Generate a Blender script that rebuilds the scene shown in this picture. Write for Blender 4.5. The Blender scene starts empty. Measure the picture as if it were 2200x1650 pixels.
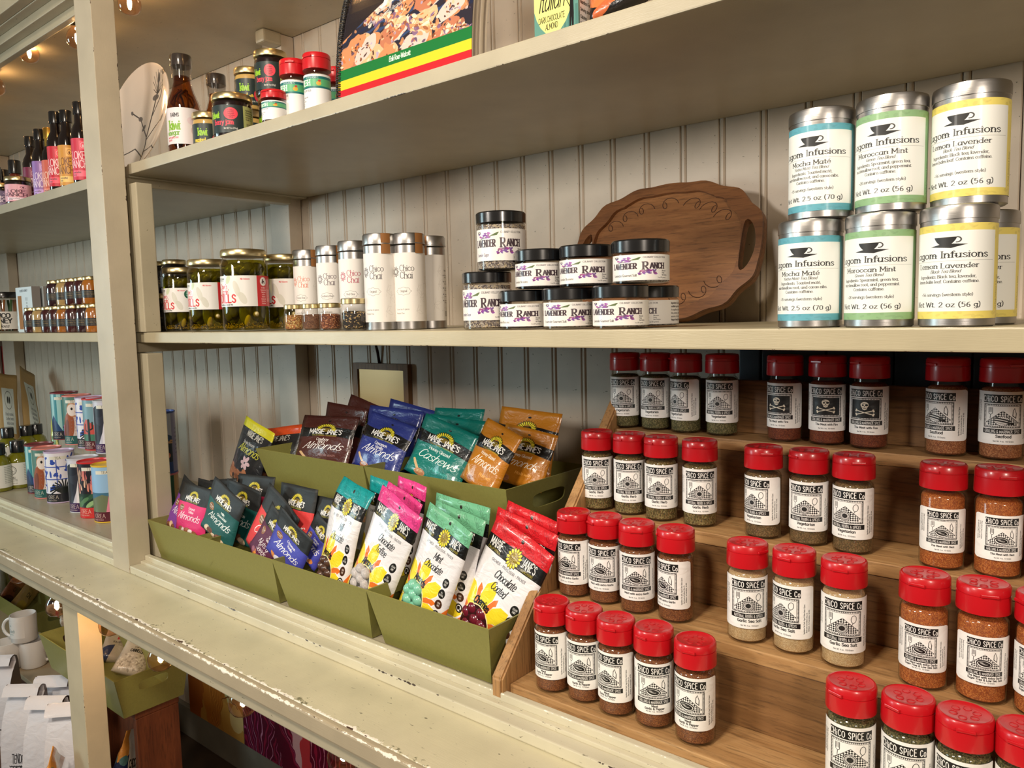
import bpy, bmesh, math, random
import numpy as np
from mathutils import Vector, Matrix

SC = bpy.context.scene
COL = SC.collection
PI = math.pi
random.seed(7)
RNG = np.random.default_rng(11)

# ------------------------------------------------------------------ camera
# The frame is 2200x1650; the lens was recovered from the vanishing points of the shelves and posts.
FPX, CX, CY = 1640.0, 1100.0, 825.0
EYE = 1.60
def _n(v):
    v = np.array(v, float)
    return v / np.linalg.norm(v)
_mx = _n((-905 - CX, 722 - CY, FPX))
_dn = _n((395, 18075, FPX))
_dn = _n(_dn - _mx * (_dn @ _mx))
_X, _Z = -_mx, -_dn
_Y = np.cross(_Z, _X)
RW = np.stack([_X, _Y, _Z])
CAMPOS = np.array([0.0, 0.0, EYE])
cam_data = bpy.data.cameras.new('camera')
cam = bpy.data.objects.new('camera', cam_data)
COL.objects.link(cam)
cam_data.sensor_fit = 'HORIZONTAL'
cam_data.sensor_width = 36.0
cam_data.lens = 36.0 * FPX / 2200.0
cam_data.clip_start = 0.02
_m = Matrix(((RW[0][0], -RW[0][1], -RW[0][2]), (RW[1][0], -RW[1][1], -RW[1][2]), (RW[2][0], -RW[2][1], -RW[2][2])))
cam.matrix_world = Matrix.Translation(CAMPOS) @ _m.to_4x4()
SC.camera = cam

def ray(px, py):
    return RW @ np.array([px - CX, py - CY, FPX])
def on(px, py, ax, val):
    """world point on the plane axis=val seen at a pixel of the photograph"""
    d = ray(px, py)
    return CAMPOS + d * ((val - CAMPOS[ax]) / d[ax])
def onY(px, py, y): return on(px, py, 1, y)
def onZ(px, py, z): return on(px, py, 2, z)
def proj(P):
    c = RW.T @ (np.array(P, float) - CAMPOS)
    return CX + FPX * c[0] / c[2], CY + FPX * c[1] / c[2]
def xat(px, y, z):
    """x of the point at depth y, height z that falls in pixel column px"""
    lo, hi = -6.0, 1.5
    for _ in range(50):
        m = (lo + hi) / 2
        if proj((m, y, z))[0] < px: lo = m
        else: hi = m
    return (lo + hi) / 2
def stand(px, py, z, r):
    """centre of a round thing of radius r whose front foot is seen at a pixel on height z"""
    p = onZ(px, py, z)
    d = _n((p[0], p[1], 0))
    return p + d * r

# ------------------------------------------------------------------ world, lamps, exposure
SC.view_settings.view_transform = 'Standard'
SC.view_settings.look = 'None'
SC.view_settings.gamma = 1.0
SC.view_settings.use_curve_mapping = False
SC.view_settings.exposure = 0.0
w = bpy.data.worlds.new('room_light')
SC.world = w
w.use_nodes = True
bg = w.node_tree.nodes['Background']
bg.inputs[0].default_value = (1.0, 0.82, 0.60, 1)
bg.inputs[1].default_value = 0.17
def area(name, loc, target, size, power, col, sizey=None):
    l = bpy.data.lights.new(name, 'AREA')
    l.energy = power; l.color = col; l.size = size
    if sizey: l.shape = 'RECTANGLE'; l.size_y = sizey
    o = bpy.data.objects.new(name, l)
    COL.objects.link(o)
    o.location = loc
    o.rotation_euler = (Vector(target) - Vector(loc)).to_track_quat('-Z', 'Y').to_euler()
    return o
area('ceiling_lamp', (-0.50, -0.70, 2.95), (-0.7, 1.0, 1.2), 0.34, 40, (1.0, 0.87, 0.70))
area('shop_lamp_warm', (1.15, -0.80, 2.12), (-0.6, 1.2, 1.60), 0.32, 22, (1.0, 0.86, 0.72))
area('shop_lamp_white', (-1.45, -0.95, 2.14), (-0.9, 1.2, 1.60), 0.32, 20, (1.0, 0.92, 0.82))
wd = area('window_daylight', (-4.6, -1.7, 1.75), (-2.6, 1.0, 1.25), 1.0, 15, (0.70, 0.94, 1.0), 1.2)
wd.data.spread = math.radians(95)
SC.cycles.max_bounces = 8
SC.cycles.transparent_max_bounces = 16
SC.cycles.caustics_reflective = False
SC.cycles.caustics_refractive = False
SC.cycles.sample_clamp_indirect = 4.0

# ------------------------------------------------------------------ materials
def lin(c):
    """sRGB 0-255 to linear"""
    o = []
    for v in c[:3]:
        v = v / 255.0
        o.append(v / 12.92 if v <= 0.04045 else ((v + 0.055) / 1.055) ** 2.4)
    return (o[0], o[1], o[2], 1.0)
class NT:
    def __init__(s, name):
        s.m = bpy.data.materials.new(name)
        s.m.use_nodes = True
        s.t = s.m.node_tree
        s.N = s.t.nodes
        s.b = s.N['Principled BSDF']
        s.out = s.N['Material Output']
    def new(s, typ, **kw):
        n = s.N.new(typ)
        for k, v in kw.items(): setattr(n, k, v)
        return n
    def link(s, a, b): s.t.links.new(a, b)
    def coord(s, scale=(1, 1, 1), rot=(0, 0, 0), kind='Object'):
        tc = s.new('ShaderNodeTexCoord')
        mp = s.new('ShaderNodeMapping')
        mp.inputs['Scale'].default_value = scale
        mp.inputs['Rotation'].default_value = rot
        s.link(tc.outputs[kind], mp.inputs[0])
        return mp.outputs[0]
    def noise(s, vec, scale, detail=4, rough=0.55, dist=0.0):
        n = s.new('ShaderNodeTexNoise')
        n.inputs['Scale'].default_value = scale
        n.inputs['Detail'].default_value = detail
        n.inputs['Roughness'].default_value = rough
        n.inputs['Distortion'].default_value = dist
        s.link(vec, n.inputs['Vector'])
        return n.outputs[0]
    def vor(s, vec, scale, out='Color'):
        n = s.new('ShaderNodeTexVoronoi')
        n.inputs['Scale'].default_value = scale
        s.link(vec, n.inputs['Vector'])
        return n.outputs[out]
    def ramp(s, fac, stops, interp='LINEAR'):
        r = s.new('ShaderNodeValToRGB')
        r.color_ramp.interpolation = interp
        e = r.color_ramp.elements
        while len(e) < len(stops): e.new(0.5)
        for i, (p, c) in enumerate(stops):
            e[i].position = p
            e[i].color = c if len(c) == 4 else (*c, 1)
        s.link(fac, r.inputs[0])
        return r.outputs[0]
    def mix(s, fac, a, b, mode='MIX'):
        n = s.new('ShaderNodeMix', data_type='RGBA', blend_type=mode)
        for sock, v in ((n.inputs[0], fac), (n.inputs[6], a), (n.inputs[7], b)):
            if hasattr(v, 'is_output'): s.link(v, sock)
            else: sock.default_value = v
        return n.outputs[2]
    def math(s, op, a, b=0.0):
        n = s.new('ShaderNodeMath', operation=op)
        for i, v in enumerate((a, b)):
            if hasattr(v, 'is_output'): s.link(v, n.inputs[i])
            else: n.inputs[i].default_value = v
        return n.outputs[0]
    def bump(s, h, strength=0.3, dist=0.002):
        n = s.new('ShaderNodeBump')
        n.inputs['Strength'].default_value = strength
        n.inputs['Distance'].default_value = dist
        s.link(h, n.inputs['Height'])
        s.link(n.outputs[0], s.b.inputs['Normal'])
    def set(s, color=None, rough=None, metal=None, coat=None, spec=None):
        if color is not None:
            if hasattr(color, 'is_output'): s.link(color, s.b.inputs['Base Color'])
            else: s.b.inputs['Base Color'].default_value = color
        if rough is not None: s.b.inputs['Roughness'].default_value = rough
        if metal is not None: s.b.inputs['Metallic'].default_value = metal
        if coat is not None:
            s.b.inputs['Coat Weight'].default_value = coat
            s.b.inputs['Coat Roughness'].default_value = 0.06
        if spec is not None: s.b.inputs['Specular IOR Level'].default_value = spec
        return s.m
_mc = {}
def plain(name, c, rough=0.5, metal=0.0, coat=0.0, grain=0.0, scale=60):
    k = ('plain', name)
    if k in _mc: return _mc[k]
    n = NT(name)
    base = lin(c)
    if grain:
        v = n.coord()
        f = n.noise(v, scale, 5)
        lo = tuple(x * (1 - grain) for x in base[:3]) + (1,)
        hi = tuple(min(1, x * (1 + grain)) for x in base[:3]) + (1,)
        col = n.ramp(f, [(0.3, lo), (0.7, hi)])
        n.set(col, rough, metal, coat)
        n.bump(f, 0.12, 0.001)
    else:
        n.set(base, rough, metal, coat)
    _mc[k] = n.m
    return n.m
def paint(name, c, rough=0.38, edges=(), spots=0.0, stroke=(1, 1, 1)):
    """old oil paint: faint brush marks, small nicks; edges=(corner planes, width, colour, amount, scale)"""
    n = NT(name)
    base = lin(c)
    v = n.coord()
    vs = n.coord(stroke)
    f = n.noise(v, 9, 4)
    br = n.noise(vs, 120, 3)
    lo = tuple(x * 0.90 for x in base[:3]) + (1,)
    hi = tuple(min(1, x * 1.07) for x in base[:3]) + (1,)
    col = n.ramp(f, [(0.3, lo), (0.7, hi)])
    if spots:
        s1 = n.noise(n.coord((0.35, 1, 1), (0, 0, 0.7)), 240, 2, 0.5, 0.6)
        col = n.mix(n.ramp(s1, [(0.725 - spots * 0.05, (0, 0, 0)), (0.75, (1, 1, 1))]), col, lin((118, 112, 92)))
        s2 = n.noise(n.coord((1, 0.4, 1), (0, 0, 0.3)), 150, 3, 0.6, 1.0)
        col = n.mix(n.ramp(s2, [(0.755, (0, 0, 0)), (0.765, (1, 1, 1))]), col, lin((72, 66, 54)))
    sep = n.new('ShaderNodeSeparateXYZ')
    n.link(v, sep.inputs[0])
    for (pl, wid, ec, amt, scl) in edges:
        d = None
        for pln in pl:
            ax, at = pln[:2]
            q = n.math('DIVIDE', n.math('ABSOLUTE', n.math('SUBTRACT', sep.outputs[ax], at)), pln[2] if len(pln) > 2 else wid)
            d = q if d is None else n.math('MAXIMUM', d, q)
        near = n.math('SUBTRACT', 1.0, n.math('MINIMUM', d, 1.0))
        big = n.noise(v, scl * 0.12, 2)
        nz = n.noise(v, scl, 4, 0.65)
        val = n.math('ADD', n.math('MULTIPLY', near, 0.30), n.math('ADD', n.math('MULTIPLY', nz, 0.62), n.math('MULTIPLY', big, 0.42)))
        msk = n.ramp(val, [(1.0 - amt - 0.01, (0, 0, 0)), (1.0 - amt + 0.01, (1, 1, 1))])
        inside = n.math('GREATER_THAN', near, 0.02)
        msk2 = n.math('MULTIPLY', msk, inside)
        col = n.mix(msk2, col, lin(ec))
    n.set(col, rough)
    n.bump(br, 0.16, 0.0012)
    return n.m
def wood(name, c1, c2, axis=0, scale=14, rough=0.55, knots=True):
    n = NT(name)
    sc = [9.0, 9.0, 9.0]
    sc[axis] = 0.75
    v = n.coord(tuple(sc))
    f = n.noise(v, scale * 0.28, 6, 0.6, 1.2)
    g = n.noise(v, scale * 2.2, 5, 0.7, 0.3)
    a = n.ramp(f, [(0.3, lin(c1)), (0.52, lin(tuple((p + q) / 2 for p, q in zip(c1, c2)))), (0.72, lin(c2))])
    dark = tuple(x * 0.55 for x in c1)
    col = n.mix(n.ramp(g, [(0.50, (0, 0, 0)), (0.70, (0.7, 0.7, 0.7))]), a, lin(dark))
    if knots:
        ks = [7.0, 7.0, 7.0]; ks[axis] = 3.4
        k = n.vor(n.coord(tuple(ks)), 1.0, 'Distance')
        col = n.mix(n.ramp(k, [(0.03, (0.85, 0.85, 0.85)), (0.12, (0.35, 0.35, 0.35)), (0.15, (0.6, 0.6, 0.6)), (0.26, (0, 0, 0))]), col, lin((64, 40, 24)))
    n.set(col, rough)
    n.bump(g, 0.18, 0.0012)
    return n.m
def speckle(name, cols, scale=900, rough=0.7, coat=0.0, stretch=(1, 1, 1)):
    """loose spice, tea or seeds: a mosaic of small grains"""
    n = NT(name)
    v = n.coord(stretch)
    ce = n.vor(v, scale, 'Color')
    sp = n.new('ShaderNodeSeparateColor')
    n.link(ce, sp.inputs[0])
    k = len(cols)
    col = n.ramp(sp.outputs[0], [(i / k, lin(c)) for i, c in enumerate(cols)], 'CONSTANT')
    big = n.noise(v, scale * 0.08, 3)
    col = n.mix(n.ramp(big, [(0.3, (0.35, 0.35, 0.35)), (0.7, (0, 0, 0))]), col, lin(tuple(x * 0.55 for x in cols[0])))
    n.set(col, rough, 0, coat)
    n.bump(n.vor(v, scale, 'Distance'), 0.4, 0.001)
    return n.m
def metal(name, c, rough=0.28, brush=0.0):
    n = NT(name)
    n.set(lin(c), rough, 1.0)
    if brush:
        f = n.noise(n.coord((1, 1, 60)), 14, 3)
        n.bump(f, brush, 0.0005)
    return n.m
def thin_glass(name, tint=(255, 255, 255), rough=0.03, gain=1.0):
    """a thin clear wall: mostly lets light straight through, reflects more at a glancing angle"""
    n = NT(name)
    tr = n.new('ShaderNodeBsdfTransparent')
    tr.inputs[0].default_value = lin(tint)
    gl = n.new('ShaderNodeBsdfGlossy')
    gl.inputs['Roughness'].default_value = rough
    ge = n.new('ShaderNodeNewGeometry')
    dp = n.new('ShaderNodeVectorMath', operation='DOT_PRODUCT')
    n.link(ge.outputs['Normal'], dp.inputs[0]); n.link(ge.outputs['Incoming'], dp.inputs[1])
    f1 = n.math('SUBTRACT', 1.0, n.math('ABSOLUTE', dp.outputs['Value']))
    fr = n.math('ADD', 0.04, n.math('MULTIPLY', n.math('POWER', f1, 4.5), 0.80))
    mx = n.new('ShaderNodeMixShader')
    n.link(n.math('MINIMUM', n.math('MULTIPLY', fr, gain), 1.0), mx.inputs[0])
    n.link(tr.outputs[0], mx.inputs[1])
    n.link(gl.outputs[0], mx.inputs[2])
    n.link(mx.outputs[0], n.out.inputs[0])
    return n.m
def printed(name, img, rough=0.45, coat=0.0, metal=0.0, wrinkle=0.0, wscale=30):
    n = NT(name)
    t = n.new('ShaderNodeTexImage')
    t.image = img
    t.extension = 'EXTEND'
    uv = n.new('ShaderNodeUVMap')
    n.link(uv.outputs[0], t.inputs[0])
    n.set(t.outputs[0], rough, metal, coat)
    if wrinkle:
        n.bump(n.noise(n.coord((1, 1, 1.6)), wscale, 3, 0.5, 0.8), wrinkle, 0.006)
    return n.m

# ------------------------------------------------------------------ objects
def finish(me, smooth=True, angle=None):
    for p in me.polygons: p.use_smooth = smooth
    return me
def link(name, me, mat=None, parent=None, loc=(0, 0, 0), rot=(0, 0, 0)):
    o = bpy.data.objects.new(name, me)
    COL.objects.link(o)
    if mat is not None and not me.materials: me.materials.append(mat)
    if parent is not None: o.parent = parent
    o.location = loc
    o.rotation_euler = rot
    return o
def tag(o, label, cat, group=None):
    o['label'] = label
    o['category'] = cat
    if group: o['group'] = group
    return o
def thing(name, label, cat, loc=(0, 0, 0), rotz=0.0, group=None):
    o = bpy.data.objects.new(name, None)
    COL.objects.link(o)
    o.empty_display_size = 0.02
    o.location = loc
    o.rotation_euler = (0, 0, rotz)
    return tag(o, label, cat, group)
def structure(o):
    o['kind'] = 'structure'
    return o
def mesh(verts, faces, smooth=False, uvs=None):
    me = bpy.data.meshes.new('m')
    me.from_pydata([tuple(map(float, v)) for v in verts], [], faces)
    if uvs is not None:
        ul = me.uv_layers.new(name='UVMap')
        li = 0
        for p in me.polygons:
            for k in p.loop_indices:
                ul.data[k].uv = uvs[me.loops[k].vertex_index]
    me.validate()
    finish(me, smooth)
    return me
def boxmesh(x0, x1, y0, y1, z0, z1, bev=0.0):
    bm = bmesh.new()
    bmesh.ops.create_cube(bm, size=1)
    for v in bm.verts:
        v.co = ((x0 + x1) / 2 + v.co.x * (x1 - x0), (y0 + y1) / 2 + v.co.y * (y1 - y0), (z0 + z1) / 2 + v.co.z * (z1 - z0))
    if bev:
        bmesh.ops.bevel(bm, geom=bm.edges[:], offset=bev, segments=2, affect='EDGES', profile=0.6)
    me = bpy.data.meshes.new('m')
    bm.to_mesh(me)
    bm.free()
    return me
def box(name, x0, x1, y0, y1, z0, z1, mat, parent=None, bev=0.0):
    return link(name, boxmesh(x0, x1, y0, y1, z0, z1, bev), mat, parent)
def lathemesh(prof, seg=32, cap0=True, cap1=True, sharp=None):
    """prof: list of (r, z); revolved around z"""
    vs, fs = [], []
    for (r, z) in prof:
        for k in range(seg):
            a = 2 * PI * k / seg
            vs.append((r * math.cos(a), r * math.sin(a), z))
    n = len(prof)
    for i in range(n - 1):
        for k in range(seg):
            a, b = i * seg + k, i * seg + (k + 1) % seg
            fs.append((a, b, b + seg, a + seg))
    if cap0: fs.append(tuple(reversed(range(seg))))
    if cap1: fs.append(tuple((n - 1) * seg + k for k in range(seg)))
    me = mesh(vs, fs, True)
    bm = bmesh.new(); bm.from_mesh(me)
    bmesh.ops.recalc_face_normals(bm, faces=bm.faces)
    bm.to_mesh(me); bm.free()
    try: me.set_sharp_from_angle(angle=math.radians(38))
    except Exception: pass
    return me
def wrapmesh(r, z0, z1, ang, seg=40, round_=0.0, lift=0.0004):
    """a label bent round a cylinder, centred on -y, ang degrees wide, uv 0..1"""
    vs, uv, fs = [], [], []
    a0 = -PI / 2 - math.radians(ang) / 2
    rows = [(0, z0), (0.5, (z0 + z1) / 2), (1, z1)]
    if round_:
        rows = [(0, z0), (0.02, z0 + 0.02 * (z1 - z0)), (0.05, z0 + 0.05 * (z1 - z0)), (0.5, (z0 + z1) / 2), (0.95, z0 + 0.95 * (z1 - z0)), (0.98, z0 + 0.98 * (z1 - z0)), (1, z1)]
    for (t, z) in rows:
        d = min(z - z0, z1 - z)
        ins = 0.0
        if round_ and d < round_:
            ins = (round_ - math.sqrt(max(0, round_ ** 2 - (round_ - d) ** 2))) / (r * math.radians(ang))
        for k in range(seg + 1):
            u = ins + (1 - 2 * ins) * k / seg
            a = a0 + math.radians(ang) * u
            vs.append(((r + lift) * math.cos(a), (r + lift) * math.sin(a), z))
            uv.append((u, t))
    m = seg + 1
    for i in range(len(rows) - 1):
        for k in range(seg):
            a = i * m + k
            fs.append((a, a + 1, a + m + 1, a + m))
    return mesh(vs, fs, True, uv)
def tubemesh(pts, r, seg=8, closed=False):
    pts = [Vector(p) for p in pts]
    n = len(pts)
    vs, fs = [], []
    up = Vector((0.13, 0.21, 1)).normalized()
    for i, p in enumerate(pts):
        a = pts[(i - 1) % n] if (closed or i > 0) else p
        b = pts[(i + 1) % n] if (closed or i < n - 1) else p
        d = (b - a).normalized()
        s = d.cross(up)
        if s.length < 1e-4: s = d.cross(Vector((1, 0, 0)))
        s.normalize()
        t = s.cross(d)
        rr = r[i] if isinstance(r, (list, tuple)) else r
        for k in range(seg):
            an = 2 * PI * k / seg
            vs.append(p + s * (rr * math.cos(an)) + t * (rr * math.sin(an)))
    for i in range(n if closed else n - 1):
        j = (i + 1) % n
        for k in range(seg):
            l = (k + 1) % seg
            fs.append((i * seg + k, i * seg + l, j * seg + l, j * seg + k))
    if not closed:
        fs.append(tuple(reversed(range(seg))))
        fs.append(tuple((n - 1) * seg + k for k in range(seg)))
    return mesh(vs, fs, True)
def spheremesh(r=1.0, u=14, v=9, sc=(1, 1, 1)):
    bm = bmesh.new()
    bmesh.ops.create_uvsphere(bm, u_segments=u, v_segments=v, radius=r)
    for q in bm.verts: q.co = (q.co.x * sc[0], q.co.y * sc[1], q.co.z * sc[2])
    me = bpy.data.meshes.new('m')
    bm.to_mesh(me); bm.free()
    return finish(me)
def joinmesh(list_of):
    """several (mesh, matrix) into one mesh"""
    bm = bmesh.new()
    for me, mt in list_of:
        b2 = bmesh.new(); b2.from_mesh(me)
        b2.transform(mt)
        t = bpy.data.meshes.new('t'); b2.to_mesh(t); b2.free()
        bm.from_mesh(t)
        bpy.data.meshes.remove(t)
    me = bpy.data.meshes.new('m')
    bm.to_mesh(me); bm.free()
    return me
_pm = {}
def cached(key, mat, make):
    """one mesh per (shape, material), shared by all alike parts"""
    k = (key, mat.name)
    if k not in _pm:
        if key not in _pm: _pm[key] = make()
        me = _pm[key].copy()
        me.materials.clear()
        me.materials.append(mat)
        _pm[k] = me
    return _pm[k]
def part(name, key, mat, make, parent, loc=(0, 0, 0), rot=(0, 0, 0)):
    o = bpy.data.objects.new(name, cached(key, mat, make))
    COL.objects.link(o)
    o.parent = parent
    o.location = loc
    o.rotation_euler = rot
    return o
def copy_tree(o, parent=None):
    c = o.copy()
    COL.objects.link(c)
    if parent is not None: c.parent = parent
    for ch in o.children: copy_tree(ch, c)
    return c
# ------------------------------------------------------------------ a small drawing kit for printed labels
_G = {}
def _glyphs():
    src = """
a 6.4 c5.4,5.2 3.6,6.6 1,5.3 .8,1.6 2.6,0 5.3,2.2;5.4,6.4 5.4,0
b 6.4 1,10 1,0;c1,2 3.4,0 5.6,2 5.5,4.8 3.2,6.5 1,4.4
c 5.8 c5.2,5.2 3.2,6.6 .8,4.6 .8,2 3.2,0 5.3,1.5
d 6.4 5.3,10 5.3,0;c5.3,2 2.9,0 .7,2 .8,4.8 3.1,6.5 5.3,4.4
e 6.2 .8,3.4 5.4,3.4;c5.4,3.4 4.8,5.9 2.9,6.6 .9,4.8 .9,1.8 3,0 5.4,1.3
f 4 c4.2,9.2 3.2,10 1.9,8.8 1.9,7;1.9,7.6 1.9,0;.3,6.3 3.9,6.3
g 6.4 c5.3,4.6 3.1,6.6 .8,4.8 .8,2 2.9,.2 5.3,2;5.3,6.4 5.3,-1;c5.3,-1 4.4,-3 2.2,-3.1 .8,-2
h 6.3 1,10 1,0;c1,4.4 3,6.5 4.9,5.6 5.3,3.6;5.3,3.8 5.3,0
i 2.2 1,6.4 1,0;1,8.7 1,9
j 2.6 1.6,6.4 1.6,-1.4;c1.6,-1.4 1.2,-2.8 -.3,-2.8;1.6,8.7 1.6,9
k 5.6 1,10 1,0;4.9,6.4 1,2.8;2.3,4 5.3,0
l 2.2 1,10 1,0
m 9.4 1,6.4 1,0;c1,4.5 2.6,6.5 4.2,5.5 4.6,3.6;4.6,3.8 4.6,0;c4.6,4.5 6.2,6.5 7.8,5.5 8.2,3.6;8.2,3.8 8.2,0
n 6.3 1,6.4 1,0;c1,4.4 3,6.5 4.9,5.6 5.3,3.6;5.3,3.8 5.3,0
o 6.3 c3.1,6.5 .9,5 .9,1.6 3.1,0 5.4,1.6 5.4,5 3.1,6.5
p 6.4 1,6.4 1,-3;c1,2 3.4,0 5.6,2 5.5,4.8 3.2,6.5 1,4.4
q 6.4 5.3,6.4 5.3,-3;c5.3,2 2.9,0 .7,2 .8,4.8 3.1,6.5 5.3,4.4
r 4.2 1,6.4 1,0;c1,4 2,6 3.9,6.3
s 5.2 c4.6,5.4 2.9,6.6 .9,5.4 2.3,3.6 4.6,2.3 4.2,.5 2.4,0 .6,1.1
t 4.2 1.9,8.6 1.9,1.4;c1.9,1.4 2.4,0 4,.4;.3,6.3 3.8,6.3
u 6.3 1,6.4 1,2.4;c1,2.4 1.4,.4 3,0 5.3,2;5.3,6.4 5.3,0
v 5.8 .4,6.4 2.9,0 5.4,6.4
w 8.4 .4,6.4 2.2,0 4.2,6 6.2,0 8,6.4
x 5.6 .6,6.4 5.2,0;5.2,6.4 .6,0
y 5.8 .5,6.4 2.9,.4;5.4,6.4 2.9,.4 1.6,-2.4 .3,-2.9
z 5.6 .7,6.3 5,6.3 .6,0 5.2,0
A 7.2 .2,0 3.6,10 7,0;1.5,3.5 5.7,3.5
B 6.8 1,10 1,0;c1,10 4.5,9.9 5.3,7.6 4.2,5.5 1,5.3;c1,5.3 5,5.2 6.1,2.8 4.8,.3 1,0
C 7.2 c6.6,8 4,10 1.2,8 .8,5 1.2,2 4,0 6.7,1.9
D 7.4 1,10 1,0;c1,10 4.6,9.6 6.6,7.3 6.6,2.7 4.6,.4 1,0
E 6.3 1,10 1,0;1,10 5.6,10;1,5.3 5,5.3;1,0 5.8,0
F 6 1,10 1,0;1,10 5.6,10;1,5.3 5,5.3
G 7.6 c6.6,8 4,10 1.2,8 .8,5 1.2,2 4,0 6.7,1.7;6.8,.6 6.8,4.4 4.2,4.4
H 7.4 1,10 1,0;6.4,10 6.4,0;1,5.2 6.4,5.2
I 2.2 1,10 1,0
J 4.8 3.6,10 3.6,2.4;c3.6,2.4 2.8,0 .4,.6
K 6.8 1,10 1,0;6.2,10 1,4.4;2.7,6 6.6,0
L 6 1,10 1,0;1,0 5.6,0
M 9 1,0 1,10;1,10 4.5,2.5 8,10;8,10 8,0
N 7.6 1,0 1,10;1,10 6.6,0;6.6,0 6.6,10
O 8 c4,10 1.2,8 .8,5 1.2,2 4,0 6.8,2 7.2,5 6.8,8 4,10
P 6.4 1,10 1,0;c1,10 5,9.9 6,7.3 4.8,4.9 1,4.6
Q 8 c4,10 1.2,8 .8,5 1.2,2 4,0 6.8,2 7.2,5 6.8,8 4,10;5,2.4 7.4,-1
R 6.8 1,10 1,0;c1,10 5,9.9 6,7.3 4.8,4.9 1,4.6;3,4.7 6.6,0
S 6.4 c5.6,8.2 3.4,10 1,8.2 1.8,6 4.8,4.2 5.6,2 3.6,0 .7,1.6
T 7 3.5,10 3.5,0;.3,10 6.7,10
U 7.4 1,10 1,3;c1,3 1.8,.4 3.8,0 5.8,.6 6.4,3;6.4,3 6.4,10
V 7 .2,10 3.5,0 6.8,10
W 10 .2,10 2.6,0 5,9 7.4,0 9.8,10
X 6.8 .4,10 6.4,0;6.4,10 .4,0
Y 7 .3,10 3.5,5 6.7,10;3.5,5 3.5,0
Z 6.8 .6,10 6.2,10 .5,0 6.4,0
0 6.6 c3.3,9.6 1,7.6 .9,4.8 1,2 3.3,0 5.6,2 5.7,4.8 5.6,7.6 3.3,9.6
1 4.4 .8,7.8 2.6,9.6;2.6,9.6 2.6,0
2 6.2 c.9,7.6 2.8,9.7 5.2,8.2 4.8,5.2 .8,.1;.8,0 5.6,0
3 6.2 c.9,8.4 3,9.7 5.1,7.6 2.6,5.2;c2.6,5.2 5.5,4.2 5,1 2.8,0 .7,1.2
4 6.2 4.2,0 4.2,9.6;4.2,9.6 .5,2.8 5.8,2.8
5 6.2 5,9.6 1.4,9.6 1.2,5.4;c1.2,5.4 4,6 5.3,3.2 3.6,.2 .8,.8
6 6.2 c4.8,9.4 2,7.6 .9,3.6 2,.2 4.6,.4 5.3,3 3.4,5.2 1.1,3.6
7 6 .7,9.5 5.4,9.5 2.2,0
8 6.2 c3.1,9.6 1.1,7.8 3,5.2 5.4,2.6 3.1,0 .8,2.6 3,5.2 5.1,7.8 3.1,9.6
9 6.2 c1.4,.2 4.2,2 5.3,6 4.2,9.4 1.6,9.2 .9,6.6 2.8,4.4 5.1,6
& 7.6 c7,0 2.4,5.8 2,8.6 3.8,9.8 4.8,8 1.4,4.4 .8,1.8 3,0 5.4,1.4 6.6,4.4
' 2 1,10 .8,8
. 2 1,0 1,.3
, 2 1.2,.4 .6,-1.4
: 2 1,0 1,.3;1,5 1,5.3
( 3.4 c2.8,10.6 1,7.6 1,2 2.8,-1.6
) 3.4 c.6,10.6 2.4,7.6 2.4,2 .6,-1.6
- 4 .6,3.6 3.4,3.6
~ 6 c.6,3 2,4.4 4,3 5.4,4.4
! 2 1,10 1,3;1,0 1,.3
"""
    for l in src.strip().split('\n'):
        ch, rest = l[0], l[2:]
        wd, body = rest.split(' ', 1)
        st = []
        for s in body.split(';'):
            cur = s[0] == 'c'
            pts = [tuple(float(q) for q in p.split(',')) for p in s.lstrip('c').split(' ')]
            if cur and len(pts) > 2:
                P = np.array(pts)
                closed = pts[0] == pts[-1]
                o = []
                n = len(P)
                for i in range(n - 1):
                    p0 = P[i - 1] if i > 0 else (P[-2] if closed else P[0])
                    p3 = P[i + 2] if i + 2 < n else (P[1] if closed else P[-1])
                    for t in np.linspace(0, 1, 6)[:-1]:
                        o.append(0.5 * (2 * P[i] + (P[i + 1] - p0) * t + (2 * p0 - 5 * P[i] + 4 * P[i + 1] - p3) * t * t + (3 * P[i] - p0 - 3 * P[i + 1] + p3) * t ** 3))
                o.append(P[-1])
                st.append(np.array(o))
            else:
                st.append(np.array(pts))
        _G[ch] = (float(wd), st)
    w_, s_ = _G['e']
    _G['\u00e9'] = (w_, s_ + [np.array([(2.6, 8), (4.4, 9.6)])])
_glyphs()
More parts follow.
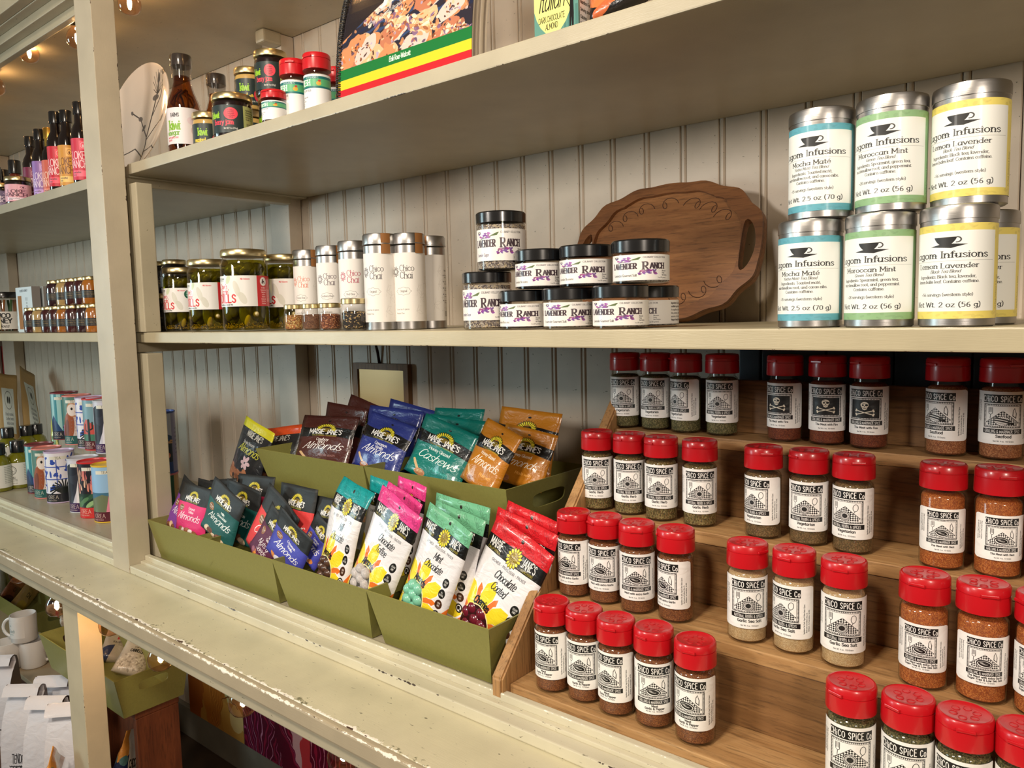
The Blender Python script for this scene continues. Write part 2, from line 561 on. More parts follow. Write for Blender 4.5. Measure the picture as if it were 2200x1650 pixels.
class Pic:
    """a canvas in sRGB 0..255, y down"""
    def __init__(s, w, h, bg=(255, 255, 255)):
        s.w, s.h = w, h
        s.a = np.empty((h, w, 3), np.float32)
        s.a[:] = bg
    def _put(s, x0, y0, cov, col):
        h, w = cov.shape
        X0, Y0, X1, Y1 = max(0, x0), max(0, y0), min(s.w, x0 + w), min(s.h, y0 + h)
        if X1 <= X0 or Y1 <= Y0: return
        c = cov[Y0 - y0:Y1 - y0, X0 - x0:X1 - x0, None]
        r = s.a[Y0:Y1, X0:X1]
        r += (np.array(col, np.float32) - r) * c
    def rect(s, x0, y0, x1, y1, col):
        s.a[max(0, int(round(y0))):max(0, int(round(y1))), max(0, int(round(x0))):max(0, int(round(x1)))] = col
    def poly(s, pts, col, fn=None, al=1.0):
        P = np.array(pts, float)
        x0, y0 = np.floor(P.min(0)).astype(int)
        x1, y1 = np.ceil(P.max(0)).astype(int) + 1
        x0, y0, x1, y1 = max(x0, 0), max(y0, 0), min(x1, s.w), min(y1, s.h)
        if x1 <= x0 or y1 <= y0: return
        S = 2
        xs = x0 + (np.arange((x1 - x0) * S) + 0.5) / S
        ys = y0 + (np.arange((y1 - y0) * S) + 0.5) / S
        XX, YY = np.meshgrid(xs, ys)
        ins = np.zeros(XX.shape, bool)
        Q = np.roll(P, -1, 0)
        for (ax, ay), (bx, by) in zip(P, Q):
            if ay == by: continue
            c = (ay > YY) != (by > YY)
            ins ^= c & (XX < (bx - ax) * (YY - ay) / (by - ay) + ax)
        if fn is not None: ins &= fn(XX, YY)
        cov = ins.reshape(y1 - y0, S, x1 - x0, S).mean((1, 3)).astype(np.float32) * al
        s._put(x0, y0, cov, col)
    def ell(s, cx, cy, rx, ry, col, al=1.0, rot=0.0, n=26):
        t = np.linspace(0, 2 * PI, n, endpoint=False)
        x, y = rx * np.cos(t), ry * np.sin(t)
        c, q = math.cos(rot), math.sin(rot)
        s.poly(np.stack([cx + x * c - y * q, cy + x * q + y * c], 1), col, None, al)
    def segs(s, A, B, rx, ry, col):
        """strokes from A to B with an elliptical nib"""
        lo = np.floor(np.minimum(A, B).min(0) - (rx + 1, ry + 1)).astype(int)
        hi = np.ceil(np.maximum(A, B).max(0) + (rx + 1, ry + 1)).astype(int) + 1
        lo = np.maximum(lo, 0); hi = np.minimum(hi, (s.w, s.h))
        if hi[0] <= lo[0] or hi[1] <= lo[1]: return
        XX, YY = np.meshgrid((np.arange(lo[0], hi[0]) + 0.5) / rx, (np.arange(lo[1], hi[1]) + 0.5) / ry)
        best = np.full(XX.shape, 1e9, np.float32)
        for (ax, ay), (bx, by) in zip(A / (rx, ry), B / (rx, ry)):
            dx, dy = bx - ax, by - ay
            L = dx * dx + dy * dy + 1e-9
            t = np.clip(((XX - ax) * dx + (YY - ay) * dy) / L, 0, 1)
            d = (XX - ax - t * dx) ** 2 + (YY - ay - t * dy) ** 2
            np.minimum(best, d, best)
        cov = np.clip((1 - np.sqrt(best)) * min(rx, ry) + 0.5, 0, 1) * min(1.0, 2 * max(rx, ry))
        s._put(lo[0], lo[1], cov.astype(np.float32), col)
    def line(s, pts, wd, col):
        P = np.array(pts, float)
        s.segs(P[:-1], P[1:], wd / 2, wd / 2, col)
    def text(s, t, x, y, size, col, nib=(0.11, 0.11), xs=1.0, sl=0.0, serif=False, al='l', sp=0.0, rot=0.0, jit=0.0, arc=0.0):
        """baseline at y; size = capital height in px"""
        k = size / 10.0
        adv = sum((_G[c][0] if c in _G else 3.4) * xs + sp for c in t) * k
        if al == 'c': ox = -adv / 2
        elif al == 'r': ox = -adv
        else: ox = 0.0
        rx, ry = max(0.35, nib[0] * size / 2), max(0.35, nib[1] * size / 2)
        ca, sa = math.cos(rot), math.sin(rot)
        rj = random.Random(t)
        u = ox
        for c in t:
            if c not in _G:
                u += (3.4 * xs + sp) * k
                continue
            wd, st = _G[c]
            A, B = [], []
            jy, js = (rj.uniform(-jit, jit), 1 + rj.uniform(-jit, jit) * 0.25) if jit else (0, 1)
            for q in st:
                P = np.stack([u + (q[:, 0] * xs + q[:, 1] * sl) * k, -(q[:, 1] * js + jy) * k], 1)
                A.append(P[:-1]); B.append(P[1:])
                if serif and len(q) == 2 and abs(q[0][0] - q[1][0]) < 1.2 and abs(q[0][1] - q[1][1]) > 3:
                    for e in (0, 1):
                        e0 = P[e] - (0.95 * k * xs, 0); e1 = P[e] + (0.95 * k * xs, 0)
                        A.append(e0[None]); B.append(e1[None])
            A, B = np.concatenate(A), np.concatenate(B)
            if arc:
                for M in (A, B): M[:, 1] += arc * ((M[:, 0]) / max(1.0, adv / 2)) ** 2
            if rot:
                A = np.stack([A[:, 0] * ca - A[:, 1] * sa, A[:, 0] * sa + A[:, 1] * ca], 1)
                B = np.stack([B[:, 0] * ca - B[:, 1] * sa, B[:, 0] * sa + B[:, 1] * ca], 1)
            s.segs(A + (x, y), B + (x, y), rx, ry, col)
            u += (wd * xs + sp) * k
    def para(s, x, y, wd, rows, size, col, rot=0.0, step=1.7):
        """fine print"""
        words = 'Ingredients: Salt, Garlic, Sugar & Other Herbs & Spices. Hand mixed and bottled in Chico, CA. No MSG. All natural. Use well before grilling meat and fish.'.split()
        i = 0
        for r in range(rows):
            t = ''
            while len(t) * size * 0.52 < wd - size * 2:
                t += words[i % len(words)] + ' '
                i += 1
            dx, dy = -math.sin(rot) * r * size * step, math.cos(rot) * r * size * step
            s.text(t[:max(3, int(wd / (size * 0.52)))], x + dx, y + dy, size, col, (0.12, 0.12), 0.85, rot=rot)
    def grain(s, amt, seed=1):
        g = np.random.default_rng(seed).normal(0, amt, (s.h, s.w, 1)).astype(np.float32)
        s.a += g
    def warp(s, y0, y1, amp, seed=3):
        """ripple a band of the canvas so drawn shapes lose their regular outlines"""
        g = np.random.default_rng(seed)
        YY, XX = np.mgrid[y0:y1, 0:s.w].astype(np.float32)
        dx, dy = np.zeros_like(XX), np.zeros_like(XX)
        for k in range(12):
            fx, fy, p1, p2 = g.uniform(-1, 1) * 0.02 * (1 + k), g.uniform(-1, 1) * 0.02 * (1 + k), g.uniform(0, 6.28), g.uniform(0, 6.28)
            dx += amp / (1 + k * 0.5) * np.sin(fx * XX + fy * YY + p1); dy += amp / (1 + k * 0.5) * np.sin(fy * XX - fx * YY + p2)
        xi = np.clip(XX + dx, 0, s.w - 1).astype(int); yi = np.clip(YY + dy, y0, y1 - 1).astype(int)
        s.a[y0:y1] = s.a[yi, xi]
    def image(s, name):
        im = bpy.data.images.new(name, s.w, s.h)
        px = np.ones((s.h, s.w, 4), np.float32)
        px[..., :3] = np.clip(s.a[::-1] / 255.0, 0, 1)
        im.pixels.foreach_set(px.ravel())
        im.update()
        return im
K = (18, 18, 18)
W_ = (245, 243, 240)
def sunflower(p, cx, cy, r, half=False, full_center=True):
    n = 15
    for i in range(n):
        a = -PI / 2 + (i - (n - 1) / 2) * ((PI * 1.05 / (n - 1)) if half else (2 * PI / n))
        tip = (cx + math.cos(a) * r, cy + math.sin(a) * r)
        b = 0.13 if half else 0.2
        q = [(cx + math.cos(a - b) * r * 0.5, cy + math.sin(a - b) * r * 0.5), (cx + math.cos(a - b * 1.0) * r * 0.8, cy + math.sin(a - b * 1.0) * r * 0.8), tip, (cx + math.cos(a + b) * r * 0.8, cy + math.sin(a + b) * r * 0.8), (cx + math.cos(a + b) * r * 0.5, cy + math.sin(a + b) * r * 0.5)]
        p.poly(q, (238, 222, 60))
        p.line(q, max(0.8, r * 0.05), (40, 34, 8))
    if not half:
        p.ell(cx, cy, r * 0.55, r * 0.55, (150, 128, 40))
        rr = random.Random(3)
        for _ in range(26):
            a, d = rr.uniform(0, 6.28), rr.uniform(0, r * 0.48)
            p.ell(cx + math.cos(a) * d, cy + math.sin(a) * d, r * 0.05, r * 0.05, (205, 190, 90) if rr.random() < 0.5 else (90, 72, 20), n=8)
    else:
        p.ell(cx, cy, r * 0.5, r * 0.3, (120, 100, 30))
HAND = dict(nib=(0.12, 0.15), xs=0.62, jit=0.5, sp=0.5)

def spice_label(art, lines, wt='Net Wt. 4 oz.  113 Grams', small=False):
    p = Pic(400, 340, W_)
    x0, x1 = 88, 308
    p.rect(x0, 20, x1, 74, K)
    p.text('CHiCO SPiCE Co', (x0 + x1) / 2, 66, 37, W_, (0.125, 0.125), 0.54, jit=0.25, sp=1.15, al='c')
    fx0, fx1, fy0, fy1 = 92, 300, 80, 234
    p.rect(fx0, fy0, fx1, fy1, K)
    p.rect(fx0 + 2, fy0 + 2, fx1 - 2, fy1 - 2, W_)
    def teeth(xa, ya, xb, yb, n, ux, uy):
        for i in range(n):
            t0, t1, tm = i / n, (i + 1) / n, (i + 0.5) / n
            p.poly([(xa + (xb - xa) * t0, ya + (yb - ya) * t0), (xa + (xb - xa) * t1, ya + (yb - ya) * t1), (xa + (xb - xa) * tm + ux, ya + (yb - ya) * tm + uy)], K)
    teeth(fx0 + 3, fy0 + 3, fx1 - 3, fy0 + 3, 22, 0, 9)
    teeth(fx0 + 3, fy1 - 3, fx1 - 3, fy1 - 3, 22, 0, -9)
    teeth(fx0 + 3, fy0 + 8, fx0 + 3, fy1 - 8, 16, 9, 0)
    teeth(fx1 - 3, fy0 + 8, fx1 - 3, fy1 - 8, 16, -9, 0)
    ix0, ix1, iy0, iy1 = fx0 + 15, fx1 - 15, fy0 + 15, fy1 - 13
    p.rect(ix0 - 2, iy0 - 2, ix1 + 2, iy1 + 2, K)
    p.rect(ix0, iy0, ix1, iy1, W_ if art != 'skull' else (22, 22, 24))
    mx = (ix0 + ix1) / 2
    if art == 'skull':
        c = (236, 226, 206)
        p.ell(mx, iy0 + 34, 25, 22, c)
        p.poly([(mx - 22, iy0 + 40), (mx + 22, iy0 + 40), (mx + 12, iy0 + 66), (mx, iy0 + 71), (mx - 12, iy0 + 66)], c)
        p.line([(mx - 20, iy0 + 18), (mx + 26, iy0 + 34)], 2.4, (22, 22, 24))
        p.ell(mx - 10, iy0 + 36, 6, 6, (22, 22, 24)); p.ell(mx + 12, iy0 + 36, 9, 7, (22, 22, 24))
        p.poly([(mx, iy0 + 42), (mx + 5, iy0 + 50), (mx - 5, iy0 + 50)], (22, 22, 24))
        p.line([(mx - 12, iy0 + 55), (mx, iy0 + 60), (mx + 12, iy0 + 55)], 3, (22, 22, 24))
        for sx in (1, -1):
            p.line([(mx - 52 * sx, iy0 + 74), (mx + 52 * sx, iy0 + 104)], 6, c)
            for ex, ey in ((-52 * sx, 70), (-55 * sx, 79), (52 * sx, 108), (55 * sx, 99)):
                p.ell(mx + ex, iy0 + ey, 6, 6, c)
    else:
        ck = lambda X, Y: ((np.floor((X - mx + Y - iy0) / 13) + np.floor((X - mx - Y + iy0) / 13)).astype(int) % 2) == 0
        tri = [(mx, iy0 + 28), (ix1 - 2, iy1 - 22), (ix1 - 14, iy1 - 4), (ix0 + 14, iy1 - 4), (ix0 + 2, iy1 - 22)]
        p.poly(tri, K, ck)
        p.line(tri[:2], 2, K); p.line([tri[0], tri[4]], 2, K)
        # fork
        fx = ix0 + 26
        for d in (-10, -3.5, 3.5, 10): p.line([(fx + d, iy0 + 8), (fx + d, iy0 + 38)], 3.0, K)
        p.line([(fx - 11, iy0 + 38), (fx - 9, iy0 + 48), (fx, iy0 + 54), (fx + 9, iy0 + 48), (fx + 11, iy0 + 38)], 2.6, K)
        p.line([(fx, iy0 + 54), (fx - 2, iy0 + 78)], 3, K)
        gx = ix1 - 30
        if art == 'herb':
            p.ell(gx, iy0 + 34, 16, 25, K, rot=0.12); p.ell(gx, iy0 + 34, 13, 22, W_, rot=0.12)
            p.line([(gx - 4, iy0 + 60), (gx - 10, iy0 + 70)], 3, K)
            cx, cy = mx - 2, iy1 - 34
            p.ell(cx, cy, 35, 33, K); p.ell(cx, cy, 32, 30, W_); p.ell(cx, cy, 29, 27, K); p.ell(cx, cy, 26, 24, W_)
            for i in range(22):
                a = i * 2 * PI / 22
                p.line([(cx + math.cos(a) * 18, cy + math.sin(a) * 17), (cx + math.cos(a) * 26, cy + math.sin(a) * 24)], 2.2, K)
            p.ell(cx, cy, 16, 15, K)
            for i in range(5): p.line([(cx - 9 + 4 * i, cy - 8), (cx - 7 + 4 * i, cy + 8)], 1.0, (90, 90, 90))
        else:
            p.poly([(gx + 2, iy0 + 8), (gx + 14, iy0 + 44), (gx + 12, iy0 + 78), (gx - 10, iy0 + 60), (gx - 8, iy0 + 28)], K)
            p.poly([(gx + 2, iy0 + 14), (gx + 10, iy0 + 44), (gx + 8, iy0 + 70), (gx - 6, iy0 + 56), (gx - 5, iy0 + 30)], W_)
            cx, cy = mx - 2, iy1 - 32
            if art == 'fish':
                p.ell(cx, cy, 42, 32, K); p.ell(cx, cy, 39, 29, W_)
                for i in range(20):
                    a = i * 2 * PI / 20
                    p.line([(cx + math.cos(a) * 30, cy + math.sin(a) * 22), (cx + math.cos(a) * 38, cy + math.sin(a) * 28)], 2, K)
                for dy in (-8, 7):
                    p.ell(cx - 2, cy + dy, 48, 10, K, rot=0.2); p.ell(cx - 8, cy + dy + 2, 38, 5, (225, 222, 218), rot=0.2)
                p.poly([(cx + 40, cy + 10), (cx + 66, cy + 6), (cx + 60, cy + 18), (cx + 68, cy + 28), (cx + 44, cy + 20)], K)
            else:
                p.ell(cx, cy, 50, 31, W_, rot=0.12)
                p.ell(cx, cy, 47, 28, K, rot=0.12); p.ell(cx, cy + 2, 41, 22, W_, rot=0.12)
                p.ell(cx, cy, 36, 17, K, rot=0.15); p.ell(cx - 4, cy - 2, 24, 7, (170, 168, 165), rot=0.25); p.ell(cx + 4, cy - 3, 12, 3, K, rot=0.3)
                for i in range(16):
                    a = 0.25 + i * (PI - 0.5) / 15
                    p.line([(cx + math.cos(a) * 40, cy + math.sin(a) * 24), (cx + math.cos(a) * 48, cy + math.sin(a) * 30)], 2, K)
    p.rect(88, 240, 308, 272, K)
    p.text('NATURAL HERBS & SPICES' if art == 'herb' else 'GRILLING & MARINADE SPICE', 198, 266, 19, W_, (0.11, 0.12), 0.60, jit=0.5, sp=0.6, al='c')
    ys = {1: [297], 2: [290, 308], 3: [286, 298, 312]}[len(lines)]
    for t, yy in zip(lines, ys):
        p.text(t, 204, yy, 18 if len(lines) == 1 and len(lines[0]) < 17 else 14, K, (0.20, 0.19), 0.94, al='c', sp=0.9)
    p.text(wt, 204, 324, 9.5, (60, 60, 60), (0.12, 0.12), 0.8, al='c', sp=0.6)
    for i in range(3):
        p.text(('Ingredients: Salt, Garlic, Sugar & Other Herbs & Spices', 'Hand mixed and bottled in Chico, CA.', 'All Natural - No Preservatives - No MSG')[i], 334 + i * 16, 306 - i * 6, 8.6, (50, 50, 50), (0.13, 0.13), 0.72, rot=-PI / 2, sp=0.5)
        p.text(('Use well before grilling or marinating', 'Sprinkle on meats, poultry and fish', 'Shake well and store in a cool place')[i], 30 + i * 15, 60, 8.6, (50, 50, 50), (0.13, 0.13), 0.78, rot=PI / 2, sp=0.5)
    p.grain(2.0)
    return p.image('spice_label')
def lagom(border, name, kind, ing, serv, wt):
    p = Pic(560, 480, border)
    rr = random.Random(5)
    sh = tuple(int(c * 0.90) for c in border)
    for i in range(70):
        x, y = rr.uniform(0, 560), rr.choice([rr.uniform(0, 40), rr.uniform(440, 480)]) if rr.random() < 0.7 else rr.uniform(0, 480)
        p.ell(x, y, rr.uniform(7, 16), rr.uniform(4, 8), sh, 0.5, rr.uniform(0, 3))
    p.rect(66, 36, 436, 442, (238, 240, 236))
    cx = 252
    # cup
    p.poly([(cx - 52, 112), (cx - 6, 98), (cx + 74, 104), (cx + 20, 122)], (24, 24, 26))
    t = np.linspace(0, PI, 20)
    p.poly(np.stack([cx + 38 * np.cos(t), 66 + 44 * np.sin(t) * np.sqrt(np.sin(t) + 0.02)], 1), (20, 20, 22))
    a = np.linspace(-1.5, 1.7, 14)
    p.line(np.stack([cx + 38 + 13 * np.cos(a), 80 + 13 * np.sin(a)], 1), 5, (60, 60, 62))
    S = dict(nib=(0.125, 0.075), serif=True, al='c')
    p.text('Lagom Infusions', cx, 170, 33, (22, 22, 24), xs=0.98, sp=0.6, nib=(0.13, 0.075), serif=True, al='c')
    p.line([(80, 186), (424, 186)], 1.3, (150, 150, 150))
    p.text(name, cx, 222, 25, (26, 26, 28), xs=0.98, sp=0.5, **S)
    p.text(kind, cx, 246, 16, (50, 50, 50), xs=0.8, sl=0.22, nib=(0.10, 0.07), al='c')
    y = 272
    for l in ing:
        p.text(l, cx, y, 15.5, (45, 45, 45), xs=0.84, nib=(0.11, 0.075), serif=True, al='c')
        y += 25
    p.text(serv, cx, 364, 15.5, (45, 45, 45), xs=0.86, nib=(0.11, 0.075), serif=True, al='c')
    p.text(wt, cx, 420, 25, (26, 26, 28), xs=0.92, sp=0.6, **S)
    dk = tuple(int(c * 0.5) for c in border)
    p.text('For Peak Freshness & Aroma', 466, 432, 15, dk, (0.10, 0.06), 0.78, rot=-PI / 2, serif=True)
    p.text('Store in a cool, dark place', 488, 410, 13, dk, (0.10, 0.06), 0.78, rot=-PI / 2, serif=True)
    return p.image('tea_label')
def chai(tint, kind):
    p = Pic(520, 480, (233, 229, 224))
    rr = random.Random(hash(kind) % 97 if False else len(kind) * 7)
    lg = (208, 203, 198)
    for i in range(7):
        x, y = rr.uniform(250, 430), 120 + i * 48
        for s in (-1, 1):
            a = rr.uniform(0.3, 0.9) * s
            tip = (x + 60 * math.cos(a), y - 50 * math.sin(a))
            p.line([(x, y), ((x + tip[0]) / 2, (y + tip[1]) / 2 - 16), tip, ((x + tip[0]) / 2 + 4, (y + tip[1]) / 2 + 12), (x, y)], 1.6, lg)
        p.line([(x, y + 40), (x + 6, y), (x + 16, y - 46)], 1.6, lg)
    a = np.linspace(0, 2 * PI, 40)
    for k in (1, 0.6):
        p.line(np.stack([112 + (22 + 5 * np.cos(9 * a)) * k * np.cos(a), 132 + (30 + 7 * np.cos(9 * a)) * k * np.sin(a)], 1), 3.4, tint)
    p.text('Chico', 146, 128, 42, tint, (0.09, 0.05), 0.88, serif=True)
    p.text('Chai', 148, 180, 46, tint, (0.09, 0.05), 0.88, serif=True)
    p.line(np.stack([170 + 52 * np.cos(a) * (1 + 0.08 * np.cos(8 * a)), 268 + 26 * np.sin(a) * (1 + 0.1 * np.cos(8 * a))], 1), 1.8, (120, 116, 112))
    p.text(kind, 170, 274, 15, (70, 66, 64), (0.10, 0.05), 0.9, serif=True, al='c')
    p.text('Loose tea & spices', 110, 400, 12, (110, 106, 102), (0.1, 0.07), 0.85)
    p.text('Masala Chai', 110, 428, 12, (110, 106, 102), (0.1, 0.07), 0.85)
    p.text('How to Brew', 410, 120, 13, (70, 66, 64), (0.12, 0.09), 0.8)
    for i in range(5):
        p.ell(400, 150 + i * 46, 5, 5, (90, 86, 84))
        for j in range(2): p.text(('Boil two cups', 'of milk and add', 'a big spoon of', 'tea and simmer', 'strain and sip')[(i + j) % 5], 412, 154 + i * 46 + j * 15, 10, (110, 106, 102), (0.11, 0.09), 0.75)
    for i in range(17):
        p.rect(412 + i * 5, 410, 412 + i * 5 + (1, 2, 3)[i % 3], 450, (60, 60, 60))
    return p.image('chai_label')
def lavender(kind, kc):
    p = Pic(640, 220, (236, 232, 228))
    pu, gr = (128, 70, 140), (92, 112, 70)
    rr = random.Random(2)
    p.line([(66, 70), (140, 52), (196, 26)], 5, gr)
    p.poly([(150, 50), (206, 22), (190, 46)], gr)
    for i in range(16):
        p.ell(50 + rr.uniform(0, 90), 46 + rr.uniform(-24, 14), 13, 6, (rr.randint(105, 160), rr.randint(50, 95), rr.randint(120, 170)), 0.9, rr.uniform(-1, 1))
    p.text('CULINARY COLLECTION', 214, 32, 14, (70, 66, 70), (0.12, 0.1), 0.72, sp=0.8)
    dk = (66, 50, 58)
    p.text('LAVENDER', 22, 122, 46, dk, (0.20, 0.13), 0.60, serif=True, sp=0.2)
    p.text('R', 212, 128, 62, dk, (0.18, 0.12), 0.74, serif=True)
    p.text('ANCH', 254, 122, 48, dk, (0.20, 0.13), 0.64, serif=True, sp=0.2)
    for i in range(26):
        p.ell(240 + rr.uniform(-46, 50), 152 + rr.uniform(-16, 18), 11, 6, (rr.randint(95, 165), rr.randint(40, 90), rr.randint(110, 165)), 0.9, rr.uniform(-1.5, 1.5))
    for i, t in enumerate(('100% Blossom'[5:], 'No Petty'[3:], 'Net Grams')): p.text(t, 330, 146 + i * 18, 11, (80, 78, 80), (0.13, 0.12), 0.7)
    p.text(kind, 28, 188, 21, kc, (0.10, 0.09), 0.62)
    p.text('3 oz (85 grams)', 300, 204, 11, (90, 88, 88), (0.11, 0.1), 0.7)
    for i, t in enumerate(('Ingredients: Gourmet', 'certified organic culinary', 'A magnificent addition to', 'fish, potatoes, salads and', 'popcorn, or for roasting', 'Vegan Friendly & Gluten Free')):
        p.text(t, 446, 36 + i * 31, 16, (66, 62, 66), (0.17, 0.15) if i in (0, 1, 5) else (0.11, 0.1), 0.62)
    p.line([(40, 24), (58, 24)], 14, (40, 40, 40)); p.line([(43, 24), (55, 24)], 7, (230, 226, 220))
    return p.image('lavender_label')
def dills(green=False):
    p = Pic(640, 260, (232, 230, 226))
    red = (205, 44, 48)
    p.rect(430, 0, 640, 260, red)
    p.ell(250, 110, 26, 70, (206, 204, 190), 0.8, -0.3); p.ell(300, 190, 30, 56, (206, 204, 190), 0.8, -0.5); p.ell(170, 34, 22, 40, (190, 205, 160), 0.7, 0.5)
    p.text('SUTTER FARMS', 30, 36, 16, (60, 70, 62), (0.14, 0.12), 0.75)
    p.line([(30, 46), (120, 46)], 2, (80, 90, 82))
    p.text('Mild Habanero', 286, 36, 14, red, (0.13, 0.11), 0.8)
    p.text("Dave's", 110, 110, 40, red, (0.13, 0.09), 0.72, serif=True, al='c')
    p.text("Dazzlin'", 118, 158, 44, red, (0.12, 0.09), 0.66, al='c')
    p.text('DILLS', 40, 226, 66, red, (0.22, 0.17), 0.92, sp=1.2)
    p.text('Keep in chilling since the early 1980s', 40, 250, 12, (40, 40, 40), (0.16, 0.14), 0.78)
    if green:
        p.ell(400, 70, 46, 46, (22, 92, 66))
        for i in range(4): p.text(('No Additives', 'Preservatives', 'hand packed', 'with love')[i], 400, 50 + i * 17, 10, (230, 240, 235), (0.14, 0.12), 0.7, al='c')
    else:
        p.ell(500, 50, 38, 38, (240, 236, 232))
        p.rect(484, 44, 514, 56, (60, 24, 24)); p.ell(490, 60, 9, 9, (60, 24, 24)); p.ell(512, 62, 6, 6, (60, 24, 24)); p.rect(486, 30, 500, 46, (60, 24, 24))
    for i in range(8): p.text(('No Additives', 'No preservatives', 'Hand packed', 'with love', 'Made with', 'the best cukes', 'Full of Flavor', 'Very Vegan')[i], 500, 108 + i * 19, 11, (248, 225, 220), (0.14, 0.12), 0.72, al='c')
    for i in range(4): p.text('Nutrition Facts Serving Size', 560 + i * 18, 220, 10, (250, 225, 220), (0.15, 0.13), 0.75, rot=-PI / 2)
    return p.image('pickle_label')
def pouch_white(top, name1, name2, prod, candy, orange=(236, 120, 44)):
    p = Pic(340, 520, (236, 234, 238))
    rr = random.Random(4)
    lite = tuple(min(255, c + 24) for c in top); dk = tuple(int(c * 0.72) for c in top)
    p.rect(0, 0, 340, 70, top)
    for i in range(26):
        x, y, a = rr.uniform(0, 340), rr.uniform(4, 66), rr.uniform(0, 3)
        q = np.linspace(0, 2 * PI, 12)
        p.line(np.stack([x + 15 * np.cos(q) * math.cos(a) - 6 * np.sin(q) * math.sin(a), y + 15 * np.cos(q) * math.sin(a) + 6 * np.sin(q) * math.cos(a)], 1), 1.5, dk)
    p.ell(170, 30, 8, 8, (50, 44, 40))
    p.rect(0, 70, 340, 128, (20, 20, 20))
    p.text('MAISIE', 20, 108, 32, W_, **HAND)
    p.text("JANE'S", 214, 108, 32, W_, **HAND)
    p.text('CALIFORNIA', 18, 124, 10, (225, 205, 70), (0.14, 0.12), 0.95, sp=2.2)
    p.text('SUNSHINE', 222, 124, 10, (225, 205, 70), (0.14, 0.12), 0.95, sp=2.6)
    sunflower(p, 168, 100, 42)
    p.text('GROWER - PROCESSOR - PACKER', 170, 156, 10.5, (50, 50, 56), (0.13, 0.11), 0.95, al='c', sp=1.2)
    # petals fan
    cx, cy = 120, 404
    p.poly([(220, 520), (340, 360), (340, 520)], orange)
    p.poly([(240, 520), (340, 420), (340, 520)], (246, 222, 46))
    p.poly([(0, 520), (0, 330), (60, 400), (70, 520)], orange)
    p.poly([(0, 520), (0, 390), (44, 440), (50, 520)], (246, 222, 46))
    for i in range(9):
        a = -PI * 1.0 + i * PI / 7.6
        for col, g in (((250, 248, 250), 1.0), (orange if i % 2 else (246, 222, 46), 0.94)):
            L, b = 200 * g * (0.84 if i % 2 else 1.0), (0.18 if i % 2 else 0.36) * g
            P = [(cx + math.cos(a - b * q) * L * t, cy + math.sin(a - b * q) * L * t) for t, q in ((0.25, 0.6), (0.6, 1.0), (0.85, 0.6))] + [(cx + math.cos(a) * L, cy + math.sin(a) * L)] + [(cx + math.cos(a + b * q) * L * t, cy + math.sin(a + b * q) * L * t) for t, q in ((0.85, 0.6), (0.6, 1.0), (0.25, 0.6))]
            p.poly(P, col)
    SCR = dict(sl=0.34, nib=(0.12, 0.075), xs=0.74, al='c')
    p.text(name1, 178, 204, 34, (26, 26, 28), **SCR)
    p.text(name2, 168, 250, 34, (26, 26, 28), **SCR)
    # window
    p.ell(114, 424, 87, 92, (250, 236, 170)); p.ell(114, 426, 82, 88, tuple(int(c * 0.45) for c in candy))
    p.text(prod, 118, 332, 30, (18, 18, 18), (0.20, 0.18), 0.76, sl=0.12, al='c', arc=9)
    for i in range(4):
        c = (24, 24, 24) if i < 2 else ((70, 40, 26) if i == 2 else (30, 30, 30))
        p.ell(286, 262 + i * 50, 21, 21, c)
        if i < 3:
            p.text(('VEGAN', 'ALL', 'NON')[i], 286, 260 + i * 50, 8, W_, (0.15, 0.14), 0.85, al='c'); p.text(('DAIRY', 'NATURAL', 'GMO')[i], 286, 272 + i * 50, 8, W_, (0.15, 0.14), 0.7, al='c')
        else:
            p.ell(286, 412, 15, 15, W_); p.poly([(276, 404), (290, 401), (294, 410), (284, 422), (276, 416)], K); p.ell(295, 419, 4, 5, K)
    return p.image('pouch_print')
def pouch_dark(col, small, script, pic=(225, 190, 150), pic2=(120, 70, 40)):
    p = Pic(260, 360, col)
    p.rect(0, 0, 260, 132, (30, 32, 33))
    for i in range(26): p.rect(0, 6 + i * 5, 260, 7 + i * 5, (40, 43, 44))
    sunflower(p, 130, 84, 44, True)
    p.text("MAISIE JANE'S", 130, 114, 30, W_, (0.12, 0.16), 0.58, al='c', jit=0.5)
    p.text('CALIFORNIA SUNSHINE', 130, 127, 8.5, (205, 200, 80), (0.16, 0.14), 0.95, al='c', sp=0.8)
    p.ell(58, 176, 24, 24, (190, 130, 66)); p.ell(58, 176, 21, 21, (120, 74, 40))
    p.text('NON GMO', 58, 176, 9, W_, (0.15, 0.13), 0.8, al='c'); p.text('ALMONDS', 58, 188, 7, W_, (0.15, 0.13), 0.8, al='c')
    for i, t in enumerate(small): p.text(t, 150, 174 + i * 24, 17, W_, (0.15, 0.13), 0.82, al='c')
    y = 250
    for i, t in enumerate(script): p.text(t, 132, y + i * 44, 50 if len(script) == 1 else 40, W_, sl=0.4, nib=(0.09, 0.07), xs=0.82, al='c')
    rr = random.Random(len(small[0]))
    for i in range(5):
        p.ell(70 + i * 32, 330 + rr.uniform(-10, 14), 26, 19, pic if i % 2 else pic2, 1, rr.uniform(-1, 1))
        p.ell(66 + i * 32, 326 + rr.uniform(-10, 14), 16, 8, tuple(min(255, c + 30) for c in (pic if i % 2 else pic2)), 0.7, rr.uniform(-1, 1))
    return p.image('pouch_print')
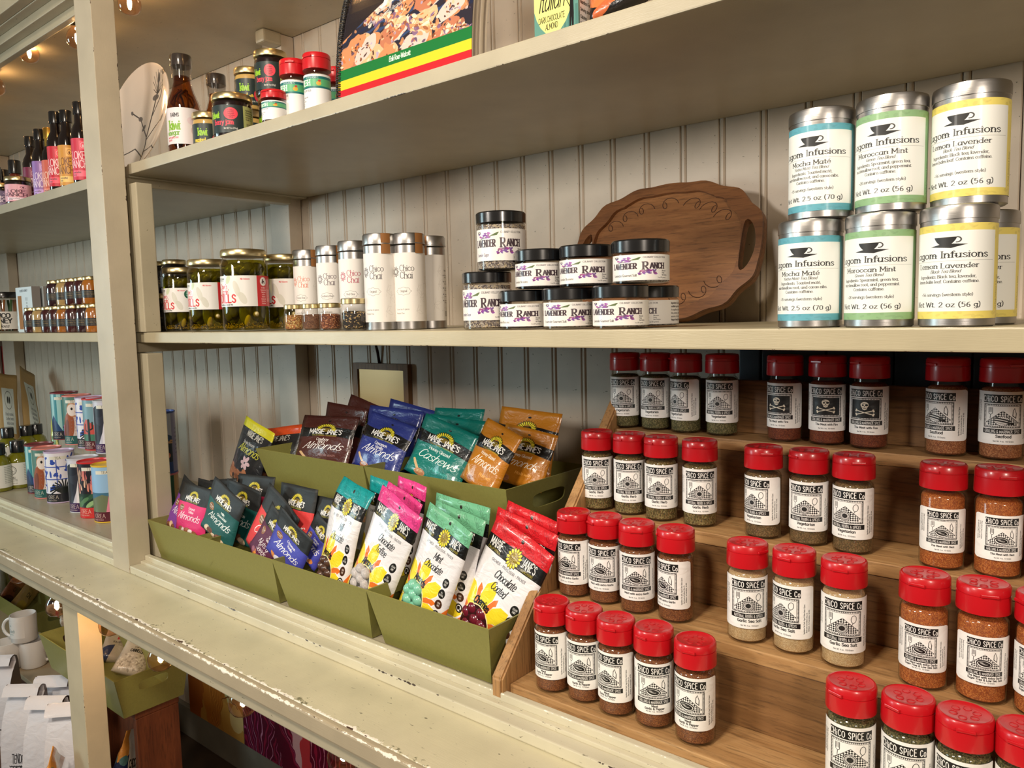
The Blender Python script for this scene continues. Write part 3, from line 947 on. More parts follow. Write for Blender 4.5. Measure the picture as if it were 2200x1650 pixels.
def pouch_gloss(col, small, script, pic):
    p = Pic(300, 420, col)
    dk = (16, 15, 16)
    xs = np.linspace(0, 300, 20)
    up = 104 + 7 * np.sin(xs / 40.0)
    lo = 178 + 9 * np.sin(xs / 46.0 + 1)
    p.poly(list(zip(xs, up)) + list(zip(xs[::-1], lo[::-1])), dk)
    p.ell(150, 46, 8, 6, (20, 18, 18))
    sunflower(p, 150, 122, 56, True)
    p.text("MAISIE JANE'S", 150, 158, 40, W_, (0.11, 0.14), 0.62, al='c', jit=0.5)
    p.text('CALIFORNIA SUNSHINE', 150, 175, 10, (205, 190, 70), (0.15, 0.13), 1.0, al='c', sp=1.2)
    for i, t in enumerate(small): p.text(t, 150, 214 + i * 26, 22, (235, 232, 228), (0.13, 0.12), 0.80, al='c')
    p.text(script, 150, 284, 58, W_, sl=0.42, nib=(0.08, 0.055), xs=0.84, al='c')
    p.text('Made with', 190, 340, 22, tuple(min(255, c + 70) for c in col), sl=0.2, nib=(0.1, 0.08), xs=0.8, al='c')
    p.line([(40, 316), (84, 372)], 15, (214, 178, 130)); p.ell(96, 384, 30, 24, (190, 130, 90)); p.ell(92, 378, 18, 10, pic)
    for i in range(4): p.line([(74, 372 + i * 8), (118, 366 + i * 8)], 2, (120, 70, 40))
    return p.image('pouch_print')
# ------------------------------------------------------------------ the place: wall, floor, built-in shelving, counter
YW, YS = 1.39, 0.87                # wall face, shelf fronts
YP = 0.80                          # front face of the posts and the sill
ZC, ZF, ZM0, ZM, ZU0, ZU, ZS = 0.995, 1.020, 1.553, 1.578, 1.957, 1.982, 2.418
XL, XR = -5.2, 1.10
XP0, XP1 = -1.962, -1.874          # the post between the two bays

CREAM = (182, 172, 147)
m_wall = paint('wall_paint', (204, 190, 172), 0.42, spots=0.15, stroke=(8, 8, 0.6))
m_cream = paint('cream_paint', CREAM, 0.34, spots=0.2, stroke=(0.4, 8, 8))
m_post = paint('post_paint', (188, 177, 155), 0.34, edges=((((0, XP1), (1, YP)), 0.006, (84, 62, 44), 0.130, 90), (((0, XP1), (1, 0.853)), 0.007, (60, 44, 34), 0.150, 70)), stroke=(8, 8, 0.5))
m_shelf_u = paint('upper_shelf_paint', (180, 171, 148), 0.33, edges=((((2, ZU0), (1, YS)), 0.006, (66, 52, 40), 0.130, 90), (((2, ZU), (1, YS)), 0.005, (150, 132, 104), 0.110, 90)), stroke=(0.4, 8, 8))
m_shelf_m = paint('middle_shelf_paint', (182, 171, 142), 0.33, edges=((((2, ZM0), (1, YS)), 0.005, (66, 52, 40), 0.130, 90), (((2, ZM), (1, YS)), 0.004, (120, 104, 80), 0.120, 70)), stroke=(0.4, 8, 8))
m_counter = paint('counter_paint', (206, 198, 168), 0.30, edges=((((1, 0.676), (2, ZC, 0.004)), 0.040, (128, 124, 98), 0.150, 150), (((1, 0.6765), (2, ZC)), 0.011, (246, 240, 226), 0.245, 70), (((1, 0.6765), (2, ZC)), 0.009, (74, 50, 38), 0.125, 70)), spots=0.5, stroke=(0.3, 6, 6))
m_sill1 = paint('sill_paint', (206, 199, 174), 0.32, edges=((((2, 1.014), (1, YP)), 0.006, (232, 222, 196), 0.130, 70), (((2, 1.014), (1, YP)), 0.006, (62, 48, 38), 0.175, 70)), spots=0.4, stroke=(0.3, 8, 8))
m_sill3 = paint('sill_edge_paint', (208, 201, 176), 0.32, edges=((((2, 1.031), (1, 0.8382)), 0.005, (242, 238, 226), 0.190, 90), (((2, 1.031), (1, 0.8512)), 0.004, (242, 238, 226), 0.150, 90), (((2, 1.0195), (1, 0.8272)), 0.003, (84, 70, 56), 0.12, 90)), spots=0.4, stroke=(0.3, 8, 8))
m_floor = plain('dark_floor', (74, 58, 46), 0.5, grain=0.3, scale=8)
m_base = plain('baseboard_paint', (128, 122, 108), 0.5, grain=0.15, scale=9)

# back wall of beaded boards: every board is a piece with its bead and groove
PITCH = 0.0797
wall = structure(box('wall_back', XL - 0.1, XR + 0.1, YW + 0.012, YW + 0.06, 0, 2.75, plain('wall_backing', (92, 80, 66), 0.8)))
def plankmesh():
    sec = [(0.0002, 0.012), (0.0004, 0.004), (0.0016, 0.0010), (0.0050, -0.0014), (0.0085, -0.0014), (0.0110, 0.0012), (0.0120, 0.0040), (0.0128, 0.0008), (0.0142, 0.0), (0.0775, 0.0), (0.0791, 0.0014), (0.0796, 0.012)]
    vs, fs = [], []
    for z in (0.0, 2.70):
        for (x, y) in sec: vs.append((x, y, z))
    n = len(sec)
    for i in range(n - 1): fs.append((i, i + 1, n + i + 1, n + i))
    fs.append(tuple(range(n, 2 * n)))
    return mesh(vs, fs)
g0 = -1.821 - 43 * PITCH
for k in range(int((XR - g0) / PITCH) + 1):
    part('plank', 'plank', m_wall, plankmesh, wall, (g0 + k * PITCH, YW, 0.0))
fl = structure(box('floor', XL - 4.0, XR + 6.0, -8.0, YW + 0.06, -0.06, 0.0, m_floor))
bb = structure(box('baseboard_back', XL, XR, YW - 0.022, YW - 0.0016, 0.0005, 0.12, m_base, bev=0.004))

unit = thing('shelving_unit', 'cream painted built-in shelving with chipped edges along the boarded wall', 'shelving', (0, 0, 0))
def ub(name, *a, mat=m_cream, bev=0.0022):
    return box(name, *a, mat, unit, bev)
# posts, stiles and cleats at the bay division
post = ub('post', XP0, XP1, YP, 0.853, ZC + 0.0005, 2.70, mat=m_post, bev=0.0015)
ub('wall_stile', -2.030, -1.936, 1.345, YW - 0.002, ZF + 0.001, ZM0 - 0.001, mat=m_wall)
ub('wall_stile', -2.030, -1.936, 1.345, YW - 0.002, ZM + 0.001, ZU0 - 0.001, mat=m_wall)
ub('wall_stile', -2.030, -1.936, 1.345, YW - 0.002, ZU + 0.001, ZS - 0.001, mat=m_wall)
for zz0, zz1 in ((ZF, ZM0), (ZM, ZU0), (ZU, ZS)):
    ub('wall_stile', -4.42, -4.26, 1.345, YW - 0.002, zz0 + 0.001, zz1 - 0.001, mat=m_wall)
ub('wall_stile', -0.02, 0.08, 1.345, YW - 0.002, ZM + 0.001, ZU0 - 0.001, mat=m_wall)
ub('front_stile', -1.958, -1.852, 0.866, 0.905, ZF + 0.001, ZM0 - 0.026)
ub('front_stile', -1.958, -1.852, 0.866, 0.905, ZM + 0.001, ZU0 - 0.023)
ub('cleat', -1.958, -1.918, 0.872, 1.344, ZU0 - 0.022, ZU0 - 0.0005)
ub('cleat', -1.958, -1.918, 0.872, 1.344, ZM0 - 0.025, ZM0 - 0.0005)
ub('cleat', -1.972, -1.930, 1.285, 1.344, ZS - 0.036, ZS - 0.0005, bev=0.006)
# shelf boards
ub('upper_shelf', -1.900, XR, YS, YW - 0.003, ZU0, ZU, mat=m_shelf_u)
ub('upper_shelf', XL, -1.9015, YS + 0.004, YW - 0.003, ZU0 - 0.004, ZU - 0.002, mat=m_shelf_u)
ub('middle_shelf', -1.868, XR, YS, YW - 0.003, ZM0, ZM, mat=m_shelf_m)
ub('middle_shelf', XL, -1.8695, YS + 0.004, YW - 0.003, ZM0, ZM, mat=m_shelf_m)
ub('floor_board', XL, XR, 0.8515, YW - 0.003, ZC + 0.001, ZF)
# sill steps and the header they mirror
for (x0, x1) in ((XL, XP0 - 0.0006), (XP1 + 0.0006, XR)):
    ub('sill_step', x0, x1, YP + 0.001, 0.827, ZC + 0.0006, 1.014, mat=m_sill1)
    ub('sill_step', x0, x1, 0.8272, 0.838, ZC + 0.0006, 1.0195, mat=m_sill3, bev=0.0014)
    ub('sill_step', x0, x1, 0.8382, 0.8512, ZC + 0.0006, 1.031, mat=m_sill3)
    ub('header_step', x0, x1, YP + 0.002, 0.827, ZS, 2.69)
    ub('header_step', x0, x1, 0.8272, 0.8536, 2.396, 2.68)
    ub('header_step', x0, x1, 0.8538, 0.872, 2.373, 2.68)
ub('soffit', XL, XR, 0.8725, YW - 0.003, ZS, ZS + 0.02)
ub('fascia', XL, XP0 - 0.0006, 0.775, YP + 0.0015, ZS + 0.002, 2.70)

m_nose = paint('nosing_taupe', (178, 164, 138), 0.36, edges=((((1, 0.664), (2, ZC)), 0.008, (246, 240, 226), 0.26, 60), (((1, 0.664), (2, ZC)), 0.008, (74, 46, 34), 0.14, 70), (((1, 0.664), (2, 0.966)), 0.004, (66, 50, 38), 0.13, 70)), stroke=(0.3, 8, 8))  # front strip in a darker taupe than the countertop
counter = tag(box('countertop', XL, XR, 0.6765, 0.8505, 0.967, ZC, m_counter, None, 0.001), 'worn cream countertop with a chipped front edge running below the shelves', 'countertop')
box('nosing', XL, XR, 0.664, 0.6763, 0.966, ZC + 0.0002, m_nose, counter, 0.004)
base = thing('counter_base', 'cream painted framing under the countertop with a square upright post', 'cabinet', (0, 0, 0))
box('apron', XL, XR, 0.676, 0.700, 0.938, 0.9655, m_cream, base, 0.002)
m_lpost = paint('lower_post_paint', (206, 192, 162), 0.36, edges=((((0, -1.94), (1, 0.7005)), 0.006, (84, 62, 44), 0.130, 80),), stroke=(8, 8, 0.5))
box('post', -2.030, -1.940, 0.7005, 0.752, 0.0, 0.9655, m_lpost, base, 0.0015)
for x in (-4.2, 0.55):
    box('post', x, x + 0.09, 0.7005, 0.752, 0.0, 0.9655, m_lpost, base, 0.0015)
box('rear_rail', XL, XR, 1.30, 1.34, 0.93, 0.99, m_cream, base, 0.002)
for x in (-3.4, -1.975, -0.6):
    box('joist', x, x + 0.04, 0.7525, 1.2995, 0.932, 0.9655, m_cream, base, 0.002)

# dark panel boards leaning at the wall behind the spice rack
m_navy = paint('slate_paint', (58, 68, 82), 0.5, stroke=(8, 8, 0.5))
dk = thing('dark_board', 'dark slate blue boards standing at the wall behind the spice rack', 'board', (0, 1.376, ZF))
for x0, x1 in ((-0.575, -0.536), (-0.532, -0.420), (-0.416, -0.312), (-0.309, -0.20), (-0.197, -0.06), (-0.057, 0.10), (0.103, 0.25)):
    box('board', x0, x1, -0.008, 0.008, 0.0005, 0.53, m_navy, dk, 0.002)

# ------------------------------------------------------------------ wooden spice rack: stepped treads between slanted sides
m_rack = wood('rack_wood', (162, 120, 74), (202, 162, 112), 0, 12)
m_rack_shaded = wood('rack_wood_shaded', (112, 78, 44), (152, 112, 70), 0, 12)  # riser shade put into the colour: a darker copy of the tread wood
m_racks = wood('rack_side_wood', (152, 110, 66), (190, 148, 98), 2, 14, knots=False)
ROW_Y = [0.893, 0.985, 1.095, 1.200]
ROW_Z = [1.039, 1.152, 1.265, 1.393]
RX0, RX1 = -0.722, 0.42
rack = thing('spice_rack', 'stepped wooden display rack with four treads holding red capped spice jars', 'rack', (0, 0, 0))
for i in range(4):
    yf = ROW_Y[i] - 0.036
    yb = (ROW_Y[i + 1] - 0.036 + 0.018) if i < 3 else 1.252
    box('tread', RX0, RX1, yf, yb, ROW_Z[i] - 0.0185, ROW_Z[i], m_rack, rack, 0.0015)
    zt = (ROW_Z[i + 1] - 0.019) if i < 3 else 1.482
    yr = yb - 0.016
    # riser boards, two planks high where the step is tall
    box('riser', RX0, RX1, yr, yr + 0.014, ROW_Z[i] + 0.0005, zt, m_rack_shaded, rack, 0.001)
def sideboard(x0, x1):
    pts = [(0.838, ZF + 0.0005), (0.872, ZF + 0.0005), (1.262, ZF + 0.0005), (1.262, 1.478), (1.215, 1.478), (0.838, 1.052)]
    vs = [(x0, y, z) for y, z in pts] + [(x1, y, z) for y, z in pts]
    n = len(pts)
    fs = [tuple(range(n)), tuple(reversed(range(n, 2 * n)))] + [(i, i + n, (i + 1) % n + n, (i + 1) % n) for i in range(n)]
    me = mesh(vs, fs)
    bm = bmesh.new(); bm.from_mesh(me)
    bmesh.ops.recalc_face_normals(bm, faces=bm.faces)
    bmesh.ops.bevel(bm, geom=bm.edges[:], offset=0.003, segments=2, affect='EDGES')
    bm.to_mesh(me); bm.free()
    return me
link('side_board', sideboard(RX0 - 0.0215, RX0 - 0.0005), m_racks, rack)
link('side_board', sideboard(RX1 + 0.0005, RX1 + 0.0215), m_racks, rack)
# ------------------------------------------------------------------ glass, caps and fillings
m_glass = thin_glass('clear_glass', (250, 250, 250), 0.03, 1.3)
m_plastic_clear = thin_glass('clear_plastic', (246, 244, 240), 0.07, 1.0)
m_red = plain('red_cap_plastic', (196, 22, 32), 0.30, coat=0.3)
m_blackcap = plain('black_cap_plastic', (20, 20, 22), 0.25, coat=0.4)
m_gold = metal('gold_lid', (214, 196, 150), 0.30)
m_tin = metal('brushed_tin', (176, 174, 172), 0.34, 0.12)
HERB = speckle('herb_mix', [(92, 84, 44), (128, 112, 62), (70, 62, 36), (150, 128, 84), (104, 72, 42), (160, 148, 100)], 620, stretch=(1.6, 1.6, 0.7))
HERB2 = speckle('herb_green', [(84, 84, 50), (112, 108, 66), (66, 66, 40), (140, 132, 92)], 760)
VEG = speckle('vegetable_spice', [(120, 92, 58), (96, 74, 48), (142, 116, 78), (88, 78, 46)], 900)
MEAT = speckle('meat_spice', [(138, 82, 42), (116, 62, 32), (160, 104, 58), (98, 56, 30)], 1100)
FIRE = speckle('fire_spice', [(126, 58, 30), (104, 44, 24), (146, 76, 42), (90, 40, 24)], 1100)
HEAT = speckle('heat_spice', [(186, 104, 44), (164, 84, 34), (204, 126, 62), (150, 74, 32)], 1000)
SEAF = speckle('seafood_spice', [(176, 112, 70), (152, 90, 54), (196, 138, 94), (130, 76, 48)], 1000)
SALT = speckle('garlic_salt', [(206, 178, 134), (194, 164, 120), (216, 192, 152), (184, 152, 108)], 1100)

JR = 0.0260
def jar_glass():
    return lathemesh([(JR - 0.004, 0.0004), (JR - 0.001, 0.0012), (JR, 0.004), (JR, 0.092), (JR - 0.0012, 0.0955), (JR - 0.0045, 0.0985), (JR - 0.005, 0.1045)], 36, True, False)
def jar_fill():
    return lathemesh([(JR - 0.005, 0.0024), (JR - 0.0016, 0.005), (JR - 0.0014, 0.0915), (JR - 0.003, 0.0945), (JR - 0.0065, 0.0962), (0.008, 0.0972), (0.0005, 0.0974)], 32)
def jar_cap():
    pr = [(JR - 0.001, 0.1035), (JR + 0.0014, 0.1040), (JR + 0.0016, 0.1060), (JR + 0.0013, 0.1235), (JR + 0.0004, 0.1238), (JR + 0.0004, 0.1246), (JR + 0.0013, 0.1249), (JR + 0.0011, 0.1322), (JR - 0.0004, 0.1346), (JR - 0.0022, 0.1350), (JR - 0.0038, 0.1341), (0.010, 0.1333), (0.0005, 0.1331)]
    return lathemesh(pr, 40)
def cap_tab():
    return boxmesh(-0.009, 0.009, -JR - 0.0026, -JR - 0.0002, 0.1252, 0.1285, 0.0008)
def cap_rings():
    L = []
    for k in range(6):
        a = k * PI / 3 + 0.3
        t = np.linspace(0, 2 * PI, 15)[:-1]
        L.append((tubemesh([(0.0115 * math.cos(a) + 0.0040 * math.cos(q), 0.0115 * math.sin(a) + 0.0040 * math.sin(q), 0.1337) for q in t], 0.00035, 4, True), Matrix.Identity(4)))
    return joinmesh(L)
LBL = {
    'garlic_herb': spice_label('herb', ['Garlic Herb']),
    'vegetarian': spice_label('herb', ['Vegetarian']),
    'sea_salt': spice_label('herb', ['Garlic Sea Salt']),
    'meat_pepper': spice_label('meat', ['Meat', 'Garlic & Pepper']),
    'meat_garlic': spice_label('meat', ['Meat with extra Garlic']),
    'meat_fire': spice_label('skull', ['The Meat with Fire']),
    'meat_heat': spice_label('meat', ['The Meat with Heat']),
    'meat_free': spice_label('meat', ['The Meat with extra Garlic', 'Sugar Free & Low Sea Salt']),
    'seafood': spice_label('fish', ['Seafood']),
}
LM = {k: printed('label_' + k, im, 0.42, 0.15, wrinkle=0.18, wscale=42) for k, im in LBL.items()}
def lab_std(): return wrapmesh(JR, 0.0225, 0.0925, 196, 44, 0.006)
def lab_small(): return wrapmesh(JR, 0.0240, 0.0800, 150, 40, 0.005)
_spice = {}
def spice_jar(kind, fill, label, x, y, z, yaw, group, small=False, tab=True):
    k = (kind, fill.name, small)
    if k not in _spice:
        r = thing('spice_jar', 'x', 'jar')
        part('jar_body', 'jar_glass', m_plastic_clear, jar_glass, r)
        part('spice', 'jar_fill', fill, jar_fill, r)
        part('label', 'lab_small' if small else 'lab_std', LM[kind], lab_small if small else lab_std, r)
        c = part('cap', 'jar_cap', m_red, jar_cap, r)
        part('flap_tab', 'cap_tab', m_red, cap_tab, c)
        part('sift_rings', 'cap_rings', m_red, cap_rings, c)
        _spice[k] = r
    else:
        r = copy_tree(_spice[k])
    r.location = (x, y, z)
    # yaw: degrees the label is turned from facing the aisle viewer
    ang = math.atan2(x, y) * -1.0
    r.rotation_euler = (0, 0, ang + math.radians(yaw))
    for ch in r.children:
        if ch.name.startswith('cap'): ch.rotation_euler = (0, 0, random.uniform(-0.8, 0.8))
    return tag(r, label, 'jar', group)
ORD = ['first', 'second', 'third', 'fourth', 'fifth']
def row(i, kind, fill, cols, what, where, group, small=False):
    for n, (px, yaw) in enumerate(cols):
        x = xat(px, ROW_Y[i], ROW_Z[i])
        spice_jar(kind, fill, 'red capped jar of %s, %s in %s' % (what, ORD[n], where), x, ROW_Y[i] + (0.002 if n % 2 else -0.002), ROW_Z[i], yaw, group, small)
row(0, 'meat_pepper', MEAT, [(1190, -34), (1256, -16), (1327, -34), (1404, 0), (1495, -22)], 'brown meat rub', 'the bottom tread row by the pouches', 'brown meat rub jars on the bottom tread')
row(1, 'meat_garlic', MEAT, [(1237, -32), (1300, -17), (1371, -4), (1451, -46)], 'brown rub', 'the second tread row by the pouches', 'brown rub jars on the second tread')
row(2, 'garlic_herb', HERB, [(1286, -8), (1352, -5), (1422, -8), (1502, 2)], 'green herb flakes', 'the third tread row', 'herb jars on the third tread')
row(3, 'vegetarian', HERB2, [(1345, -13), (1408, -18), (1475, -42), (1550, -14)], 'grey green herbs', 'the top tread row', 'grey green jars on the top tread')
row(1, 'sea_salt', SALT, [(1606, 6), (1703, -34), (1811, 0)], 'pale garlic salt', 'the second tread trio', 'pale salt jars on the second tread')
row(2, 'vegetarian', VEG, [(1640, -34), (1735, -9), (1832, -20)], 'brown vegetable spice', 'the third tread trio', 'vegetable spice jars on the third tread')
row(3, 'meat_fire', FIRE, [(1686, -26), (1775, -3), (1866, -11)], 'dark red skull labelled spice', 'the top tread trio', 'skull label jars on the top tread')
row(3, 'seafood', SEAF, [(2032, -30), (2148, 5)], 'fish labelled orange spice', 'the top tread pair', 'fish label jars on the top tread')
row(2, 'meat_heat', HEAT, [(2022, 2), (2140, 12), (2262, 0)], 'bright orange spice', 'the third tread end group', 'orange spice jars on the third tread', True)
row(1, 'meat_free', HEAT, [(1982, -6), (2105, 9), (2236, -12)], 'rust orange spice', 'the second tread end group', 'rust orange jars on the second tread', True)
row(0, 'garlic_herb', HERB2, [(1826, 3), (1945, -8), (2066, -14), (2196, -10)], 'dull green herbs', 'the bottom tread end group', 'green herb jars on the bottom tread')

# ------------------------------------------------------------------ tea tins on the middle shelf
TR, TH = 0.0350, 0.1225
def tin_can(): return lathemesh([(TR - 0.0025, 0.0), (TR, 0.0016), (TR, TH - 0.012), (TR - 0.001, TH - 0.0112)], 48)
def tin_lid():
    return lathemesh([(TR - 0.0006, TH - 0.0150), (TR + 0.0009, TH - 0.0146), (TR + 0.0009, TH - 0.0040), (TR + 0.0002, TH - 0.0014), (TR - 0.0026, TH), (TR - 0.0050, TH - 0.0008), (0.02, TH - 0.0006), (0.0005, TH - 0.0006)], 48)
def tin_lab(): return wrapmesh(TR, 0.0085, TH - 0.0195, 252, 56)
TEA = {
    'blue': lagom((96, 168, 186), 'Mocha Mat\u00e9', 'Yerba Mat\u00e9 Tea Blend', ['Ingredients: Toasted mat\u00e9,', 'marshmallow root, and cacao nibs.', 'Contains caffeine.'], '~15 servings (western style)', 'Net Wt. 2.5 oz (70 g)'),
    'green': lagom((140, 180, 132), 'Moroccan Mint', 'Green Tea Blend', ['Ingredients: Spearmint, green tea,', 'marshmallow root, and peppermint.', 'Contains caffeine.'], '~28 servings (western style)', 'Net Wt. 2 oz (56 g)'),
    'yellow': lagom((232, 214, 112), 'Lemon Lavender', 'Black Tea Blend', ['Ingredients: Black tea, lavender,', 'lemon balm leaf. Contains caffeine.'], '~56 servings (western style)', 'Net Wt. 2 oz (56 g)'),
}
TM = {k: printed('tea_label_' + k, im, 0.46, 0.06) for k, im in TEA.items()}
_tin = {}
def tea_tin(col, px, y, z, yaw, where):
    if col not in _tin:
        r = thing('tea_tin', 'x', 'tin')
        part('can', 'tin_can', m_tin, tin_can, r)
        part('lid', 'tin_lid', m_tin, tin_lid, r)
        part('label', 'tin_lab', TM[col], tin_lab, r)
        _tin[col] = r
    else: r = copy_tree(_tin[col])
    x = xat(px, y, z + 0.05)
    r.location = (x, y, z)
    r.rotation_euler = (0, 0, -math.atan2(x, y) + math.radians(yaw))
    return tag(r, 'silver tea tin with %s bordered label, %s' % (col, where), 'tin', 'tea tins on the middle shelf')
tea_tin('blue', 1740, 0.916, ZM, -8, 'standing on the middle shelf board')
tea_tin('green', 1889, 0.914, ZM, -6, 'standing on the middle shelf board')
tea_tin('yellow', 2056, 0.912, ZM, -6, 'standing at the front of its pair')
tea_tin('yellow', 2106, 0.992, ZM, -4, 'half hidden behind another yellow tin')
ZT = ZM + TH
tea_tin('blue', 1764, 0.924, ZT, -8, 'stacked on top of another tin')
tea_tin('green', 1914, 0.922, ZT, -6, 'stacked on top of another tin')
tea_tin('yellow', 2083, 0.930, ZT, -6, 'stacked highest of all')

# ------------------------------------------------------------------ tall chai tins, tasting jars
CR, CH = 0.0290, 0.1720
def chai_can(): return lathemesh([(CR - 0.002, 0.0), (CR, 0.0015), (CR, CH - 0.022), (CR - 0.001, CH - 0.021)], 44)
def chai_lid(): return lathemesh([(CR - 0.0008, CH - 0.0190), (CR + 0.0016, CH - 0.0190), (CR + 0.0016, CH - 0.0172), (CR + 0.0008, CH - 0.0168), (CR + 0.0008, CH - 0.0030), (CR - 0.0010, CH), (CR - 0.003, CH - 0.0006), (0.0005, CH - 0.0006)], 44)
def chai_lab(): return wrapmesh(CR, 0.0150, CH - 0.0350, 270, 50)
def chai_seal(): return wrapmesh(CR + 0.0010, CH - 0.0360, CH - 0.0005, 34, 8)
m_seal = plain('brown_paper_seal', (150, 100, 52), 0.6)
CHAI = [((214, 120, 96), 'Green Chai', 662, 1.02, -52), ((90, 76, 84), 'Southern Chai', 713, 1.0, -40), ((168, 52, 78), 'Red Chai', 762, 0.975, -36), ((70, 66, 72), 'Original', 818, 0.930, -48), ((56, 54, 56), 'Original', 880, 0.965, -42), ((60, 58, 60), 'Spicy', 925, 1.03, -84)]
CL = ['with pale orange lettering, beside the pickle jars', 'with grey plum lettering, second from the pickles', 'with crimson lettering in the row', 'standing forward with grey lettering, behind the tasting jars', 'with black lettering, shaded beside the forward tin', 'turned to show its brewing directions']
chai_proto = None
for n, (tint, kind, px, y, yaw) in enumerate(CHAI):
    x = xat(px, y, ZM + 0.08)
    r = thing('chai_tin', 'tall white labelled tin %s' % CL[n], 'tin', (x, y, ZM), -math.atan2(x, y) + math.radians(yaw + 66), 'tall chai tins on the middle shelf')
    part('can', 'chai_can', m_tin, chai_can, r)
    part('lid', 'chai_lid', m_tin, chai_lid, r)
    part('label', 'chai_lab%d' % n, printed('chai_label', chai(tint, kind), 0.5), chai_lab, r)
    s_ = part('seal', 'chai_seal', m_seal, chai_seal, r)
    s_.rotation_euler = (0, 0, math.radians((34, 40, 66, 22, 40, -26)[n] - yaw - 66))
def tj_glass(): return lathemesh([(0.016, 0.0003), (0.0205, 0.0012), (0.0225, 0.004), (0.0225, 0.036), (0.0205, 0.041), (0.0195, 0.044)], 32, True, False)
def tj_fill(): return lathemesh([(0.014, 0.0030), (0.0200, 0.0050), (0.0208, 0.0080), (0.0206, 0.0290), (0.0150, 0.0315), (0.0005, 0.0310)], 26)
def tj_lid(): return lathemesh([(0.0212, 0.0425), (0.0222, 0.0430), (0.0222, 0.0500), (0.0212, 0.0512), (0.0190, 0.0506), (0.0005, 0.0506)], 32)
TJ = [(634, (190, 138, 70), [(196, 150, 78), (150, 100, 44), (216, 186, 120), (120, 66, 34), (176, 96, 50)], 'ginger brown chopped tea'), (673, 0, [(112, 74, 50), (96, 60, 40), (130, 90, 62)], 'fine brown powder'), (710, 0, [(140, 76, 44), (106, 52, 32), (186, 130, 90), (84, 44, 30)], 'red brown rooibos tea'), (762, 0, [(34, 30, 28), (50, 42, 36), (26, 24, 24), (190, 160, 110), (60, 44, 34)], 'black tea leaves with pale bits')]
for n, (px, _, cols, what) in enumerate(TJ):
    y = 0.900
    sc = 1.0 if n < 3 else 1.12
    x = xat(px, y, ZM + 0.02)
    r = thing('tasting_jar', 'small gold lidded glass jar of %s before the tins' % what, 'jar', (x, y, ZM), 0, 'tasting jars on the middle shelf')
    r.scale = (0.92 * sc if n != 3 else 1.08, 0.92 * sc if n != 3 else 1.08, 1.02 * sc)
    part('jar_body', 'tj_glass', m_glass, tj_glass, r)
    part('tea', 'tj_fill', speckle('loose_tea', cols, 420, stretch=(1, 1, 1.5)), tj_fill, r)
    part('lid', 'tj_lid', m_gold, tj_lid, r)

# ------------------------------------------------------------------ pickle jars
PR, PH = 0.0470, 0.170
def pk_glass(): return lathemesh([(PR - 0.012, 0.0004), (PR - 0.003, 0.002), (PR, 0.010), (PR, 0.133), (PR - 0.003, 0.143), (PR - 0.0075, 0.150), (PR - 0.0085, 0.155)], 44, True, False)
def pk_brine(): return lathemesh([(PR - 0.014, 0.0030), (PR - 0.005, 0.0045), (PR - 0.0022, 0.011), (PR - 0.0022, 0.132), (PR - 0.006, 0.1425), (0.0005, 0.1425)], 36)
def pk_lid(): return lathemesh([(PR - 0.0050, 0.1500), (PR - 0.0020, 0.1500), (PR - 0.0014, 0.1515), (PR - 0.0018, 0.1612), (PR - 0.004, 0.1640), (PR - 0.007, 0.1634), (0.0005, 0.1634)], 44)
def pk_lab(): return wrapmesh(PR, 0.050, 0.111, 178, 50)
def pickle():
    me = spheremesh(1, 14, 10)
    for v in me.vertices:
        z = v.co.z
        b = 1 + 0.07 * math.sin(9 * v.co.x + 5 * z) * math.cos(8 * v.co.y)
        v.co = (v.co.x * 0.0135 * b + 0.003 * z * z, v.co.y * 0.0135 * b, (abs(z) ** 0.8) * (1 if z > 0 else -1) * 0.046)
    return me
m_brine = thin_glass('pickle_brine', (205, 196, 92), 0.05, 0.3)
m_pick = plain('pickle_skin', (112, 112, 34), 0.35, coat=0.4, grain=0.35, scale=60)
m_garl = plain('garlic_clove', (214, 196, 140), 0.4)
m_seed = plain('mustard_seed', (206, 178, 104), 0.45)
def seeds():
    L = []
    rr = random.Random(3)
    b = spheremesh(0.0013, 6, 4)
    for i in range(230):
        a, q = rr.uniform(0, 2 * PI), PR - 0.0045 - 0.012 * rr.random() ** 2
        L.append((b, Matrix.Translation((q * math.cos(a), q * math.sin(a), 0.0075 + 0.010 * rr.random() ** 2))))
    return joinmesh(L)
DL = [printed('pickle_label', dills(True), 0.4, 0.2), printed('pickle_label', dills(), 0.4, 0.2)]
PK = [(392, 0.965, -37, 0, 0.94, 'with a green sticker, beside the dark jars'), (450, 0.945, -40, 1, 0.99, 'between the stickered jar and the wide front one'), (527, 0.922, -34, 1, 1.04, 'standing forward with whole cucumbers at its top'), (614, 1.02, -40, 1, 1.0, 'shaded behind the small tasting jars')]
pk = None
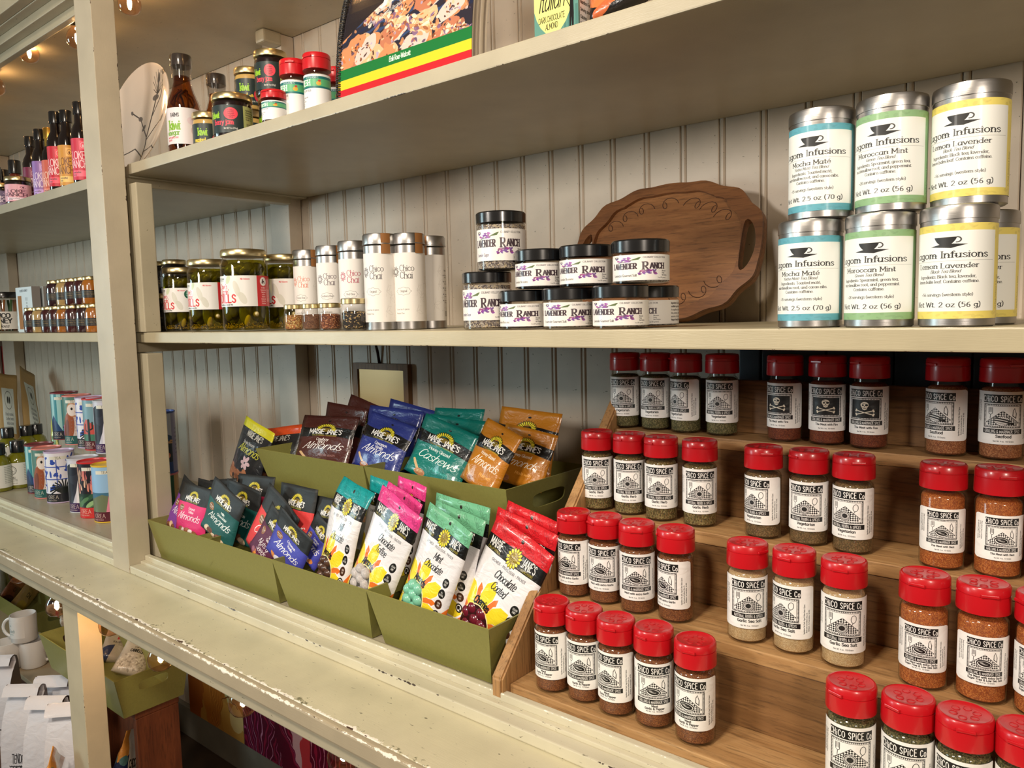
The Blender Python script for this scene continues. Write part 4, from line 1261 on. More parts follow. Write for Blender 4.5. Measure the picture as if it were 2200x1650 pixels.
for n, (px, y, yaw, li, sc, what) in enumerate(PK):
    x = xat(px, y, ZM + 0.08)
    r = thing('pickle_jar', 'glass jar of dill pickles %s' % what, 'jar', (x, y, ZM), -math.atan2(x, y) + math.radians(yaw + 33), 'pickle jars on the middle shelf')
    r.scale = (sc, sc, sc * 1.02)
    part('jar_body', 'pk_glass', m_glass, pk_glass, r)
    part('brine', 'pk_brine', m_brine, pk_brine, r)
    part('lid', 'pk_lid', m_gold, pk_lid, r)
    part('label', 'pk_lab', DL[li], pk_lab, r)
    for k in range(9):
        a = k * 2 * PI / 8
        q = PR - 0.0185 if k < 8 else 0
        part('pickle', 'pickle', m_pick, pickle, r, (q * math.cos(a), q * math.sin(a), 0.058 + 0.008 * (k % 3)), (0.10 * math.sin(k), 0.1 * math.cos(k), k))
    for k in range(5):
        a = -2.6 + k * 0.62
        part('pickle', 'pickle', m_pick, pickle, r, ((PR - 0.019) * math.cos(a), (PR - 0.019) * math.sin(a), 0.126), (0, 1.25, a + 1.57)).scale = (0.85, 0.85, 0.42)
    for k in range(2):
        a = -1.5 + k * 0.5
        part('garlic', 'garlic', m_garl, lambda: spheremesh(1, 10, 7, (0.006, 0.006, 0.013)), r, ((PR - 0.010) * math.cos(a), (PR - 0.010) * math.sin(a), 0.022 + 0.012 * k), (0.4 + k, 0.3, 0))
    sd = part('mustard_seeds', 'seeds', m_seed, seeds, r)
    sd['kind'] = 'stuff'

# ------------------------------------------------------------------ dark preserve jars beside the post (two levels)
def honey_body(): return lathemesh([(0.021, 0.0), (0.0265, 0.002), (0.0275, 0.006), (0.0275, 0.062), (0.0255, 0.072), (0.0215, 0.079), (0.0205, 0.083)], 30, True, True)
def honey_shell(): return lathemesh([(0.022, 0.0002), (0.0275, 0.002), (0.0285, 0.006), (0.0285, 0.0625), (0.0262, 0.073), (0.0222, 0.080), (0.0215, 0.084)], 30, True, False)
def honey_lid(): return lathemesh([(0.0215, 0.081), (0.0238, 0.0812), (0.0242, 0.084), (0.0238, 0.0915), (0.0225, 0.0930), (0.0005, 0.0925)], 30)
def honey_lab(): return wrapmesh(0.0286, 0.022, 0.047, 170, 26)
hp = Pic(300, 140, (24, 20, 16))
hp.text('Black Honey', 150, 44, 22, (150, 124, 70), (0.09, 0.05), 0.8, serif=True, al='c')
hp.text('Creamy Spun', 150, 84, 26, (160, 132, 76), (0.09, 0.05), 0.75, serif=True, al='c')
hp.text('pure small batch', 150, 118, 15, (128, 104, 60), (0.1, 0.07), 0.8, al='c')
m_hlab = printed('dark_gold_label', hp.image('honey_label'), 0.4)
HC = {'dark red': plain('dark_red_honey', (66, 16, 18), 0.25), 'black': plain('black_preserve', (16, 10, 12), 0.2), 'cream': plain('cream_honey', (186, 152, 92), 0.35), 'amber': plain('amber_honey', (172, 102, 26), 0.25), 'plum': plain('plum_honey', (48, 12, 22), 0.25)}
_hj = {}
def honey(col, px, y, z, label, sc=1.0, cat='jar', group=None, scx=None):
    if col not in _hj:
        r = thing('honey_jar', 'x', 'jar')
        part('jar_body', 'honey_shell', m_glass, honey_shell, r)
        part('honey', 'honey_body', HC[col], honey_body, r)
        part('lid', 'honey_lid', m_gold, honey_lid, r)
        part('label', 'honey_lab', m_hlab, honey_lab, r)
        _hj[col] = r
    else: r = copy_tree(_hj[col])
    x = xat(px, y, z + 0.03)
    r.location = (x, y, z); r.scale = (scx or sc, scx or sc, sc)
    r.rotation_euler = (0, 0, -math.atan2(x, y) + math.radians(-14))
    return tag(r, label, cat, group)
g = 'black preserve jars beside the post'
s1 = 0.99
honey('black', 334, 0.955, ZM, 'black preserve jar on the shelf beside the post, bottom of its stack', s1 * 1.06, group=g, scx=1.42)
honey('black', 322, 1.055, ZM, 'black preserve jar behind another at the foot of the stack', s1 * 1.06, group=g, scx=1.35)
honey('black', 372, 1.06, ZM, 'black preserve jar under the top pair, behind a pickle jar', s1 * 1.06, group=g, scx=1.35)
zt = ZM + 0.093 * s1 * 1.06
honey('black', 377, 1.06, zt, 'black preserve jar on top of the stack, behind the stickered pickle jar', s1 * 1.05, group=g, scx=1.30)
honey('black', 342, 1.055, zt, 'black preserve jar on top of the stack, in the middle of three', s1 * 1.05, group=g, scx=1.22)
honey('black', 316, 1.10, zt, 'black preserve jar on top of the stack, tucked against the post', s1 * 1.05, group=g, scx=1.1)
honey('black', 296, 1.10, ZM, 'black preserve jar hidden low behind the front stile', s1 * 1.06, group=g, scx=1.1)

# ------------------------------------------------------------------ lavender jars
VR = 0.0385
def lv_glass(h):
    return lambda: lathemesh([(VR - 0.004, 0.0004), (VR, 0.0018), (VR, h - 0.019), (VR - 0.003, h - 0.017), (VR - 0.003, h - 0.012)], 44, True, False)
def lv_fill(h):
    return lambda: lathemesh([(VR - 0.005, 0.0026), (VR - 0.0014, 0.0040), (VR - 0.0014, h - 0.0205), (0.0005, h - 0.0195)], 36)
def lv_lid(h):
    return lambda: lathemesh([(VR - 0.001, h - 0.0165), (VR + 0.0006, h - 0.0163), (VR + 0.0008, h - 0.0020), (VR - 0.0010, h), (VR - 0.003, h - 0.0006), (0.0005, h - 0.0006)], 48)
def lv_lab(h):
    return lambda: wrapmesh(VR, 0.0150 if h > 0.07 else 0.0050, h - (0.0270 if h > 0.07 else 0.0205), 226, 50)
m_lsug = speckle('lavender_sugar', [(150, 142, 138), (120, 110, 108), (190, 184, 178), (84, 76, 82), (206, 190, 160)], 520)
m_lsal = speckle('gourmet_salt', [(196, 190, 186), (170, 164, 162), (120, 112, 116), (214, 210, 206)], 420)
m_lblo = speckle('lavender_blossom', [(70, 62, 72), (92, 84, 90), (52, 46, 54), (124, 116, 118)], 560, stretch=(1, 1, 0.5))
VL = {k: printed('lavender_label', lavender(t, c), 0.4, 0.2) for k, t, c in (('sugar', 'Lavender Sugar', (72, 58, 86)), ('salt', 'Lavender Gourmet Salt', (70, 66, 64)), ('blossom', 'Lavender Blossoms', (96, 84, 66)))}
LVF = {'sugar': m_lsug, 'salt': m_lsal, 'blossom': m_lblo}
def lav(kind, h, px, y, z, yaw, what):
    x = xat(px, y, z + h / 2)
    r = thing('lavender_jar', 'black lidded %s jar with a lavender label, %s' % ('tall' if h > 0.07 else 'low', what), 'jar', (x, y, z), -math.atan2(x, y) + math.radians(yaw + 50), 'lavender jars on the middle shelf')
    q = '%d' % round(h * 1000)
    part('jar_body', 'lvg' + q, m_plastic_clear, lv_glass(h), r)
    part('contents', 'lvf' + q, LVF[kind], lv_fill(h), r)
    part('lid', 'lvl' + q, m_blackcap, lv_lid(h), r)
    part('label', 'lvb' + q, VL[kind], lv_lab(h), r)
TAL, LOW = 0.0900, 0.0590
lav('sugar', TAL, 1047, 0.922, ZM, -26, 'at the foot of the stack')
lav('sugar', TAL, 1077, 0.925, ZM + TAL, -14, 'alone on top of the other tall jar')
lav('blossom', LOW, 1128, 0.925, ZM, -30, 'bottom row, wedged against the tall jar')
lav('salt', LOW, 1222, 0.918, ZM, -6, 'bottom row, between two low jars')
lav('salt', LOW, 1333, 0.914, ZM, -14, 'bottom row, under the highest low jar')
lav('salt', LOW, 1400, 0.995, ZM, -50, 'bottom row, shaded behind its neighbour')
lav('blossom', LOW, 1162, 0.928, ZM + LOW, -22, 'upper row, next to the tall stack')
lav('blossom', LOW, 1260, 0.926, ZM + LOW, -20, 'upper row, middle of three')
lav('salt', LOW, 1376, 0.922, ZM + LOW, -8, 'upper row, in front of the wooden tray')
# ------------------------------------------------------------------ scalloped oak tray leaning on the wall
def flatshape(outer, holes, t, bev=0.0):
    """a plate in the xz plane with holes, thickness t towards +y"""
    bm = bmesh.new()
    ed = []
    for loop in [outer] + holes:
        vs = [bm.verts.new((x, 0, z)) for x, z in loop]
        for i in range(len(vs)): ed.append(bm.edges.new((vs[i], vs[(i + 1) % len(vs)])))
    bmesh.ops.triangle_fill(bm, use_beauty=True, use_dissolve=False, edges=ed)
    r = bmesh.ops.extrude_face_region(bm, geom=bm.faces[:])
    bmesh.ops.translate(bm, verts=[v for v in r['geom'] if isinstance(v, bmesh.types.BMVert)], vec=(0, t, 0))
    bmesh.ops.recalc_face_normals(bm, faces=bm.faces)
    me = bpy.data.meshes.new('m')
    bm.to_mesh(me); bm.free()
    return me
def tray_out(k, n=120):
    o = []
    for i in range(n):
        a = 2 * PI * i / n
        c, s = math.cos(a), math.sin(a)
        r = 1.0 / ((abs(c) ** 2.35 + abs(s) ** 2.35) ** (1 / 2.35))
        q = abs(math.degrees(math.atan2(abs(s), abs(c))))
        for m, wd, am in ((30, 9, 0.035), (52, 8, 0.04), (74, 7, 0.022)):
            d = (q - m) / wd
            r += am * d * math.exp(-d * d) * -1.4
        o.append((0.196 * r * c * k, 0.138 * r * s * k))
    return o
def slot(cx, cz, rx, rz, n=20):
    return [(cx + rx * math.cos(2 * PI * i / n), cz + rz * math.sin(2 * PI * i / n)) for i in range(n)]
m_oak = wood('oak_tray', (122, 78, 44), (172, 120, 74), 0, 12, 0.42, knots=False)
m_oakd = wood('oak_rim', (106, 66, 38), (150, 100, 60), 0, 12, 0.4, knots=False)
m_carve = plain('carved_line', (74, 42, 24), 0.6)
tx = (xat(1234, 1.31, 1.70) + xat(1640, 1.31, 1.70)) / 2
tray = thing('serving_tray', 'scalloped oak serving tray with two handle slots leaning against the boarded wall', 'tray', (tx, 1.268, ZM + 0.0025))
tilt = -0.33
hs = [slot(-0.1715, 0.0, 0.0135, 0.048), slot(0.1715, 0.0, 0.0135, 0.048)]
hs = [[(x + (0.006 * (abs(z) / 0.046) ** 2) * (-1 if x > 0 else 1), z) for x, z in h] for h in hs]
me = flatshape(tray_out(1.0), hs, 0.012)
T0 = (0, 0.0, 0.138)
link('board', me, m_oak, tray, (0, 0.046, 0.1315), (tilt, 0, 0))
inner = [(x * (0.80 if abs(x) > 0.11 else 0.86), z * 0.86) for x, z in tray_out(1.0)]
rim = flatshape(tray_out(0.999), hs + [inner], 0.0075)
ro = link('rim', rim, m_oakd, tray, (0, 0.046, 0.1315), (tilt, 0, 0))
ro.location = Vector((0, 0.046, 0.1315)) + Matrix.Rotation(tilt, 3, 'X') @ Vector((0, -0.0078, 0))
sw = []
for (cx, cz, f, g_) in ((-0.115, 0.062, 1, 1), (-0.05, 0.092, 1, 1), (0.05, 0.092, -1, 1), (0.115, 0.062, -1, 1), (-0.115, -0.062, 1, -1), (0.115, -0.062, -1, -1), (0.05, -0.092, -1, -1), (0.0, 0.098, 1, 1), (-0.085, 0.08, 1, 1), (0.085, 0.08, -1, 1), (0.088, -0.08, -1, -1)):
    pts = [(cx + f * (0.022 - 0.0009 * i) * math.cos(i * 0.42) * (1 - i / 26) * 0.9 - f * i * 0.0006, -0.0004, cz + g_ * (0.015 * math.sin(i * 0.42)) * (1 - i / 26)) for i in range(20)]
    sw.append((tubemesh(pts, 0.0007, 4), Matrix.Identity(4)))
co = link('carving', joinmesh(sw), m_carve, tray, (0, 0.046, 0.1315), (tilt, 0, 0))
co['kind'] = 'stuff'

# small framed plaque on the wall
pc = onY(817, 848, 1.374)
pl_ = thing('wall_plaque', 'small wood framed plaque hanging from a nail on the boarded wall', 'plaque', (pc[0], 1.374, pc[2]))
m_plq = wood('plaque_wood', (112, 76, 40), (140, 98, 54), 2, 14, knots=False)
link('frame', flatshape([(-0.112, -0.085), (0.112, -0.085), (0.112, 0.085), (-0.112, 0.085)], [[(-0.094, -0.068), (0.094, -0.068), (0.094, 0.068), (-0.094, 0.068)]], 0.014), m_plq, pl_)
box('panel', -0.096, 0.096, 0.004, 0.010, -0.07, 0.07, plain('brass_panel', (176, 138, 78), 0.3, 0.3), pl_)
link('hook', tubemesh([(-0.012, 0.012, 0.082), (-0.012, 0.006, 0.118), (-0.014, 0.002, 0.140), (-0.02, -0.004, 0.146)], 0.004, 6), plain('dark_iron', (56, 40, 34), 0.5, 0.6), pl_)
rc = onY(22, 784, 1.374)
r2 = thing('wall_plaque', 'red panelled wooden plaque hanging behind the kraft bags', 'plaque', (rc[0], 1.374, rc[2]))
link('frame', flatshape([(-0.15, -0.12), (0.15, -0.12), (0.15, 0.12), (-0.15, 0.12)], [[(-0.122, -0.094), (0.122, -0.094), (0.122, 0.094), (-0.122, 0.094)]], 0.014), plain('brown_frame', (84, 52, 34), 0.5), r2)
box('panel', -0.126, 0.126, 0.004, 0.010, -0.098, 0.098, plain('red_panel', (150, 34, 30), 0.45, grain=0.2, scale=30), r2)
link('hook', tubemesh([(0, 0.010, 0.118), (0, 0.006, 0.15), (0, 0.0, 0.165)], 0.004, 6), plain('dark_iron', (56, 40, 34), 0.5, 0.6), r2)

# ------------------------------------------------------------------ green trays
m_green = plain('green_board', (134, 131, 70), 0.42, grain=0.06, scale=200)
def traymesh(lx, ly, h, fx0, fx1, fy0, fy1, slots=True):
    """open tapering box; base lx by ly centred on x, front at y=0; flare at each side; handle slots in the ends"""
    bm = bmesh.new()
    b = [(-lx / 2, 0), (lx / 2, 0), (lx / 2, ly), (-lx / 2, ly)]
    t = [(-lx / 2 - fx0, -fy0), (lx / 2 + fx1, -fy0), (lx / 2 + fx1, ly + fy1), (-lx / 2 - fx0, ly + fy1)]
    B = [bm.verts.new((x, y, 0)) for x, y in b]
    Tt = [bm.verts.new((x, y, h)) for x, y in t]
    bm.faces.new(B[::-1])
    for i in range(4):
        j = (i + 1) % 4
        if i % 2 == 0 or not slots:
            bm.faces.new((B[i], B[j], Tt[j], Tt[i]))
            continue
        A = [B[i].co.copy(), B[j].co.copy(), Tt[j].co.copy(), Tt[i].co.copy()]
        def P(u, v): return A[0] * (1 - u) * (1 - v) + A[1] * u * (1 - v) + A[2] * u * v + A[3] * (1 - u) * v
        n = 24
        outer = []
        for k in range(n):
            s = 4 * k / n
            e, f = int(s), s - int(s)
            outer.append(((f, 0), (1, f), (1 - f, 1), (0, 1 - f))[e])
        ov = []
        for (u, v) in outer:
            if (u, v) == (0, 0): ov.append(B[i])
            elif (u, v) == (1, 0): ov.append(B[j])
            elif (u, v) == (1, 1): ov.append(Tt[j])
            elif (u, v) == (0, 1): ov.append(Tt[i])
            else: ov.append(bm.verts.new(P(u, v)))
        hv = []
        for (u, v) in outer:
            a = math.atan2(v - 0.5, u - 0.5)
            c, s = math.cos(a), math.sin(a)
            q = (abs(c) ** 4 + abs(s) ** 4) ** (-0.25)
            hv.append(bm.verts.new(P(0.5 + 0.21 * c * q, 0.66 + 0.125 * s * q)))
        for k in range(n):
            l = (k + 1) % n
            bm.faces.new((ov[k], ov[l], hv[l], hv[k]))
    bmesh.ops.recalc_face_normals(bm, faces=bm.faces)
    me = bpy.data.meshes.new('m')
    bm.to_mesh(me); bm.free()
    return me
def green_tray(x0, x1, y, z, ly, h, fl, label, group='green trays of snack pouches'):
    o = link('display_tray', traymesh(x1 - x0, ly, h, *fl), m_green, None, ((x0 + x1) / 2, y, z + 0.0022))
    s = o.modifiers.new('walls', 'SOLIDIFY'); s.thickness = 0.0026; s.offset = 0.0
    return tag(o, label, 'tray', group)
BT = 0.868
trays = []
for (rx0, rx1, bx0, lbl) in ((318, 447, 345, 'green tray of small black topped pouches next to the post'), (425, 585, 462, 'green tray holding the red and blue small pouches'), (585, 787, 622, 'green tray holding chocolate and toffee pouches'), (788, 1050, 829, 'green tray holding mint and cherry pouches beside the spice rack')):
    zr = ZF + 0.101
    X0, X1 = onY(rx0, 0, 1.0)[0], 0
    yr = 0.842
    a, b = xat(rx0, yr, zr), xat(rx1, yr, zr)
    c = xat(bx0, BT, ZF)
    d = b - 0.020
    trays.append((a, b))
    green_tray(max(c, a + 0.006), d, BT, ZF, 0.098, 0.101, (max(c, a + 0.006) - a, 0.020, BT - yr, 0.022), lbl)
# rear pair on a low crate
m_crate = wood('crate_wood', (120, 82, 48), (156, 112, 70), 0, 12)
YR, ZR = 1.03, 1.287
ra, rb, rcx = xat(550, YR, ZR), xat(782, YR, ZR), xat(1085, YR, ZR)
crate = thing('wooden_crate', 'low wooden crate hidden under the raised rear green trays', 'crate', (0, 0, 0))
cz = ZR - 0.118
box('top', ra + 0.05, rcx - 0.05, YR + 0.03, YR + 0.25, cz - 0.016, cz - 0.0005, m_crate, crate, 0.002)
for x in (ra + 0.05, (ra + rcx) / 2, rcx - 0.066):
    box('leg', x, x + 0.016, YR + 0.03, YR + 0.25, ZF + 0.0005, cz - 0.0165, m_crate, crate, 0.002)
green_tray(ra + 0.035, rb - 0.012, YR + 0.028, cz, 0.21, 0.117, (0.035, 0.010, 0.028, 0.03), 'raised green tray holding dark brown and blue pouches')
green_tray(rb + 0.012, rcx - 0.012, YR + 0.028, cz, 0.21, 0.117, (0.010, 0.014, 0.028, 0.03), 'raised green tray holding teal and gold pouches')

# ------------------------------------------------------------------ pouches
def pouchmesh(wd, ht, th, seed, curl=0.0, nu=12, nv=16):
    rr = np.random.default_rng(seed)
    ph = rr.uniform(0, 6.28, 8)
    vs, uv, fs = [], [], []
    def thick(u, v):
        s = max(0.0, 1 - abs(2 * u - 1) ** 2.6)
        top = min(1.0, max(0.0, (0.86 - v) / 0.5))
        bot = min(1.0, (v + 0.03) / 0.10)
        return th * (s ** 0.65) * (top ** 0.75) * (bot ** 0.5)
    for side in (-1, 1):
        for j in range(nv + 1):
            v = j / nv
            for i in range(nu + 1):
                u = i / nu
                w2 = wd * (1 - 0.035 * math.sin(PI * min(1, v / 0.9)) * (1 if 0.02 < u < 0.98 else 1))
                t = thick(u, v)
                wr = 0.0016 * (math.sin(9 * u + 5 * v + ph[0]) + math.sin(14 * v - 6 * u + ph[1]) + 0.7 * math.sin(23 * u + 11 * v + ph[2])) * min(1.0, t / (0.25 * th + 1e-6)) * 0.7
                bend = 0.004 * math.sin(2.2 * v + ph[3]) * math.sin(PI * v) + curl * max(0.0, v - 0.72) ** 2 * 9 * ht * 0.1 + 0.0022 * math.sin(7 * u + ph[4]) * max(0.0, v - 0.7) * 3
                y = side * (t / 2 + 0.0005) + bend + wr * (1 if side < 0 else -1)
                vs.append(((u - 0.5) * w2, y, v * ht))
                uv.append((u, v))
    m = (nu + 1) * (nv + 1)
    for j in range(nv):
        for i in range(nu):
            a = j * (nu + 1) + i
            fs.append((a, a + 1, a + nu + 2, a + nu + 1))
            b = a + m
            fs.append((b, b + nu + 1, b + nu + 2, b + 1))
    ring = [i for i in range(nu)] + [j * (nu + 1) + nu for j in range(nv)] + [nv * (nu + 1) + i for i in range(nu, 0, -1)] + [j * (nu + 1) for j in range(nv, 0, -1)]
    for k in range(len(ring)):
        a, b = ring[k], ring[(k + 1) % len(ring)]
        fs.append((b, a, a + m, b + m))
    return mesh(vs, fs, True, uv)
_ps = [0]
def pouch(name, mat, TL, TR, B, yt, yb, th, label, group, cat='pouch', dy=0.0, candy=None, curl=0.0, zmin=None):
    """front corners of the top edge at pixels TL, TR (depth yt, right corner dy further back); bottom centre at pixel B, depth yb"""
    _ps[0] += 1
    a, b = Vector(onY(*TL, yt)), Vector(onY(*TR, yt + dy))
    c = Vector(onY(*B, yb))
    xh = (b - a).normalized()
    if zmin is None: zmin = ZF + 0.006 if yb < 1.0 else (cz + 0.006 if yb < 1.3 else 0)
    tc = (a + b) / 2
    if c.z < zmin: c = c + (tc - c) * ((zmin - c.z) / (tc.z - c.z))
    up = tc - c
    ht = up.length
    up.normalize()
    # keep the width, tilt the cross axis so the pouch stays square to its own spine
    yh = up.cross(xh).normalized()
    xh2 = yh.cross(up).normalized()
    wd = abs((b - a).dot(xh2))
    o = link(name, pouchmesh(wd, ht, th, _ps[0], curl), mat)
    o.matrix_world = Matrix.Translation(c) @ Matrix((xh2, yh, up)).transposed().to_4x4()
    tag(o, label, cat, group)
    if candy is not None:
        cm, rad = candy
        rr = random.Random(_ps[0])
        k = 0
        for (u, v) in ((0.24, 0.16), (0.42, 0.14), (0.33, 0.235), (0.18, 0.235), (0.47, 0.22), (0.25, 0.30), (0.40, 0.305)):
            t = th * ((1 - abs(2 * u - 1) ** 2.6) ** 0.65)
            e = part('candy', 'candy%.4f' % rad, cm, lambda: spheremesh(rad, 12, 9, (1.0, 0.8, 0.86)), o, ((u - 0.5) * wd, -t / 2 + rad * 0.34, v * ht), (rr.uniform(-.5, .5), rr.uniform(-.8, .8), rr.uniform(-.4, .4)))
    return o
def pm(name, img): return printed(name, img, 0.30, 0.35, wrinkle=0.35, wscale=46)
def pmm(name, img): return printed(name, img, 0.58, 0.0, wrinkle=0.22, wscale=40)
# small matte pouches
D = {
    'purple': pmm('pouch_purple', pouch_dark((128, 66, 160), ['Toffee', 'Mocha'], ['Almonds'])),
    'pink': pmm('pouch_pink', pouch_dark((222, 44, 112), ['Coconut', 'Toffee'], ['Almonds'], (238, 226, 220), (150, 90, 60))),
    'green': pmm('pouch_green', pouch_dark((16, 84, 80), ['Milk', 'Chocolate'], ['Almonds'], (110, 66, 44), (216, 190, 160))),
    'crimson': pmm('pouch_crimson', pouch_dark((150, 22, 62), ['Dark', 'Cranberry'], ['Almonds'])),
    'red': pmm('pouch_red', pouch_dark((224, 62, 62), ['Sweet', 'Spicy'], ['Cashews'])),
    'plum': pmm('pouch_plum', pouch_dark((92, 34, 66), ['Sea', 'Salted'], ['Nuts &', 'Seeds'], (226, 140, 60), (150, 90, 110))),
    'blue': pmm('pouch_blue', pouch_dark((66, 70, 172), ['Cinnamon', 'Vanilla'], ['Almonds'], (232, 228, 236), (210, 130, 60))),
    'black': pmm('pouch_black', pouch_dark((34, 34, 44), ['Sea', 'Salt'], ['Almonds'])),
}
GS = 'small pouches in the end green tray'
pouch('snack_pouch', D['purple'], (389, 1034), (440, 1038), (376, 1142), 0.925, 0.890, 0.020, 'purple black topped pouch at the outer end of its tray', GS)
pouch('snack_pouch', D['black'], (426, 1036), (486, 1032), (440, 1140), 0.950, 0.925, 0.020, 'black pouch showing only its sunflower behind the pink one', GS)
pouch('snack_pouch', D['pink'], (393, 1040), (458, 1046), (408, 1150), 0.905, 0.880, 0.020, 'hot pink black topped pouch between the purple and green ones', GS)
pouch('snack_pouch', D['green'], (491, 1024), (563, 1061), (504, 1160), 0.940, 0.915, 0.020, 'dark green pouch leaning behind another green one', GS)
pouch('snack_pouch', D['green'], (458, 1036), (532, 1070), (462, 1156), 0.898, 0.878, 0.020, 'dark green pouch standing forward at the end of its tray', GS)
pouch('snack_pouch', D['black'], (452, 1034), (508, 1024), (474, 1130), 0.968, 0.945, 0.016, 'black foil pouch peeping out behind the green ones', GS)
GS2 = 'small pouches in the second green tray'
pouch('snack_pouch', D['crimson'], (516, 993), (588, 1050), (536, 1140), 0.985, 0.955, 0.018, 'black and crimson pouch tilted at the back of the trays', GS)
pouch('snack_pouch', D['red'], (607, 1031), (683, 1057), (624, 1182), 0.945, 0.915, 0.020, 'red pouch upright behind the tilted red one', GS2)
pouch('snack_pouch', D['red'], (570, 1063), (658, 1088), (558, 1200), 0.915, 0.892, 0.020, 'red pouch tilted in front of the upright red one', GS2)
pouch('snack_pouch', D['plum'], (574, 1098), (636, 1118), (552, 1202), 0.893, 0.878, 0.016, 'plum coloured pouch squeezed beside the blue one', GS2)
pouch('snack_pouch', D['blue'], (596, 1104), (678, 1144), (604, 1216), 0.880, 0.873, 0.014, 'bright blue pouch lowest and most forward in its tray', GS2)
pouch('snack_pouch', D['blue'], (676, 1108), (728, 1136), (656, 1202), 0.915, 0.892, 0.018, 'dark striped pouch with a blue foot beside the chocolate pouch', GS2)
pouch('snack_pouch', D['black'], (682, 1062), (738, 1078), (694, 1192), 0.950, 0.925, 0.018, 'black pouch behind the tall chocolate pouch', GS2)
# white front pouches with a clear window
WP = {
    'milk': pm('pouch_milk', pouch_white((24, 150, 152), 'Milk', 'Chocolate', 'Almonds', (92, 66, 50))),
    'toffee': pm('pouch_toffee', pouch_white((226, 66, 142), 'Chocolate', 'Toffee', 'Almonds', (186, 180, 178))),
    'mint': pm('pouch_mint', pouch_white((112, 184, 144), 'Mint', 'Chocolate', 'Almonds', (122, 196, 168))),
    'cherry': pm('pouch_cherry', pouch_white((212, 34, 44), 'Chocolate', 'Coated', 'Cherries', (120, 30, 50))),
}
C_milk = plain('chocolate_coating', (84, 58, 44), 0.3, coat=0.4)
C_tof = plain('sugar_dusted', (190, 184, 182), 0.7, grain=0.25, scale=300)
C_mint = plain('mint_coating', (128, 200, 172), 0.28, coat=0.4)
C_che = plain('cherry_coating', (112, 26, 46), 0.22, coat=0.6)
G3 = 'white pouches in the green trays'
pouch('candy_pouch', WP['milk'], (799, 1012), (852, 1052), (790, 1268), 0.965, 0.945, 0.020, 'teal topped white pouch tilted behind the front teal topped one', G3)
pouch('candy_pouch', WP['toffee'], (856, 1030), (920, 1038), (850, 1262), 0.968, 0.945, 0.018, 'pink topped pouch standing square at the back of its tray', G3)
pouch('candy_pouch', WP['toffee'], (838, 1028), (908, 1090), (806, 1264), 0.948, 0.925, 0.018, 'pink topped pouch twisted sideways between two others', G3)
pouch('candy_pouch', WP['milk'], (722, 1044), (798, 1040), (706, 1284), 0.925, 0.893, 0.028, 'white pouch of chocolate almonds with a curled teal top', G3, candy=(C_milk, 0.0112), curl=0.8)
pouch('candy_pouch', WP['toffee'], (816, 1059), (915, 1096), (778, 1306), 0.915, 0.888, 0.028, 'white pouch of grey dusted almonds with a pink top', G3, candy=(C_tof, 0.0122))
pouch('candy_pouch', WP['mint'], (935, 1076), (1055, 1073), (968, 1328), 0.968, 0.945, 0.018, 'mint topped pouch rearmost of the three mint topped ones', G3)
pouch('candy_pouch', WP['mint'], (934, 1097), (1049, 1096), (950, 1334), 0.945, 0.922, 0.020, 'mint topped pouch in the middle of the three mint topped ones', G3)
pouch('candy_pouch', WP['mint'], (914, 1113), (1031, 1110), (894, 1340), 0.918, 0.892, 0.026, 'mint topped pouch with pale green coated almonds in its window', G3, candy=(C_mint, 0.0122))
pouch('candy_pouch', WP['cherry'], (1088, 1092), (1208, 1106), (1090, 1342), 0.990, 0.962, 0.018, 'red topped pouch rearmost of the three red topped ones', G3)
pouch('candy_pouch', WP['cherry'], (1068, 1104), (1206, 1134), (1074, 1362), 0.972, 0.944, 0.018, 'red topped pouch in the middle of the three red topped ones', G3)
pouch('candy_pouch', WP['cherry'], (1064, 1122), (1200, 1180), (1026, 1400), 0.950, 0.918, 0.028, 'red topped white pouch with dark red cherries in its window', G3, candy=(C_che, 0.0142))
